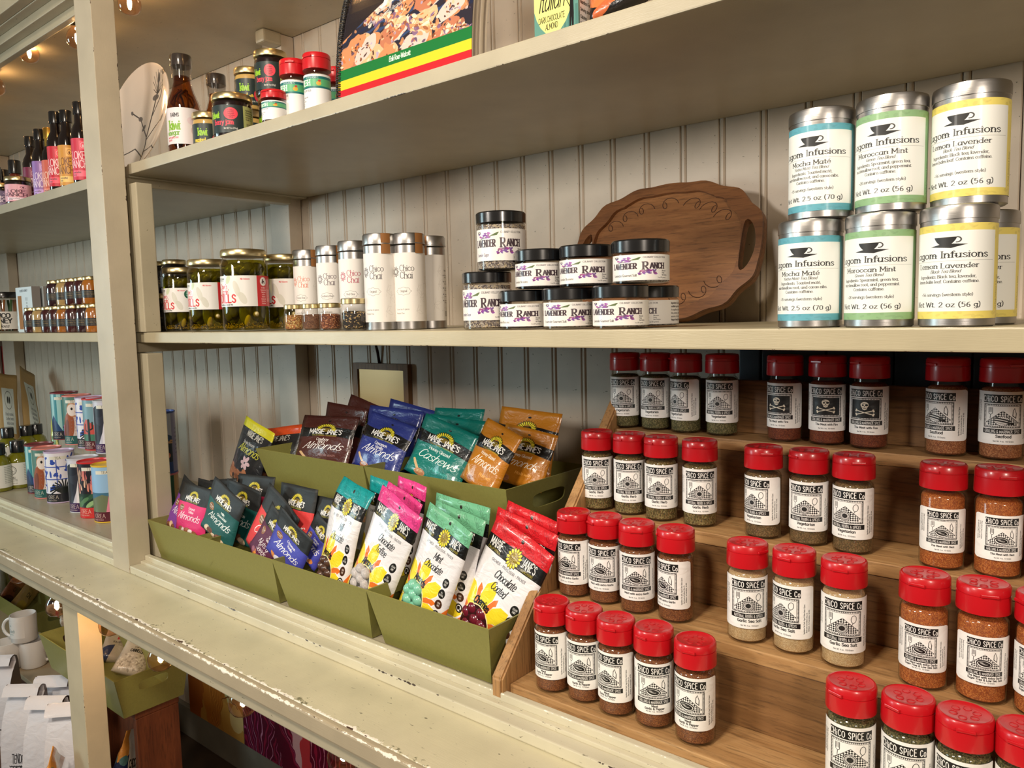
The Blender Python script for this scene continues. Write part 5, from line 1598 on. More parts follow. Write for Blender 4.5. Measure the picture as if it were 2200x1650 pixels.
# glossy rear pouches
GP = {
    'brown': pm('pouch_brown', pouch_gloss((78, 38, 34), ['Cowboy', 'BBQ'], 'Almonds', (170, 110, 80))),
    'navy': pm('pouch_navy', pouch_gloss((44, 56, 130), ['Cinnamon', 'Vanilla'], 'Almonds', (226, 222, 230))),
    'teal': pm('pouch_teal', pouch_gloss((10, 116, 106), ['Honey Glazed'], 'Cashews', (216, 176, 120))),
    'gold': pm('pouch_gold', pouch_gloss((186, 118, 30), ['Honey Glazed'], 'Almonds', (170, 110, 70))),
}
G4 = 'glossy pouches in the raised trays'
for args in (
    ('brown', (752, 857), (834, 868), (742, 1050), 1.24, 1.20, 'dark brown pouch rearmost under the wall plaque'),
    ('brown', (705, 866), (792, 876), (712, 1050), 1.195, 1.155, 'dark brown pouch in the middle of three'),
    ('brown', (658, 884), (772, 904), (676, 1040), 1.135, 1.085, 'dark brown pouch standing forward at the tray corner'),
    ('navy', (838, 861), (952, 882), (850, 1050), 1.25, 1.21, 'navy blue pouch rearmost in its row'),
    ('navy', (796, 866), (910, 888), (818, 1050), 1.195, 1.155, 'navy blue pouch in the middle of its row'),
    ('navy', (800, 886), (900, 916), (794, 1056), 1.135, 1.085, 'bright blue shiny pouch at the front of its row'),
    ('teal', (936, 882), (1044, 873), (958, 1062), 1.245, 1.20, 'teal pouch rearmost in its row'),
    ('teal', (926, 892), (1049, 903), (950, 1066), 1.19, 1.15, 'teal pouch in the middle of its row'),
    ('teal', (914, 896), (1036, 930), (914, 1074), 1.130, 1.085, 'teal pouch of cashews at the front of its row'),
    ('gold', (1078, 876), (1210, 886), (1106, 1070), 1.24, 1.20, 'gold pouch rearmost against the boarded wall'),
    ('gold', (1086, 912), (1200, 932), (1098, 1080), 1.185, 1.145, 'gold pouch shaded in the middle of its row'),
    ('gold', (1040, 918), (1136, 919), (1016, 1086), 1.130, 1.085, 'gold pouch of almonds at the front of its row'),
):
    pouch('snack_pouch', GP[args[0]], args[1], args[2], (args[3][0] + 8, args[3][1] - 38), args[4], args[5], 0.022, args[6], G4)
def stray(top, prod):
    p = Pic(300, 420, (34, 36, 40))
    p.rect(0, 0, 300, 62, top)
    p.text("MAISIE JANE'S", 150, 104, 36, (200, 198, 190), (0.11, 0.13), 0.6, al='c', jit=0.5)
    p.text('Smoke house', 130, 152, 20, (206, 204, 198), (0.12, 0.1), 0.8, al='c')
    p.text(prod, 150, 208, 54, (196, 196, 70), (0.1, 0.07), 0.84, sl=0.4, al='c')
    for i in range(6): p.ell(170 + 26 * math.cos(i), 262 + 26 * math.sin(i), 20, 12, (206, 176, 186), 1, i)
    for i in range(16): p.ell(30 + (i * 67) % 260, 330 + (i * 29) % 80, 36, 22, [(150, 96, 64), (124, 76, 54), (176, 118, 84)][i % 3], 1, i)
    return p.image('pouch_print')
pouch('snack_pouch', pm('pouch_lime', stray((206, 200, 40), 'Almonds')), (520, 923), (599, 900), (516, 1066), 1.10, 1.06, 0.03, 'black pouch with a lime yellow top, standing beside the raised trays', 'loose black pouches beside the raised trays')
pouch('snack_pouch', pm('pouch_orange', stray((226, 84, 36), 'Pistachio')), (564, 913), (650, 921), (590, 1066), 1.15, 1.10, 0.03, 'black pouch with an orange red top, partly behind the raised tray', 'loose black pouches beside the raised trays')

# ------------------------------------------------------------------ round art canisters of tea
NR, NH = 0.0440, 0.170
def can_art(kind):
    p = Pic(560, 320, (150, 140, 176))
    def base(bg, band):
        p.rect(150, 0, 410, 320, bg)
    cx = 280
    rr = random.Random(len(kind) * 5 + 1)
    side, band = {'teal': ((120, 150, 140), (26, 30, 46)), 'owl': ((196, 152, 94), (28, 92, 88)), 'lattice': ((34, 38, 76), (22, 24, 34)), 'bird': ((110, 110, 124), (64, 34, 82)), 'flower': ((196, 152, 94), (206, 52, 50)), 'figure': ((170, 176, 200), (88, 22, 40)), 'cactus': ((196, 150, 110), (88, 26, 36)), 'poppy': ((136, 130, 166), (42, 72, 140)), 'ochre': ((196, 152, 94), (120, 56, 110))}[kind]
    p.rect(0, 0, 560, 320, side)
    if kind == 'teal':
        p.rect(150, 0, 410, 320, (164, 208, 206))
        for i in range(5): p.rect(165 + i * 56, 0, 190 + i * 56, 320, (54, 136, 146))
        p.poly([(150, 250), (210, 150), (290, 280), (290, 320), (150, 320)], (34, 66, 110)); p.poly([(150, 280), (200, 190), (260, 320), (150, 320)], (24, 44, 84))
        for i in range(7): p.line([(330, 250), (330 + 50 * math.cos(i * 0.7 - 2.9), 250 + 66 * math.sin(i * 0.7 - 2.9))], 6, (28, 34, 34))
    elif kind in ('owl', 'ochre'):
        p.rect(150, 0, 410, 320, (86, 128, 116) if kind == 'owl' else (44, 96, 66))
        p.rect(150, 190, 410, 320, (196, 128, 176))
        p.ell(290, 190, 76, 130, (222, 206, 198)); p.ell(238, 210, 44, 108, (160, 84, 50), 1, 0.15); p.ell(222, 230, 22, 80, (120, 58, 36), 1, 0.15)
        p.ell(290, 84, 56, 54, (198, 140, 100)); p.ell(272, 88, 34, 40, (238, 224, 214)); p.ell(312, 88, 34, 40, (238, 224, 214))
        p.ell(272, 80, 7, 9, K); p.ell(312, 80, 7, 9, K); p.poly([(286, 92), (300, 92), (293, 116)], (222, 190, 170))
        for _ in range(40): p.ell(rr.uniform(262, 350), rr.uniform(140, 280), 2, 3, (150, 130, 124), n=8)
    elif kind == 'lattice':
        p.rect(150, 0, 410, 320, (232, 228, 236))
        for i in range(26):
            x, y = rr.uniform(156, 404), rr.uniform(20, 230)
            p.ell(x, y, rr.uniform(10, 24), rr.uniform(5, 12), (48, 76, 170), 1, rr.uniform(0, 3))
        for x in (190, 270, 350): p.line([(x, 30), (x, 250)], 6, (48, 76, 170))
        for y in (90, 170): p.line([(155, y), (405, y)], 6, (48, 76, 170))
        for i in range(14):
            a = -PI + i * PI / 13
            p.line([(310, 270), (310 + 50 * math.cos(a), 270 + 40 * math.sin(a) - 30), (310 + 92 * math.cos(a), 270 + 96 * math.sin(a))], 8, (22, 28, 26))
    elif kind == 'bird':
        p.rect(150, 0, 410, 320, (206, 204, 216))
        p.poly([(190, 40), (240, 20), (286, 60), (270, 170), (230, 270), (180, 260)], (48, 50, 62)); p.ell(236, 60, 46, 36, (34, 36, 48))
        p.poly([(286, 70), (360, 110), (380, 260), (260, 280), (262, 190)], (232, 230, 236)); p.poly([(200, 130), (250, 150), (222, 250), (190, 240)], (30, 32, 44))
    elif kind == 'flower':
        p.rect(150, 0, 410, 320, (34, 30, 40))
        for i in range(40): p.ell(rr.uniform(150, 410), rr.uniform(30, 170), 9, 26, [(224, 140, 120), (206, 110, 110), (236, 190, 160)][i % 3], 1, rr.uniform(-0.6, 0.6))
        for i in range(12): p.line([(160 + i * 22, 20), (170 + i * 20, 190)], 5, (30, 26, 30))
        p.rect(150, 180, 410, 260, (28, 56, 42))
        for i in range(10): p.ell(rr.uniform(160, 400), rr.uniform(190, 260), 34, 12, [(86, 128, 86), (150, 186, 130), (50, 92, 64)][i % 3], 1, -0.6)
    elif kind == 'figure':
        p.rect(150, 0, 410, 320, (150, 190, 226)); p.rect(150, 150, 410, 320, (64, 112, 140)); p.poly([(150, 200), (260, 160), (410, 210), (410, 320), (150, 320)], (110, 120, 90))
        p.poly([(300, 150), (340, 150), (366, 270), (276, 270)], (226, 136, 160)); p.ell(320, 130, 16, 18, (190, 130, 104)); p.poly([(304, 128), (322, 108), (338, 124), (334, 168), (310, 160)], (60, 40, 36))
    elif kind == 'cactus':
        p.rect(150, 0, 410, 320, (126, 164, 176)); p.poly([(150, 220), (220, 120), (290, 170), (360, 110), (410, 180), (410, 320), (150, 320)], (206, 84, 74)); p.rect(150, 220, 410, 320, (70, 124, 100))
        for x, h in ((240, 130), (330, 90)):
            p.line([(x, 260), (x, 260 - h)], 18, (36, 44, 40)); p.line([(x - 26, 260 - h * 0.8), (x - 26, 260 - h * 0.5), (x, 260 - h * 0.4)], 9, (36, 44, 40)); p.line([(x + 26, 260 - h * 0.9), (x + 26, 260 - h * 0.6), (x, 260 - h * 0.5)], 9, (36, 44, 40))
    elif kind == 'poppy':
        p.rect(150, 0, 410, 320, (190, 196, 214)); p.poly([(150, 120), (210, 90), (270, 44), (290, 56), (330, 90), (410, 124), (410, 160), (150, 160)], (46, 78, 124)); p.poly([(230, 76), (270, 44), (300, 70), (280, 96), (256, 84)], (30, 40, 66))
        p.rect(150, 146, 410, 320, (36, 46, 58))
        for i in range(30): p.ell(rr.uniform(150, 410), rr.uniform(146, 180), 9, 4, (214, 160, 110), 1, n=10)
        for x, y, r in ((330, 196, 18), (296, 232, 24), (376, 226, 20), (250, 250, 22), (350, 268, 30), (210, 220, 14)): p.ell(x, y, r, r * 0.8, (226, 126, 92)); p.ell(x, y + r * 0.3, r * 0.9, r * 0.4, (240, 156, 120))
    p.rect(150, 262, 410, 320, band)
    p.text('OREA', 236, 296, 24, (226, 210, 190), (0.10, 0.06), 0.95, serif=True, al='c', sp=1.0)
    p.text('chocolate chai blend', 226, 310, 8, (206, 190, 170), (0.13, 0.11), 0.8, al='c')
    p.ell(356, 288, 14, 14, (206, 190, 160)); p.ell(356, 288, 11, 11, band)
    p.rect(228, 22, 336, 42, (226, 222, 206)) if kind not in ('poppy',) else None
    p.text('TEA', 282, 39, 15, (70, 70, 70), (0.11, 0.08), 1.0, al='c', sp=1.4)
    for i in range(7): p.text('steep five minutes', 470, 90 + i * 22, 9, tuple(int(c * 0.45) for c in side), (0.13, 0.11), 0.8, al='c')
    return p.image('canister_art')
def ca_body(): return wrapmesh(NR, 0.003, NH - 0.004, 359.5, 56, lift=0.0)
def ca_base(): return lathemesh([(NR - 0.003, 0.0), (NR + 0.0004, 0.0006), (NR + 0.0006, 0.0040), (NR - 0.001, 0.0046)], 48, True, True)
def ca_lid(): return lathemesh([(NR - 0.0010, NH - 0.0050), (NR + 0.0010, NH - 0.0046), (NR + 0.0012, NH - 0.0006), (NR + 0.0004, NH), (NR - 0.0016, NH - 0.0004), (NR - 0.0030, NH - 0.0045), (0.0005, NH - 0.0045)], 48, True, True)
RIMC = {'teal': (130, 60, 66), 'owl': (222, 140, 130), 'lattice': (196, 176, 206), 'bird': (196, 196, 204), 'flower': (206, 46, 46), 'figure': (226, 186, 60), 'cactus': (206, 60, 56), 'poppy': (44, 70, 146), 'ochre': (216, 120, 130)}
CM = {k: printed('canister_' + k, can_art(k), 0.4, 0.15) for k in RIMC}
CW = {'teal': 'teal striped', 'owl': 'barn owl', 'lattice': 'blue and white lattice', 'bird': 'dark and white bird', 'flower': 'orange blossom', 'figure': 'pink figure on blue', 'cactus': 'red desert cactus', 'poppy': 'blue mountain and poppies', 'ochre': 'green and purple'}
def canister(kind, c, z, yaw, where, group):
    r = thing('tea_canister', 'tea canister with %s art, %s' % (CW[kind], where), 'canister', (c[0], c[1], z), -math.atan2(c[0], c[1]) + math.radians(yaw), group)
    part('can', 'ca_body', CM[kind], ca_body, r)
    mm = plain('canister_rim_' + kind, RIMC[kind], 0.35)
    part('base_ring', 'ca_base', mm, ca_base, r)
    part('lid', 'ca_lid', mm, ca_lid, r)
    return r
GC = 'art canisters in the far bay'
for kind, px, py, yaw in (('teal', 92, 1060, -14), ('owl', 108, 1071, -18), ('lattice', 135, 1081, -8), ('bird', 186, 1102, -20), ('flower', 209, 1113, -14), ('figure', 240, 1123, -14)):
    canister(kind, stand(px, py, ZF, NR), ZF + 0.0003, yaw, 'standing on the far bay floor', GC)
for kind, px, py, yaw in (('teal', 145, 945, -14), ('owl', 172, 956, -18), ('lattice', 200, 963, -14), ('cactus', 216, 968, -16), ('bird', 240, 975, -18)):
    canister(kind, stand(px, py, ZF + NH, NR), ZF + NH + 0.0003, yaw, 'in the upper tier of the far bay', GC)
GC2 = 'art canisters behind the post'
cc = np.array((xat(349, 0.985, ZF + 0.1), 0.985))
canister('ochre', cc, ZF, -38, 'at the foot of the stack behind the post', GC2)
canister('poppy', cc, ZF + NH, -36, 'on top of the stack behind the post', GC2)
c2 = np.array((xat(326, 1.10, ZF + 0.1), 1.10))
canister('owl', c2, ZF, -36, 'hidden behind the stack beside the post', GC2)
canister('figure', c2, ZF + NH, -36, 'showing only its yellow rim beside the post', GC2)
# ------------------------------------------------------------------ upper shelf: plate, vinegar bottles, jams, rubs
ZUU = ZU
pp = Pic(360, 360, (226, 208, 190))
dkb = (74, 66, 62)
for pts, wd in (([(250, 350), (236, 250), (250, 150), (262, 60)], 6), ([(236, 250), (180, 180), (120, 150)], 4), ([(248, 180), (286, 110), (296, 50)], 4), ([(236, 260), (280, 220), (318, 200)], 4), ([(246, 320), (180, 280), (90, 300)], 4), ([(240, 300), (300, 290), (340, 320)], 4)):
    pp.line(pts, wd, dkb)
for x, y, r in ((180, 180, 14), (120, 150, 10), (262, 60, 16), (296, 50, 14), (318, 200, 12), (90, 300, 12), (250, 120, 18), (210, 215, 12)):
    pp.ell(x, y, r, r * 0.55, (96, 88, 84), 0.9, r * 0.7)
for i in range(12): pp.line([(258, 110), (258 + 34 * math.cos(i * 0.5 - 3), 70 + 34 * math.sin(i * 0.5 - 3))], 2, dkb)
def platemesh():
    R = 0.146
    prof = [(0.0005, 0.008), (0.06, 0.008), (0.09, 0.009), (0.118, 0.014), (R - 0.004, 0.021), (R, 0.0215), (R, 0.0190), (0.119, 0.010), (0.088, 0.004), (0.062, 0.003), (0.060, 0.0), (0.055, 0.0), (0.052, 0.003), (0.0005, 0.003)]
    me = lathemesh(prof, 56, False, False)
    ul = me.uv_layers.new(name='UVMap')
    for l in me.loops:
        v = me.vertices[l.vertex_index].co
        ul.data[l.index].uv = (0.5 + v.x / (2 * R), 0.5 + v.y / (2 * R))
    return me
px_ = xat(317, 0.985, ZUU + 0.14)
plate = link('ceramic_plate', platemesh(), printed('glazed_plate', pp.image('plate_art'), 0.12, 0.8), None, (px_, 0.975, ZUU + 0.1415), (math.radians(90 - 14), 0, math.radians(4)))
tag(plate, 'large glazed pink beige plate with dark branches standing upright by the post', 'plate')

def kiwi_lab(which):
    if which == 'vinegar':
        p = Pic(520, 260, (226, 220, 222)); p.rect(420, 0, 520, 260, (158, 186, 110))
        p.ell(330, 160, 46, 40, (206, 190, 196)); p.ell(330, 160, 22, 18, (228, 224, 222)); p.ell(300, 90, 40, 30, (222, 204, 210))
        p.text('FARMS', 130, 66, 26, (50, 50, 50), (0.16, 0.14), 0.8)
        p.ell(376, 72, 38, 36, (200, 30, 44))
        for i in range(4): p.text(('No Additives', 'preservatives', 'hand poured', 'in California')[i], 376, 56 + i * 14, 9, (240, 210, 210), (0.14, 0.12), 0.7, al='c')
        p.text('kiwi', 110, 156, 62, (126, 176, 40), (0.20, 0.16), 0.86, serif=True)
        p.text('vinegar', 92, 196, 34, (110, 160, 50), (0.19, 0.15), 0.86, serif=True)
        p.text('with garlic and', 96, 220, 15, (190, 50, 60), (0.15, 0.13), 0.85); p.text('spices', 96, 238, 15, (190, 50, 60), (0.15, 0.13), 0.85)
    elif which == 'mustard':
        p = Pic(520, 240, (30, 46, 46)); p.text('kiwi', 130, 110, 64, (146, 196, 40), (0.20, 0.16), 0.86, serif=True)
        p.text('mustard', 90, 170, 34, (236, 206, 60), (0.19, 0.15), 0.86, serif=True); p.text('with', 230, 170, 24, (226, 190, 60), (0.17, 0.13), 0.85, serif=True)
        p.ell(330, 150, 52, 60, (206, 46, 66)); p.text('Net Wt. 9 oz', 250, 216, 14, (220, 220, 214), (0.13, 0.12), 0.8)
    else:
        p = Pic(520, 240, (28, 44, 44)); p.rect(330, 0, 520, 240, (176, 186, 116))
        p.text('kiwi', 60, 110, 54, (146, 196, 40), (0.20, 0.16), 0.86, serif=True)
        p.text('berry jam', 96, 168, 42, (226, 60, 80), (0.17, 0.14), 0.78, serif=True)
        p.ell(236, 76, 52, 52, (232, 66, 84))
        for i in range(5): p.text(('No Additives', 'preservatives', 'hand packed', 'in small batches', 'California')[i], 236, 52 + i * 15, 10, (120, 20, 40), (0.14, 0.12), 0.7, al='c')
        p.text('Net Wt. 9 oz (255g)', 180, 210, 14, (226, 222, 214), (0.14, 0.12), 0.75)
        for i in range(5): p.text(('Ingredients: kiwi', 'strawberries, sugar', 'Refrigerate after', '1 1 Platano Kitchen', 'Oroville CA 95'), ) if False else p.text(('Ingredients: kiwi', 'strawberries, sugar', 'Refrigerate after', 'opening Kitchen', 'Oroville CA 95')[i], 350, 40 + i * 20, 13, (60, 66, 40), (0.14, 0.12), 0.72)
        for i in range(16): p.rect(356 + i * 7, 150, 356 + i * 7 + (2, 4, 3)[i % 3], 220, (40, 40, 40))
    return p.image('jar_label')
KL = {k: printed('label_' + k, kiwi_lab(k), 0.4, 0.2) for k in ('vinegar', 'mustard', 'jam')}
m_vin = thin_glass('amber_vinegar', (196, 140, 62), 0.05, 0.3)
m_herbv = plain('herb_strands', (110, 74, 26), 0.5, grain=0.4)
m_clearcap = thin_glass('clear_wrap', (228, 226, 224), 0.10, 2.2)
m_dkcap = plain('dark_cap', (66, 56, 52), 0.35, coat=0.3)
BR = 0.0375
BP = [(BR - 0.006, 0.0004), (BR - 0.001, 0.003), (BR, 0.008), (BR, 0.118), (BR - 0.003, 0.132), (BR - 0.012, 0.156), (0.0205, 0.176), (0.0195, 0.190), (0.0205, 0.222)]
def vb_glass(): return lathemesh(BP, 36, True, False)
def vb_liq(): return lathemesh([(r - 0.0022, max(z, 0.002)) for r, z in BP[:-1]], 28)
def vb_lab(): return wrapmesh(BR, 0.030, 0.112, 240, 44)
def vb_cap(): return lathemesh([(0.0222, 0.212), (0.0232, 0.213), (0.0232, 0.236), (0.0222, 0.238), (0.0195, 0.2372), (0.0005, 0.2372)], 32)
def vb_wrap(): return lathemesh([(0.0214, 0.186), (0.0212, 0.200), (0.0238, 0.2125), (0.0240, 0.2365), (0.0228, 0.2388)], 32, False, False)
def strand(): return tubemesh([(0.012 * math.sin(k * 1.1), 0.012 * math.cos(k * 1.3), 0.02 + k * 0.0155) for k in range(10)], 0.0026, 5)
def bottle(px, y, yaw, where):
    x = xat(px, y, ZUU + 0.1)
    r = thing('vinegar_bottle', 'clear bottle of brown vinegar with a kiwi label, %s' % where, 'bottle', (x, y, ZUU), -math.atan2(x, y) + math.radians(yaw), 'vinegar bottles on the upper shelf')
    part('bottle_glass', 'vb_glass', m_glass, vb_glass, r); part('vinegar', 'vb_liq', m_vin, vb_liq, r)
    part('label', 'vb_lab', KL['vinegar'], vb_lab, r); c = part('cap', 'vb_cap', m_dkcap, vb_cap, r); part('shrink_wrap', 'vb_wrap', m_clearcap, vb_wrap, c)
    for k in range(7): part('herb_sprig', 'strand', m_herbv, strand, r, (0.012 * math.cos(k * 0.9), 0.012 * math.sin(k * 0.9), 0), (0, 0, k * 0.9))
bottle(395, 0.945, 10, 'standing beside the plate')
bottle(470, 1.075, 14, 'behind the front jam jar')
m_must = plain('mustard_fill', (206, 168, 92), 0.4)
m_jam = plain('berry_jam', (26, 10, 14), 0.2)
def jam_glass(): return lathemesh([(0.0330, 0.0004), (0.0385, 0.002), (0.0400, 0.006), (0.0400, 0.076), (0.0380, 0.082), (0.0360, 0.086)], 40, True, False)
def jam_fill(): return lathemesh([(0.0320, 0.002), (0.0370, 0.004), (0.0386, 0.008), (0.0386, 0.075), (0.0366, 0.080), (0.0005, 0.081)], 32)
def jam_lid(): return lathemesh([(0.0385, 0.0835), (0.0408, 0.0840), (0.0412, 0.0865), (0.0408, 0.0950), (0.0390, 0.0972), (0.0370, 0.0966), (0.0005, 0.0966)], 40)
def jam_lab(): return wrapmesh(0.0400, 0.012, 0.070, 200, 40)
def jam(kind, px, y, z, yaw, where, sc=(1, 1, 1)):
    x = xat(px, y, z + 0.05)
    r = thing('jam_jar', '%s, %s' % ({'jam': 'gold lidded jar of dark berry jam', 'mustard': 'gold lidded jar of kiwi mustard'}[kind], where), 'jar', (x, y, z), -math.atan2(x, y) + math.radians(yaw), 'jam and mustard jars on the upper shelf')
    r.scale = sc
    part('jar_body', 'jam_glass', m_glass, jam_glass, r); part('contents', 'jam_fill', m_jam if kind == 'jam' else m_must, jam_fill, r)
    part('lid', 'jam_lid', m_gold, jam_lid, r); part('label', 'jam_lab', KL[kind], jam_lab, r)
S1 = (0.80, 0.80, 1.0)
jam('jam', 500, 0.925, ZUU, 4, 'standing forward at the shelf edge', (1.02, 1.02, 0.98))
jam('mustard', 446, 0.965, ZUU, 10, 'between the bottle and the front jam jar', S1)
jam('mustard', 540, 1.03, ZUU, -10, 'bottom of its stack behind the front jam jar', S1)
jam('mustard', 536, 1.03, ZUU + 0.0972, 10, 'on top of another jar behind the front jam', S1)
jam('jam', 590, 1.00, ZUU, -10, 'bottom of the stack behind the short rub jar', S1)
jam('jam', 583, 1.00, ZUU + 0.0972, 4, 'stacked high next to the red capped rubs', (0.86, 0.86, 1.0))
fr = Pic(400, 340, (236, 236, 236)); fr.rect(0, 20, 400, 44, (20, 110, 110)); fr.rect(0, 44, 400, 112, (90, 176, 120)); fr.rect(0, 112, 400, 130, (20, 110, 110))
fr.text('ORGANIC', 200, 40, 18, (230, 240, 236), (0.12, 0.1), 1.0, al='c', sp=3); fr.text('FRESH', 120, 102, 52, (240, 244, 240), (0.15, 0.12), 0.72, serif=True, al='c')
fr.ell(256, 86, 22, 20, (214, 170, 60)); fr.ell(262, 62, 12, 10, (190, 60, 50)); fr.text('TRI TIP RUB', 140, 160, 18, (70, 70, 70), (0.12, 0.1), 0.9, al='c')
for i in range(8): fr.text(('Ingredients', 'organic black pepper, garlic', 'onion, sea salt', 'rosemary and thyme', 'Distributed by', 'Fresh Organics', 'Net Wt.', 'San Jose CA')[i], 40, 196 + i * 17, 11, (80, 80, 80), (0.12, 0.1), 0.75)
LM['rub'] = printed('label_rub', fr.image('rub_label'), 0.4, 0.15)
RUB = speckle('pepper_rub', [(142, 122, 104), (110, 92, 78), (164, 146, 128), (84, 70, 60)], 900)
for px, y, sc, where in ((683, 0.965, 1, 'tallest looking, next to the cookbook'), (633, 0.955, 1, 'second from the cookbook'), (724, 1.045, 1, 'mostly hidden behind the cookbook spiral'), (588, 0.915, 0.55, 'short one at the shelf edge')):
    spice_jar('rub', RUB, 'red capped jar of grey pepper rub, %s' % where, xat(px, y, ZUU + 0.06), y, ZUU, -22, 'pepper rub jars on the upper shelf')
    if sc != 1:
        o = [q for q in COL.objects if q.get('label', '').endswith(where)][-1]
        o.scale = (0.92, 0.92, 0.52)

# cookbook bent into an arch
bp = Pic(620, 620, (34, 28, 34))
rr = random.Random(9)
bp.rect(0, 560, 620, 582, (26, 116, 56)); bp.rect(0, 582, 620, 604, (238, 204, 50)); bp.rect(0, 604, 620, 620, (196, 36, 46)); bp.rect(0, 512, 620, 562, (26, 116, 56)); bp.rect(0, 540, 620, 580, (26, 116, 56))
bp.rect(0, 548, 620, 576, (26, 116, 56)); bp.rect(0, 576, 620, 602, (238, 204, 50)); bp.rect(0, 602, 620, 620, (196, 36, 46))
bp.rect(0, 300, 620, 548, (44, 40, 52))
for i in range(16): bp.line([(0, 560 - i * 26), (620, 410 - i * 26)], 12, (50, 70, 110) if i % 3 else (34, 40, 66))
bp.rect(0, 548, 620, 576, (26, 116, 56)); bp.rect(0, 576, 620, 602, (238, 204, 50)); bp.rect(0, 602, 620, 620, (196, 36, 46))
for i in range(34):
    x, y = (i * 97) % 620, 250 + (i * 61) % 290
    if (x - 310) * 0.42 + y < 330 - 0.0 * x and x < 200: y += 120
    c0 = [(206, 140, 96), (232, 180, 138), (190, 120, 90), (222, 196, 186)][i % 4]
    bp.ell(x, y, 62, 34, c0, 1, -0.4)
    for k in range(46):
        t = rr.uniform(0, 6.28); q = abs(rr.gauss(0, 1)) * 26
        cc_ = [c0, (120, 66, 40), (236, 214, 186), (86, 66, 96), (206, 112, 60), (60, 42, 40), (170, 160, 196), (226, 190, 150)][rr.randrange(8) if k > 12 else 0]
        bp.ell(x + q * math.cos(t) * 1.5, y + q * math.sin(t) * 0.8, rr.uniform(5, 20) if k < 13 else rr.uniform(2, 9), rr.uniform(4, 13) if k < 13 else rr.uniform(2, 5), cc_, 0.85, rr.uniform(-1, 1))
for i in range(18):
    x, y = (i * 131) % 620, 300 + (i * 47) % 230
    for k in range(30):
        t = rr.uniform(0, 6.28); q = abs(rr.gauss(0, 1)) * 18
        bp.ell(x + q * math.cos(t) * 1.4, y + q * math.sin(t) * 0.8, rr.uniform(3, 14), rr.uniform(2, 9), [(216, 150, 104), (238, 196, 150), (150, 86, 56), (120, 90, 130), (244, 226, 204)][rr.randrange(5)], 0.85, rr.uniform(-1, 1))
bp.warp(0, 548, 5.0)
bp.poly([(0, 0), (620, 0), (620, 210), (430, 230), (190, 310), (0, 400)], (34, 28, 34))
bp.text('JAMMIN', 190, 322, 86, (236, 232, 226), (0.13, 0.09), 0.62, sl=0.45, rot=-0.20)
bp.text('Simply Flavorful Recipes from the Islands', 150, 372, 15, (226, 222, 214), (0.11, 0.09), 0.85, sl=0.35, rot=-0.24)
bp.rect(0, 494, 620, 530, (26, 116, 56)); bp.rect(0, 530, 620, 562, (238, 204, 50)); bp.rect(0, 562, 620, 620, (196, 36, 46))
bp.text('Ebili Roar-Walcott', 310, 518, 16, (240, 240, 236), (0.15, 0.12), 0.7, al='c')
bx0, bx1 = xat(727, 0.915, ZUU + 0.01), xat(1013, 0.915, ZUU + 0.01)
YB, DB, HB = 1.025, 0.110, 0.285
def archpts(k, n=28):
    """half ellipse from the front foot over to the back foot; k shrinks it"""
    return [(YB - (DB - k) * math.cos(0.70 * PI * i / n), (HB - k) * math.sin(0.70 * PI * i / n)) for i in range(n + 1)]
def arch_sheet(x0, x1, k0, k1, uvimg=False, i1=None):
    a, b = archpts(k0), archpts(k1)
    vs, uv, fs = [], [], []
    n = len(a)
    lens = [0]
    for i in range(1, n): lens.append(lens[-1] + math.hypot(a[i][0] - a[i - 1][0], a[i][1] - a[i - 1][1]))
    half = lens[int(n / 1.4)]
    for x, u in ((x0, 0), (x1, 1)):
        for i in range(n): vs.append((x, *a[i])); uv.append((u, lens[i] / half))
        for i in range(n): vs.append((x, *b[i])); uv.append((u, lens[i] / half))
    for i in range(n - 1):
        fs += [(i, 2 * n + i, 2 * n + i + 1, i + 1), (n + i, n + i + 1, 3 * n + i + 1, 3 * n + i), (i, i + 1, n + i + 1, n + i), (2 * n + i, 3 * n + i, 3 * n + i + 1, 2 * n + i + 1)]
    for q in (0, n - 1): fs.append((q, n + q, 3 * n + q, 2 * n + q) if q == 0 else (q, 2 * n + q, 3 * n + q, n + q))
    return mesh(vs, fs, False, uv)
book = thing('cookbook', 'spiral bound cookbook bent into an arch with grilled chicken on its cover', 'book', (0, 0, ZUU + 0.0005))
link('cover', arch_sheet(bx0, bx1, 0.0, 0.0012, True), printed('cookbook_cover', bp.image('cookbook_cover'), 0.25, 0.5), book)
m_page = plain('page_edges', (226, 214, 196), 0.7)
m_page2 = plain('page_edges_grey', (168, 156, 142), 0.7)
for q in range(11):
    k = 0.0016 + q * 0.0038
    link('page_block', arch_sheet(bx0 + 0.004, bx1 - 0.004 - 0.004 * (q % 2) - 0.002 * (q % 3), k, k + 0.0034), m_page if q % 2 == 0 else m_page2, book)
co_ = []
ap = archpts(0.004, 400)
for i in range(150):
    f = i / 149
    idx = int(f * 0.95 * 400)
    y, z = ap[min(400, idx)]
    for k in range(7):
        idx2 = min(400, idx)
        an = 2 * PI * k / 7
        ny, nz = (ap[idx2][0] - YB) / DB ** 2, ap[idx2][1] / HB ** 2
        nl = math.hypot(ny, nz) + 1e-9
        co_.append((bx0 + 0.001 + 0.0075 * math.cos(an), y + ny / nl * 0.0075 * math.sin(an), z + nz / nl * 0.0075 * math.sin(an) + 0.0012 * k / 7 + 0.008))
link('spiral_binding', tubemesh(co_[::1], 0.0011, 4), m_blackcap, book)

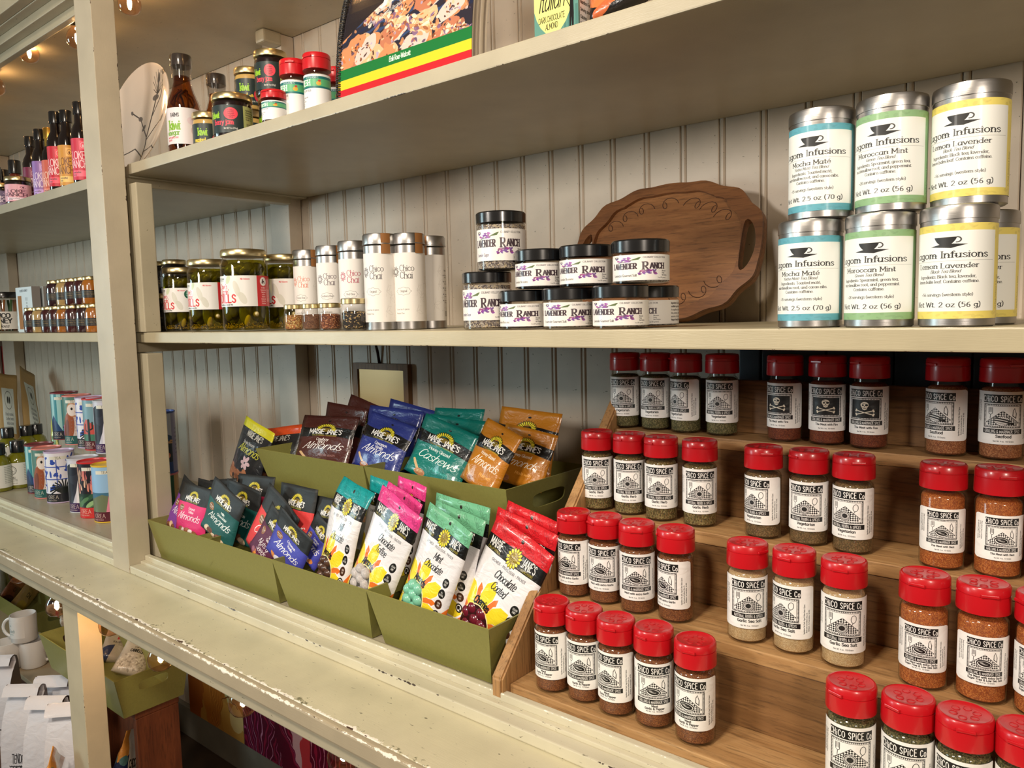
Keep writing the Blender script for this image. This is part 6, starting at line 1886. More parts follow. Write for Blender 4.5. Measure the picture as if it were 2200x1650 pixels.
# boxed chocolate and a pouch of almonds at the shelf end
ib = Pic(300, 420, (206, 206, 214)); ib.poly([(0, 210), (300, 220), (300, 420), (0, 420)], (96, 146, 136))
for i in range(6): ib.rect(150 + i * 26, 250 + (i % 3) * 20, 168 + i * 26, 400, (78, 124, 118))
ib.ell(130, 170, 150, 210, (240, 236, 140)); ib.text("MARIE JANE'S", 120, 188, 30, (40, 44, 40), (0.12, 0.14), 0.6, al='c', jit=0.4); ib.text('CALIFORNIA SUNSHINE', 120, 204, 11, (60, 64, 50), (0.14, 0.12), 0.9, al='c')
ib.text('Italian', 120, 282, 74, (26, 26, 26), (0.09, 0.06), 0.80, sl=0.28, al='c'); ib.text('DARK CHOCOLATE', 120, 326, 22, (30, 30, 30), (0.12, 0.11), 0.85, al='c'); ib.text('ALMOND', 120, 356, 22, (30, 30, 30), (0.12, 0.11), 0.85, al='c')
ib.poly([(246, 260), (266, 256), (270, 320), (268, 384), (258, 384), (256, 330), (250, 384), (240, 384), (242, 320)], K); ib.ell(256, 246, 9, 10, K); ib.line([(238, 240), (274, 244)], 5, K); ib.line([(196, 226), (250, 300)], 4, K)
sb_ = Pic(120, 420, (200, 200, 206)); sb_.rect(0, 220, 120, 420, (90, 130, 124)); sb_.rect(10, 60, 110, 400, (226, 224, 224))
for i in range(11): sb_.text(('Nutrition Facts', 'Serving size', 'Calories', 'Total Fat', 'Sodium', 'Total Carb', 'Protein')[i % 7], 14, 90 + i * 28, 13, K, (0.18, 0.15), 0.8)
xa, xb = xat(1149, 0.915, ZUU + 0.01), xat(1243, 0.915, ZUU + 0.01)
cb = thing('chocolate_carton', 'yellow and teal carton with a dark standing figure printed at its corner', 'box', ((xa + xb) / 2, 0.915, ZUU))
hw, hh_, dd_ = (xb - xa) / 2, 0.150, 0.045
link('carton_body', boxmesh(-hw + 0.0004, hw - 0.0004, 0.0004, dd_, 0.0003, hh_, 0.001), plain('carton_side', (96, 140, 134), 0.45), cb)
link('front_print', mesh([(-hw, 0, 0.0005), (hw, 0, 0.0005), (hw, 0, hh_), (-hw, 0, hh_)], [(0, 1, 2, 3)], False, [(0, 0), (1, 0), (1, 1), (0, 1)]), printed('carton_front', ib.image('carton_front'), 0.22, 0.6), cb)
link('side_print', mesh([(hw, 0, 0.0005), (hw, dd_, 0.0005), (hw, dd_, hh_), (hw, 0, hh_)], [(0, 1, 2, 3)], False, [(0, 0), (1, 0), (1, 1), (0, 1)]), printed('carton_sidepanel', sb_.image('carton_sidepanel'), 0.3, 0.4), cb)
nb = Pic(300, 420, (22, 20, 22)); nb.ell(120, 240, 130, 150, (214, 120, 66)); nb.ell(180, 330, 90, 50, (188, 92, 50)); nb.ell(220, 300, 60, 40, (206, 110, 60)); nb.ell(90, 390, 60, 26, (196, 100, 56), 1, -0.4)
nb.text('Almond', 110, 250, 54, W_, (0.10, 0.07), 0.8, sl=0.2, al='c', rot=-0.2); nb.text('Bud', 140, 312, 62, W_, (0.10, 0.07), 0.8, sl=0.2, al='c', rot=-0.2)
pouch('snack_pouch', pm('pouch_bud', nb.image('pouch_print')), (1262, -90), (1392, -135), (1330, 24), 0.955, 0.925, 0.03, 'black pouch with an orange almond print next to the carton', 'pouches on the upper shelf', zmin=ZUU + 0.003)

# ------------------------------------------------------------------ far bay: syrup bottles and jars on the upper shelf
ZL = ZU - 0.002
def lk(bgc, fg, chip, light=False):
    p = Pic(300, 300, bgc)
    p.rect(150, 20, 214, 84, chip); q = np.linspace(0.4, 5.6, 20); p.line(np.stack([182 + 20 * np.cos(q), 52 + 20 * np.sin(q)], 1), 3, fg); p.ell(182, 56, 8, 11, fg)
    p.text('LOKE', 70, 150, 54, fg, (0.13, 0.12), 0.86); p.text('RANCH', 44, 212, 54, fg, (0.13, 0.12), 0.86)
    p.rect(70, 232, 216, 276, tuple(min(255, c + 60) for c in bgc)); p.text('Hand crafted', 78, 252, 14, (70, 50, 50), (0.13, 0.12), 0.8); p.text('syrup', 78, 270, 14, (70, 50, 50), (0.13, 0.12), 0.8)
    return printed('syrup_label', p.image('syrup_label'), 0.45)
m_darkglass = plain('dark_syrup_glass', (22, 14, 14), 0.12, coat=0.6)
m_goldfoil = metal('gold_foil', (216, 172, 80), 0.3)
def sy_body(): return lathemesh([(0.018, 0.0), (0.0215, 0.002), (0.0225, 0.006), (0.0225, 0.165), (0.0195, 0.182), (0.0125, 0.200), (0.0115, 0.236)], 28)
def sy_lab(): return wrapmesh(0.0225, 0.022, 0.150, 200, 26)
def sy_cap(): return lathemesh([(0.0136, 0.226), (0.0146, 0.227), (0.0146, 0.262), (0.0136, 0.264), (0.0005, 0.2638)], 24)
SY = [(70, 0.985, (122, 30, 66), (238, 214, 220), 'black cap and wine red label'), (90, 0.970, (150, 114, 184), (232, 214, 236), 'dark cap and lilac label'), (111, 0.985, (214, 104, 84), (244, 206, 190), 'gold neck and coral label'), (124, 0.925, (200, 30, 52), (244, 214, 214), 'black cap and red label'), (147, 0.940, (216, 152, 62), (130, 80, 40), 'black cap and orange label'), (176, 0.932, (206, 50, 76), (246, 206, 214), 'black cap and raspberry label beside the post')]
for n, (px, y, bgc, fg, what) in enumerate(SY):
    x = xat(px, y, ZL + 0.1)
    r = thing('syrup_bottle', 'tall dark syrup bottle with a %s' % what, 'bottle', (x, y, ZL), -math.atan2(x, y) + math.radians(-14), 'syrup bottles in the far bay')
    r.scale = (1.12, 1.12, 0.885)
    part('bottle_body', 'sy_body', m_darkglass, sy_body, r)
    part('label', 'sy_lab%d' % n, lk(bgc, fg, tuple(min(255, c + 40) for c in bgc)), sy_lab, r)
    part('cap', 'sy_cap', m_goldfoil if n == 2 else m_blackcap, sy_cap, r)
    if n == 2: part('neck_foil', 'sy_foil', m_goldfoil, lambda: lathemesh([(0.0132, 0.196), (0.0126, 0.2), (0.0124, 0.228)], 24, False, False), r)
def sc_body(): return lathemesh([(0.024, 0.0), (0.028, 0.002), (0.029, 0.006), (0.029, 0.070), (0.024, 0.092), (0.0155, 0.108), (0.0150, 0.120)], 28)
def sc_cap(): return lathemesh([(0.0178, 0.112), (0.0186, 0.113), (0.0186, 0.146), (0.0176, 0.148), (0.0005, 0.1476)], 24)
m_sauce = plain('red_sauce', (96, 30, 16), 0.15, coat=0.6)
for px, y, lb in ((36, 1.00, 'bottle of red brown sauce with a black cap, behind the pink label jar'), (12, 1.03, 'bottle of red brown sauce with a black cap, second from the syrup bottles'), (-6, 0.99, 'bottle of red brown sauce cut by the picture edge')):
    x = xat(px, y, ZL + 0.07)
    r = thing('sauce_bottle', lb, 'bottle', (x, y, ZL), 0, 'sauce bottles in the far bay')
    r.scale = (1.05, 1.05, 1.27)
    part('bottle_body', 'sc_body', m_sauce, sc_body, r); part('cap', 'sc_cap', m_blackcap, sc_cap, r)
for px, y, bgc, lb in ((40, 0.925, (236, 176, 190), 'jar with a pink label at the front of the far upper shelf'), (5, 0.93, (96, 80, 120), 'jar with a slate purple label at the front of the far upper shelf')):
    x = xat(px, y, ZL + 0.04)
    r = thing('sauce_jar', lb, 'jar', (x, y, ZL), -math.atan2(x, y), 'labelled jars in the far bay')
    r.scale = (0.90, 0.90, 0.92)
    part('jar_body', 'jam_glass', m_glass, jam_glass, r); part('contents', 'jam_fill', m_jam, jam_fill, r); part('lid', 'jam_lid', m_gold, jam_lid, r)
    part('label', 'jam_lab_' + lb[9:15], lk(bgc, (90, 40, 60) if bgc[0] > 200 else (226, 210, 226), tuple(min(255, c + 20) for c in bgc)), jam_lab, r)

# far bay, middle shelf: honey jars in two tiers, carton row, lidded jar
GH = 'honey jars in the far bay'
HB_ = [(70, 'dark red'), (88, 'cream'), (107, 'dark red'), (124, 'dark red'), (141, 'amber'), (160, 'dark red'), (184, 'plum'), (204, 'amber')]
NAM = ['first', 'second', 'third', 'fourth', 'fifth', 'sixth', 'seventh', 'eighth']
for n, (px, c) in enumerate(HB_):
    honey(c, px, 0.930, ZM, 'small %s honey jar, %s of the lower tier counted from the white carton' % (c, NAM[n]), 0.86, group=GH)
for n, (px, c) in enumerate([(119, 'plum'), (140, 'cream'), (158, 'dark red'), (178, 'dark red'), (196, 'amber')]):
    honey(c, px, 0.945, ZM + 0.0930 * 0.86, 'small %s honey jar, %s of the upper tier stacked on lower jars' % (c, NAM[n]), 0.86, group=GH)
hb = Pic(140, 300, (218, 228, 232)); hb.rect(14, 56, 48, 280, (160, 104, 46)); hb.text('Q BEES HONEY', 70, 30, 13, (70, 76, 84), (0.14, 0.12), 0.7, al='c')
for i, t in enumerate('Honey'): hb.text(t, 92, 90 + i * 22, 20, (60, 62, 70), (0.1, 0.05), 0.9, serif=True, al='c')
hb.text('TEA-LID', 92, 240, 12, (70, 76, 84), (0.13, 0.11), 0.8, al='c'); hb.text('HONEY STICK', 78, 270, 12, (60, 66, 74), (0.15, 0.12), 0.72, al='c')
m_hb = printed('honey_carton', hb.image('honey_carton'), 0.4)
m_cg = plain('carton_grey', (132, 126, 122), 0.6)
for n in range(4):
    y0 = 0.955 + n * 0.034
    xa, xb = xat(38, 0.955, ZM + 0.05) + n * 0.004, xat(72, 0.955, ZM + 0.05) + n * 0.004
    r = thing('honey_carton', ('white honey stick carton at the front of its row', 'grey sided honey stick carton second in its row', 'grey sided honey stick carton third in its row', 'grey sided honey stick carton last in its row')[n], 'box', (xa, y0, ZM), 0, 'honey stick cartons in the far bay')
    link('carton_body', boxmesh(0, xb - xa, 0.0005, 0.026, 0.0004, 0.152, 0.0012), m_cg, r)
    link('front_print', mesh([(0.0005, 0, 0.001), (xb - xa - 0.0005, 0, 0.001), (xb - xa - 0.0005, 0, 0.1515), (0.0005, 0, 0.1515)], [(0, 1, 2, 3)], False, [(0, 0), (1, 0), (1, 1), (0, 1)]), m_hb, r)
x = xat(22, 1.0, ZM + 0.05)
r = thing('stick_jar', 'wide glass jar of honey sticks with a black lid beside the white carton', 'jar', (x, 0.985, ZM))
link('jar_body', lathemesh([(0.045, 0.0004), (0.05, 0.003), (0.05, 0.118), (0.046, 0.126)], 36, True, False), m_glass, r)
link('lid', lathemesh([(0.048, 0.124), (0.052, 0.125), (0.052, 0.142), (0.050, 0.145), (0.0005, 0.1445)], 36), m_blackcap, r)
m_stick = plain('honey_stick', (150, 92, 44), 0.4)
for k in range(9): link('stick', tubemesh([(0.03 * math.cos(k * .7), 0.03 * math.sin(k * .7), 0.006), (0.034 * math.cos(k * .7 + .4), 0.034 * math.sin(k * .7 + .4), 0.118)], 0.004, 6), m_stick if k % 3 else plain('green_stick', (70, 100, 60), 0.4), r)
cl = Pic(260, 200, (232, 228, 222)); cl.text('CHICO', 130, 70, 50, K, (0.2, 0.18), 0.9, al='c'); cl.text('HONEY', 130, 130, 50, K, (0.2, 0.18), 0.9, al='c'); cl.text('Q Bees', 130, 180, 34, K, (0.12, 0.08), 0.9, sl=0.3, al='c')
lb_ = link('label', wrapmesh(0.0503, 0.012, 0.075, 120, 20), printed('stick_label', cl.image('stick_label'), 0.5), r); lb_.rotation_euler = (0, 0, 1.0)
tg = link('paper_tag', mesh([(-0.018, 0, 0), (0.018, 0, 0), (0.018, 0, 0.045), (0.008, 0, 0.058), (-0.008, 0, 0.058), (-0.018, 0, 0.045)], [(0, 1, 2, 3, 4, 5)]), plain('cream_tag', (214, 192, 150), 0.7), r, (0.034, -0.042, 0.012), (0, 0, 0.7))
tg.modifiers.new('t', 'SOLIDIFY').thickness = 0.001

# far bay floor: lemon vinaigrette, kraft bags, lime pouch
vg = Pic(320, 260, (232, 230, 224)); q = np.linspace(0, 2 * PI, 30)
vg.line(np.stack([110 + 56 * np.cos(q), 86 + 56 * np.sin(q)], 1), 5, (60, 64, 60)); vg.line(np.stack([110 + 46 * np.cos(q), 86 + 46 * np.sin(q)], 1), 2, (60, 64, 60))
for i in range(26): vg.ell(110 + 34 * math.cos(i * 2.4) * (i / 26), 96 + 30 * math.sin(i * 2.4) * (i / 26), 6, 5, (90, 94, 88), n=8)
vg.text('LEMON', 110, 186, 26, (80, 80, 76), (0.11, 0.06), 0.9, serif=True, al='c'); vg.text('VINAIGRETTE', 110, 214, 24, (80, 80, 76), (0.11, 0.06), 0.8, serif=True, al='c'); vg.text('shake well before use', 110, 240, 13, (90, 90, 86), (0.1, 0.08), 0.85, al='c')
for i in range(10): vg.text('olive oil lemon juice', 226, 30 + i * 20, 11, (120, 120, 114), (0.11, 0.1), 0.8)
m_vgl = printed('vinaigrette_label', vg.image('vinaigrette_label'), 0.5)
m_olive = plain('olive_dressing', (120, 118, 26), 0.12, coat=0.7)
def vg_body(): return lathemesh([(0.031, 0.0), (0.0355, 0.002), (0.037, 0.007), (0.037, 0.098), (0.031, 0.116), (0.0185, 0.128), (0.0175, 0.140)], 32)
def vg_cap(): return lathemesh([(0.0215, 0.128), (0.0235, 0.129), (0.0235, 0.168), (0.0220, 0.1702), (0.0005, 0.1700)], 28)
def vg_lab(): return wrapmesh(0.037, 0.014, 0.094, 190, 28)
GV = 'vinaigrette bottles in the far bay'
for n, (px, py, lb) in enumerate(((44, 1050, 'green vinaigrette bottle with a black cap facing out, beside the teal canister'), (2, 1058, 'green vinaigrette bottle cut off at the picture edge'), (22, 1010, 'green vinaigrette bottle behind the front pair'), (62, 1004, 'green vinaigrette bottle behind the canisters'), (84, 1000, 'green vinaigrette bottle last in the rear row'))):
    c = stand(px, py, ZF, 0.037)
    r = thing('vinaigrette_bottle', lb, 'bottle', (c[0], c[1], ZF), -math.atan2(c[0], c[1]) + math.radians(-16), GV)
    part('bottle_body', 'vg_body', m_olive, vg_body, r); part('cap', 'vg_cap', m_blackcap, vg_cap, r); part('label', 'vg_lab', m_vgl, vg_lab, r)
kb = Pic(240, 340, (176, 146, 96)); kb.rect(46, 70, 186, 290, (206, 216, 214)); kb.line(np.stack([116 + 44 * np.cos(q), 130 + 44 * np.sin(q)], 1), 3, (90, 96, 96)); kb.ell(106, 130, 9, 18, (50, 56, 56)); kb.ell(128, 130, 9, 18, (50, 56, 56))
for i in range(4): kb.text(('Fresh roasted', 'Coffee beans', 'Whole bean', 'twelve oz')[i], 116, 206 + i * 22, 15, (90, 100, 110), (0.12, 0.1), 0.85, al='c')
m_kb = printed('kraft_bag', kb.image('kraft_bag'), 0.6, wrinkle=0.3)
GK = 'kraft coffee bags in the far bay'
pouch('coffee_bag', m_kb, (-8, 802), (36, 806), (22, 960), 1.16, 1.13, 0.04, 'kraft paper bag with a white label below the red plaque', GK, 'bag', dy=0.08, zmin=ZF + 0.004)
pouch('coffee_bag', m_kb, (42, 792), (74, 800), (70, 950), 1.26, 1.22, 0.04, 'kraft paper bag turned edgewise beside another', GK, 'bag', dy=0.08, zmin=ZF + 0.004)
lm = Pic(160, 260, (206, 206, 96)); lm.ell(90, 200, 60, 40, (96, 130, 60)); lm.ell(50, 170, 30, 20, (190, 90, 70))
pouch('snack_pouch', pm('pouch_limegreen', lm.image('pouch_print')), (110, 872), (120, 874), (122, 976), 1.12, 1.10, 0.02, 'lime green pouch peeping out behind the canister stack', 'far bay pouches', zmin=ZF + 0.004)

# ------------------------------------------------------------------ festoon bulbs
m_bulbglass = thin_glass('bulb_glass', (255, 232, 212), 0.05, 2.0)
m_socket = plain('black_socket', (24, 24, 24), 0.5)
m_fil = NT('filament'); m_fil.b.inputs['Emission Color'].default_value = (1.0, 0.72, 0.36, 1); m_fil.b.inputs['Emission Strength'].default_value = 220.0
m_fil = m_fil.m
def bulb_glass(): return lathemesh([(0.0115, 0.0), (0.0125, -0.006), (0.020, -0.014), (0.0258, -0.026), (0.0270, -0.034), (0.0252, -0.046), (0.019, -0.055), (0.010, -0.0598), (0.0005, -0.061)], 28, False, False)
def socket(): return lathemesh([(0.0005, 0.034), (0.009, 0.034), (0.0135, 0.028), (0.0145, 0.004), (0.013, -0.002), (0.0005, -0.002)], 20)
def filament(): return lathemesh([(0.0005, -0.020), (0.0040, -0.022), (0.0054, -0.031), (0.0040, -0.040), (0.0005, -0.042)], 12)
def festoon(name, label, bulbs, zw, yw, power):
    r = thing(name, label, 'string lights', (0, 0, 0))
    xs = sorted([b[0] for b in bulbs])
    pts = []
    for i, x in enumerate(xs):
        pts.append((x, yw, zw))
        if i < len(xs) - 1:
            for t in (0.25, 0.5, 0.75): pts.append((x + (xs[i + 1] - x) * t, yw + 0.002, zw - 0.02 * math.sin(PI * t)))
    pts = [(xs[0] - 0.3, yw, zw)] + pts + [(xs[-1] + 0.3, yw, zw)]
    link('wire', tubemesh(pts, 0.003, 6), m_socket, r)
    for (x, y, z, rx, ry) in bulbs:
        s = part('socket', 'socket', m_socket, socket, r, (x, y, z + 0.034), (rx, ry, 0))
        part('bulb', 'bulb_glass', m_bulbglass, bulb_glass, s)
        part('filament', 'filament', m_fil, filament, s)
        l = bpy.data.lights.new('bulb_light', 'POINT'); l.energy = power; l.color = (1.0, 0.66, 0.34); l.shadow_soft_size = 0.006
        o = bpy.data.objects.new('bulb_light', l); COL.objects.link(o)
        o.location = Vector((x, y, z + 0.034)) + Matrix.Rotation(ry, 3, 'Y') @ Matrix.Rotation(rx, 3, 'X') @ Vector((0, 0, -0.034))
    return r
ub_ = []
for px, py, y in ((278, 6, 0.915), (165, 82, 0.915), (62, 114, 0.91), (-10, 186, 0.91)):
    p = onY(px, py, y); ub_.append((p[0], y, p[2], 0.12, 0.25))
for x in (-1.35, -0.85, -0.35): ub_.append((x, 0.915, ZS - 0.045, 0.1, 0.1))
for x in (-3.25, -3.75): ub_.append((x, 0.91, ZS - 0.05, 0.1, 0.1))
festoon('string_light', 'string of clear round bulbs hung inside the shelving header', ub_, ZS - 0.006, 0.885, 0.5)
lb2 = []
for px, py in ((42, 1232), (122, 1302), (238, 1341), (345, 1414), (522, 1508), (738, 1624)):
    p = onY(px, py, 0.735); lb2.append((p[0], 0.735, min(p[2], 0.905), 0.0, 0.0))
festoon('string_light', 'string of clear round bulbs hung under the countertop edge', lb2, 0.9325, 0.728, 0.9)

# ------------------------------------------------------------------ below the counter
m_white = plain('white_ceramic', (226, 222, 218), 0.2, coat=0.5)
m_blk = plain('black_ceramic', (14, 14, 14), 0.15, coat=0.6)
m_grn = plain('green_glaze', (70, 160, 40), 0.25, coat=0.4)
def mug_out(): return lathemesh([(0.034, 0.0), (0.038, 0.001), (0.041, 0.005), (0.0412, 0.090), (0.0405, 0.0945), (0.0390, 0.0950), (0.0378, 0.0935)], 40, True, False)
def mug_in(): return lathemesh([(0.0378, 0.0936), (0.0372, 0.012), (0.033, 0.007), (0.0005, 0.006)], 40, False, False)
def mug_handle(): return tubemesh([(0.0395 + 0.030 * math.sin(a) * 1.0, 0, 0.0475 + 0.032 * math.cos(a)) for a in np.linspace(0.05, PI - 0.05, 14)], [0.0062] + [0.0052] * 12 + [0.0062], 10)
mg = Pic(300, 200, (226, 222, 218)); mg.text('the', 60, 60, 22, (80, 130, 124), (0.1, 0.08), 0.9, sl=0.2); mg.text('Goods', 40, 130, 40, (50, 90, 90), (0.1, 0.07), 0.9, sl=0.25); mg.text('Chico, California', 46, 156, 12, (80, 130, 124), (0.1, 0.08), 0.9)
m_mug = printed('mug_print', mg.image('mug_print'), 0.3, 0.4)
def mug(px, py, z, hy, label, inner=None, outer=None, sc=1.0, group='white mugs under the counter', prt=None):
    c = stand(px, py, z, 0.041 * sc)
    r = thing('mug', label, 'mug', (c[0], c[1], z), -math.atan2(c[0], c[1]), group)
    r.scale = (sc, sc, sc)
    part('mug_body', 'mug_out', outer or m_white, mug_out, r); part('mug_lining', 'mug_in', inner or m_white, mug_in, r)
    part('handle', 'mug_handle', outer or m_white, mug_handle, r, (0, 0, 0), (0, 0, hy))
    if prt is not None: part('print', 'mug_print', m_mug, lambda: wrapmesh(0.0413, 0.02, 0.08, 90, 14), r, (0, 0, 0), (0, 0, prt))
    return c
zs = onY(72, 1436, 0.93)[2]
riser = thing('wooden_riser', 'dark stained wooden riser box carrying the white mugs', 'riser', (0, 0, 0))
xr0, xr1 = onY(-60, 1436, 0.90)[0] - 0.15, onY(124, 1436, 0.90)[0]
m_brn = wood('brown_wood', (70, 42, 26), (104, 64, 40), 0, 12, knots=False)
m_brnl = plain('pale_edge', (160, 140, 112), 0.6)
box('top', xr0, xr1, 0.885, 1.07, zs - 0.018, zs - 0.0005, m_brnl, riser, 0.002)
for a, b in ((xr0, xr0 + 0.018), (xr1 - 0.018, xr1)): box('side', a, b, 0.89, 1.068, 0.001, zs - 0.0185, m_brn, riser, 0.002)
box('front', xr0 + 0.0185, xr1 - 0.0185, 0.892, 0.908, 0.001, zs - 0.0185, m_brn, riser, 0.002)
mug(74, 1438, zs, -0.35, 'white mug with its handle turned out, beside the green tray', sc=1.02)
mug(18, 1446, zs, -0.2, 'white mug with a curled handle, under the stacked one', sc=1.06, prt=-0.9)
mug(54, 1383, zs + 0.1010, 2.6, 'white mug with a dark print stacked on top of two others', sc=1.02, prt=-0.75)
zb = onY(10, 1535, 0.835)[2]
bx = thing('wooden_crate', 'low brown crate holding up the black mug', 'crate', (0, 0, 0))
box('top', -3.3, -2.35, 0.79, 0.880, zb - 0.02, zb, m_brn, bx, 0.002)
for a in (-3.3, -2.368): box('side', a, a + 0.018, 0.792, 0.878, 0.001, zb - 0.0205, m_brn, bx, 0.002)
mug(10, 1537, zb + 0.0004, 2.0, 'tall black mug with a bright green inside', m_grn, m_blk, 1.12, 'black mugs under the counter')
zbt = onY(60, 1497, 0.735)[2] - 0.292
bx2 = thing('wooden_crate', 'low brown crate under the white coffee bags', 'crate', (0, 0, 0))
box('top', -3.3, -2.06, 0.66, 0.786, zbt - 0.02, zbt, m_brn, bx2, 0.002)
for a in (-3.3, -2.078): box('side', a, a + 0.018, 0.662, 0.784, 0.001, zbt - 0.0205, m_brn, bx2, 0.002)
# green tray with bean bags on a crate
YG = 0.80
gr = onY(246, 1466, YG)
gl_ = onY(83, 1347, YG)
gb = onY(262, 1540, YG + 0.02)
zgt, zgb = gr[2], gb[2]
LG = on(408, 1440, 0, gr[0])[1] - YG - 0.04
green_tray(gl_[0] + 0.02, gr[0] - 0.006, YG + 0.02, zgb - 0.002, LG, zgt - zgb, (0.02, 0.004, 0.02, 0.02), 'green tray of bean bags on a brown box under the counter', 'green trays under the counter')
m_red2 = wood('red_brown_wood', (98, 50, 28), (134, 74, 42), 2, 12, 0.5, knots=False)
bxx = thing('wooden_box', 'red brown wooden box standing under the tray of bean bags', 'box', (0, 0, 0))
box('top', gl_[0] + 0.06, gr[0] - 0.012, YG + 0.05, YG + 0.01 + LG, zgb - 0.020, zgb - 0.0005, m_red2, bxx, 0.002)
box('side', gl_[0] + 0.06, gl_[0] + 0.08, YG + 0.052, YG + 0.008 + LG, 0.001, zgb - 0.0205, m_red2, bxx, 0.002)
box('side', gr[0] - 0.032, gr[0] - 0.012, YG + 0.052, YG + 0.008 + LG, 0.001, zgb - 0.0205, m_red2, bxx, 0.002)
box('back', gl_[0] + 0.0805, gr[0] - 0.0325, YG - 0.01 + LG, YG + 0.008 + LG, 0.001, zgb - 0.0205, m_red2, bxx, 0.002)
bb_ = Pic(260, 360, (206, 196, 180)); bb_.poly([(60, 10), (200, 4), (214, 60), (196, 96), (130, 104), (70, 92), (48, 50)], (186, 36, 44)); bb_.text('Heirloom', 130, 60, 30, (240, 220, 214), (0.13, 0.1), 0.7, sl=0.2, al='c'); bb_.text('small batch', 130, 140, 18, (80, 72, 64), (0.13, 0.1), 0.8, al='c'); bb_.text('CANNELLINI', 130, 186, 32, (40, 36, 34), (0.16, 0.13), 0.62, al='c')
rr = random.Random(2)
for i in range(120): bb_.ell(rr.uniform(20, 240), rr.uniform(210, 350), 11, 7, rr.choice([(226, 218, 204), (196, 186, 170), (170, 158, 142)]), 1, rr.uniform(0, 3))
b2 = Pic(260, 360, (198, 188, 174)); b2.poly([(0, 240), (120, 200), (90, 360), (0, 360)], (56, 64, 96)); b2.poly([(140, 0), (200, 0), (180, 110), (120, 120)], (196, 46, 60)); b2.text('POLENTA', 140, 170, 26, (60, 56, 60), (0.14, 0.11), 0.8, al='c'); b2.para(150, 60, 90, 10, 9, (110, 96, 80))
m_bb, m_b2 = pm('bean_bag_print', bb_.image('bean_bag')), pm('polenta_bag_print', b2.image('polenta_bag'))
GB = 'bean bags in the green tray'
pouch('bean_bag', m_bb, (286, 1352), (346, 1380), (246, 1500), 1.0, 0.88, 0.04, 'clear bag of white beans with a red crest leaning toward the aisle', GB, 'bag', dy=0.05, zmin=zgb + 0.006)
pouch('bean_bag', m_b2, (236, 1344), (286, 1364), (212, 1490), 0.98, 0.88, 0.04, 'pale bag with a slate blue corner, beside the white beans', GB, 'bag', dy=0.05, zmin=zgb + 0.006)
pouch('bean_bag', m_bb, (226, 1330), (262, 1340), (232, 1470), 1.06, 1.00, 0.04, 'clear bag with a red crest behind the bulb', GB, 'bag', dy=0.05, zmin=zgb + 0.006)
pouch('bean_bag', m_b2, (104, 1318), (134, 1326), (128, 1420), 0.98, 0.93, 0.04, 'pale bag with brown print at the tray end by the mugs', GB, 'bag', dy=0.05, zmin=zgb + 0.006)
pouch('bean_bag', m_bb, (132, 1322), (160, 1336), (152, 1430), 0.96, 0.92, 0.03, 'white bag with a red spot, tucked against the lower post', GB, 'bag', dy=0.05, zmin=zgb + 0.006)
# second green tray with dark bags, further along
g2a, g2b = onY(-40, 1306, 1.00), onY(14, 1312, 1.00)
green_tray(g2a[0] - 0.3, onY(110, 1300, 1.12)[0], 1.06, onY(4, 1306, 1.0)[2] - 0.11, 0.16, 0.11, (0.02, 0.01, 0.02, 0.02), 'green tray of brown bags at the far end under the counter', 'green trays under the counter')
zq = onY(4, 1306, 1.0)[2] - 0.11
b3 = Pic(220, 320, (120, 70, 44)); b3.rect(0, 0, 220, 60, (170, 110, 70)); b3.ell(110, 230, 90, 70, (70, 34, 28)); b3.text('CHI', 120, 120, 40, (40, 24, 20), (0.14, 0.12), 0.8, al='c')
b4 = Pic(220, 320, (150, 120, 70)); b4.text('CHI', 120, 140, 44, (40, 30, 20), (0.14, 0.12), 0.8, al='c'); b4.ell(120, 240, 70, 60, (160, 130, 40))
st_ = thing('wooden_riser', 'dark riser box under the far green tray', 'riser', (0, 0, 0))
box('top', g2a[0] - 0.3, onY(110, 1300, 1.12)[0], 1.076, 1.22, zq - 0.02, zq - 0.0005, m_brn, st_, 0.002)
for a in (g2a[0] - 0.3, onY(110, 1300, 1.12)[0] - 0.018): box('side', a, a + 0.018, 1.078, 1.218, zs + 0.0005 if False else 0.001, zq - 0.0205, m_brn, st_, 0.002)
GB2 = 'brown snack bags in the far tray'
pouch('snack_bag', pm('brown_bag', b3.image('brown_bag')), (28, 1240), (58, 1252), (-14, 1318), 1.14, 1.06, 0.03, 'copper brown glossy bag leaning in the far tray', GB2, 'bag', dy=0.07, zmin=zq + 0.006)
pouch('snack_bag', pm('tan_bag', b4.image('tan_bag')), (58, 1250), (92, 1262), (22, 1322), 1.18, 1.08, 0.03, 'tan bag with a yellow patch leaning beside the copper one', GB2, 'bag', dy=0.07, zmin=zq + 0.006)
pouch('snack_bag', pm('pale_bag', Pic(60, 80, (206, 210, 212)).image('pale_bag')), (0, 1206), (16, 1212), (2, 1300), 1.16, 1.10, 0.03, 'pale silver bag standing behind the copper one', GB2, 'bag', dy=0.07, zmin=zq + 0.006)
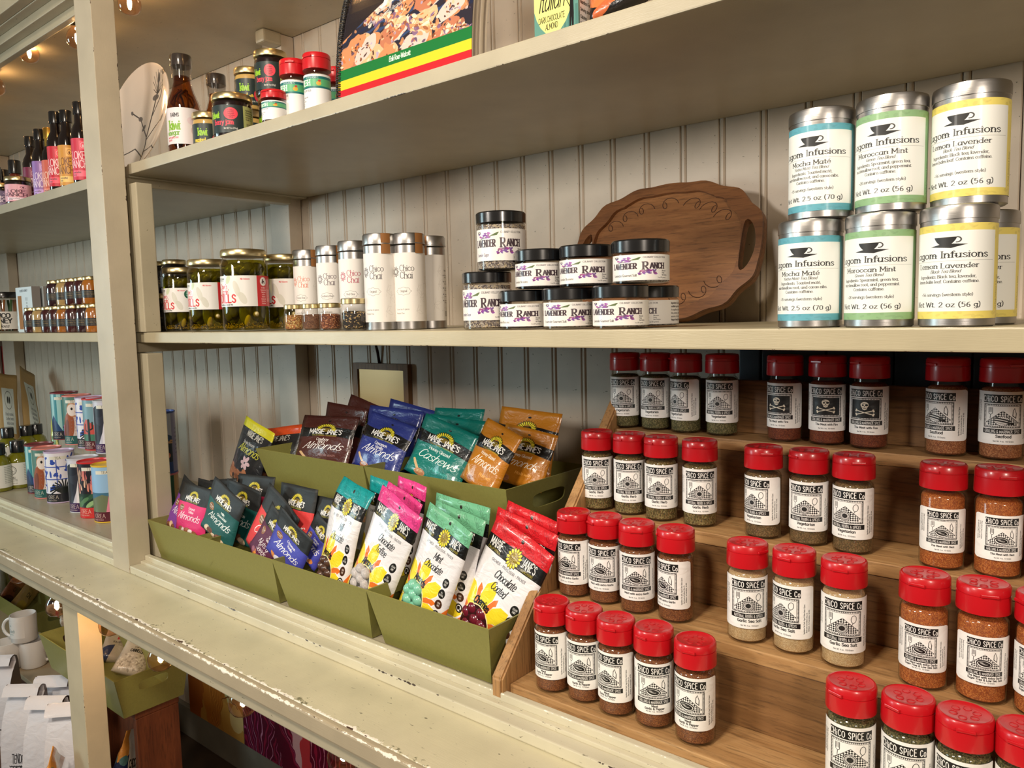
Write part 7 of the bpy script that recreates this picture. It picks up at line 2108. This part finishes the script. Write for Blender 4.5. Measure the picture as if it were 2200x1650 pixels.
# white coffee bags
cw = Pic(260, 380, (216, 214, 220)); cw.text('TENDER', 130, 296, 34, (40, 40, 44), (0.12, 0.1), 0.72, sl=0.1, al='c', jit=0.5); cw.line([(62 + i * 6, 306 + (4 if i % 2 else 0)) for i in range(24)], 4, (40, 40, 44)); cw.text('LOVING', 130, 346, 34, (40, 40, 44), (0.12, 0.1), 0.72, sl=0.1, al='c', jit=0.5)
m_cw = printed('white_bag', cw.image('white_bag'), 0.45, 0.1, wrinkle=0.5, wscale=24)
m_foil = metal('foil_side', (120, 108, 104), 0.35)
GW = 'white coffee bags under the counter'
def bagmesh(w, d, h):
    """a gusseted paper bag, its top pressed flat and folded over to the front"""
    rings = [(0.0, w * 0.96, -d / 2, d / 2), (0.012, w, -d / 2 - 0.002, d / 2), (h * 0.38, w * 1.03, -d / 2 - 0.006, d / 2 + 0.004), (h * 0.62, w, -d / 2, d / 2), (h * 0.80, w, -d * 0.20, d * 0.34), (h * 0.90, w, 0.006, d * 0.26), (h * 0.965, w, 0.000, 0.010), (h * 0.985, w, -0.012, -0.002), (h * 0.965, w, -0.024, -0.016), (h * 0.89, w * 0.99, -0.034, -0.028)]
    vs, uv, fs = [], [], []
    nx = 5
    rr = random.Random(int(w * 1e5))
    for k, (z, ww, y0, y1) in enumerate(rings):
        j = lambda: rr.uniform(-0.0012, 0.0012)
        for i in range(nx + 1):
            vs.append(((i / nx - 0.5) * ww, y0 + j(), z)); uv.append((i / nx, z / h))
        for i in range(nx, -1, -1):
            pin = 0.16 * d if (i in (0, nx) and k < 5) else 0
            vs.append(((i / nx - 0.5) * ww, y1 + j(), z)); uv.append((i / nx, 0.97))
    m = 2 * (nx + 1)
    for k in range(len(rings) - 1):
        for i in range(m):
            l = (i + 1) % m
            fs.append((k * m + i, k * m + l, (k + 1) * m + l, (k + 1) * m + i))
    fs.append(tuple(reversed(range(m)))); fs.append(tuple((len(rings) - 1) * m + i for i in range(m)))
    me = mesh(vs, fs, True, uv)
    me.materials.append(m_cw); me.materials.append(m_foil)
    for p in me.polygons:
        if abs(p.normal.x) > 0.8: p.material_index = 1
    me.set_sharp_from_angle(angle=math.radians(40))
    return me
def coffee(px, py, y, yaw, lean, label, w=0.105, d=0.068, h=0.29):
    t = onY(px, py, y)
    o = link('coffee_bag', bagmesh(w, d, h), None)
    z0 = max(zbt + 0.001, t[2] - h)
    o.location = (t[0], y, z0)
    o.rotation_euler = (lean, 0, -math.atan2(t[0], y) + math.radians(yaw))
    return tag(o, label, 'bag', GW)
zl = onY(60, 1497, 0.735)[2] - 0.29
coffee(92, 1500, 0.735, -34, -0.10, 'white coffee bag lettered and standing tallest in the front row')
coffee(44, 1492, 0.745, -34, -0.10, 'white coffee bag with dark hand lettering, by the black mug')
coffee(112, 1452, 0.84, -30, -0.06, 'white coffee bag at the back against the wooden riser', h=0.27)
coffee(142, 1512, 0.742, -24, -0.08, 'white coffee bag half hidden by the lower post', h=0.28)
coffee(-8, 1496, 0.765, -34, -0.10, 'white coffee bag cut off by the picture edge')
ri = Pic(240, 360, (214, 146, 64)); ri.poly([(60, 0), (180, 0), (170, 360), (70, 360)], (226, 220, 206)); ri.poly([(0, 160), (70, 120), (70, 360), (0, 360)], (30, 44, 84)); ri.ell(36, 150, 30, 26, (86, 130, 130)); ri.text('CHICO', 122, 190, 40, (36, 32, 30), (0.18, 0.15), 0.66, al='c'); ri.text('RICE', 122, 240, 40, (36, 32, 30), (0.18, 0.15), 0.7, al='c')
for i in range(8): ri.line([(10 + i * 6, 350), (30 + i * 8, 280)], 5, (206, 120, 70))
m_ri = pm('rice_bag', ri.image('rice_bag'))
pouch('rice_bag', m_ri, (274, 1556), (310, 1574), (252, 1720), 0.86, 0.82, 0.05, 'orange and cream rice bag standing before the red brown box', 'rice bags under the counter', 'bag', dy=0.06, zmin=0.003)
pouch('rice_bag', m_ri, (112, 1608), (138, 1622), (108, 1740), 0.655, 0.635, 0.04, 'orange and cream rice bag in front of the white coffee bags', 'rice bags under the counter', 'bag', dy=0.06, zmin=0.003)

# painted canvases on the lower wall
def onion():
    p = Pic(480, 480, (196, 140, 62))
    p.poly([(100, 0), (300, 0), (420, 240), (380, 380), (300, 300), (180, 120)], (208, 200, 140)); p.poly([(120, 0), (230, 60), (330, 330), (250, 480), (160, 480), (90, 240)], (186, 110, 36))
    p.poly([(0, 60), (90, 100), (150, 330), (100, 480), (0, 480)], (168, 88, 28)); p.poly([(60, 120), (110, 140), (130, 300), (90, 280)], (214, 176, 110)); p.line([(96, 0), (110, 60), (150, 110)], 10, (90, 56, 22))
    p.ell(400, 430, 110, 90, (206, 152, 70)); p.ell(430, 400, 60, 60, (226, 196, 130)); p.line([(300, 360), (360, 330), (450, 350)], 4, (130, 70, 30))
    for i in range(14): p.line([(180 + i * 9, 60 + i * 10), (200 + i * 8, 260 + i * 8), (190 + i * 6, 470)], 2, (150, 84, 30) if i % 2 else (214, 150, 70))
    p.warp(0, 480, 7.0, 5)
    return p
def redon():
    p = Pic(560, 480, (56, 10, 34))
    for cx, cy, r in ((70, 420, 190), (420, 330, 250), (160, 60, 90)):
        p.ell(cx, cy, r, r * 1.1, (96, 14, 44))
        for i in range(26):
            a = -2.9 + i * 0.115
            p.line([(cx + r * 0.2 * math.cos(a), cy + r * 0.9), (cx + r * 0.95 * math.cos(a), cy + r * 0.4 * math.sin(a)), (cx + r * 0.35 * math.cos(a), cy - r * 0.95)], 3 if i % 3 else 7, [(150, 30, 66), (176, 70, 120), (214, 150, 180)][i % 3])
    p.poly([(240, 60), (300, 120), (330, 480), (280, 400)], (206, 170, 180)); p.poly([(300, 260), (340, 260), (360, 480), (320, 480)], (190, 60, 70)); p.ell(520, 150, 40, 70, (180, 150, 190))
    p.warp(0, 480, 8.0, 8)
    return p
def canvas(name, x0, x1, z0, z1, im, label):
    o = thing(name, label, 'painting', ((x0 + x1) / 2, YW - 0.004, z0))
    h = (x1 - x0) / 2
    link('stretcher', boxmesh(-h, h, -0.026, 0.0, 0.0, z1 - z0, 0.002), plain('canvas_edge', (150, 130, 100), 0.7), o)
    link('picture', mesh([(-h, -0.0266, 0), (h, -0.0266, 0), (h, -0.0266, z1 - z0), (-h, -0.0266, z1 - z0)], [(0, 1, 2, 3)], False, [(0, 0), (1, 0), (1, 1), (0, 1)]), printed('painted_canvas', im.image('painting'), 0.4, 0.15), o)
ca, cb2, cc2 = onY(411, 1560, 1.36), onY(528, 1640, 1.36), onY(880, 1700, 1.36)
zb0 = max(0.13, ca[2])
canvas('canvas_painting', ca[0], cb2[0] - 0.002, 0.122, 0.55, onion(), 'painting of golden onion skins on the lower wall')
canvas('canvas_painting', cb2[0] + 0.002, cb2[0] + 0.62, 0.122, 0.62, redon(), 'painting of dark red onions on the lower wall beside the golden one')
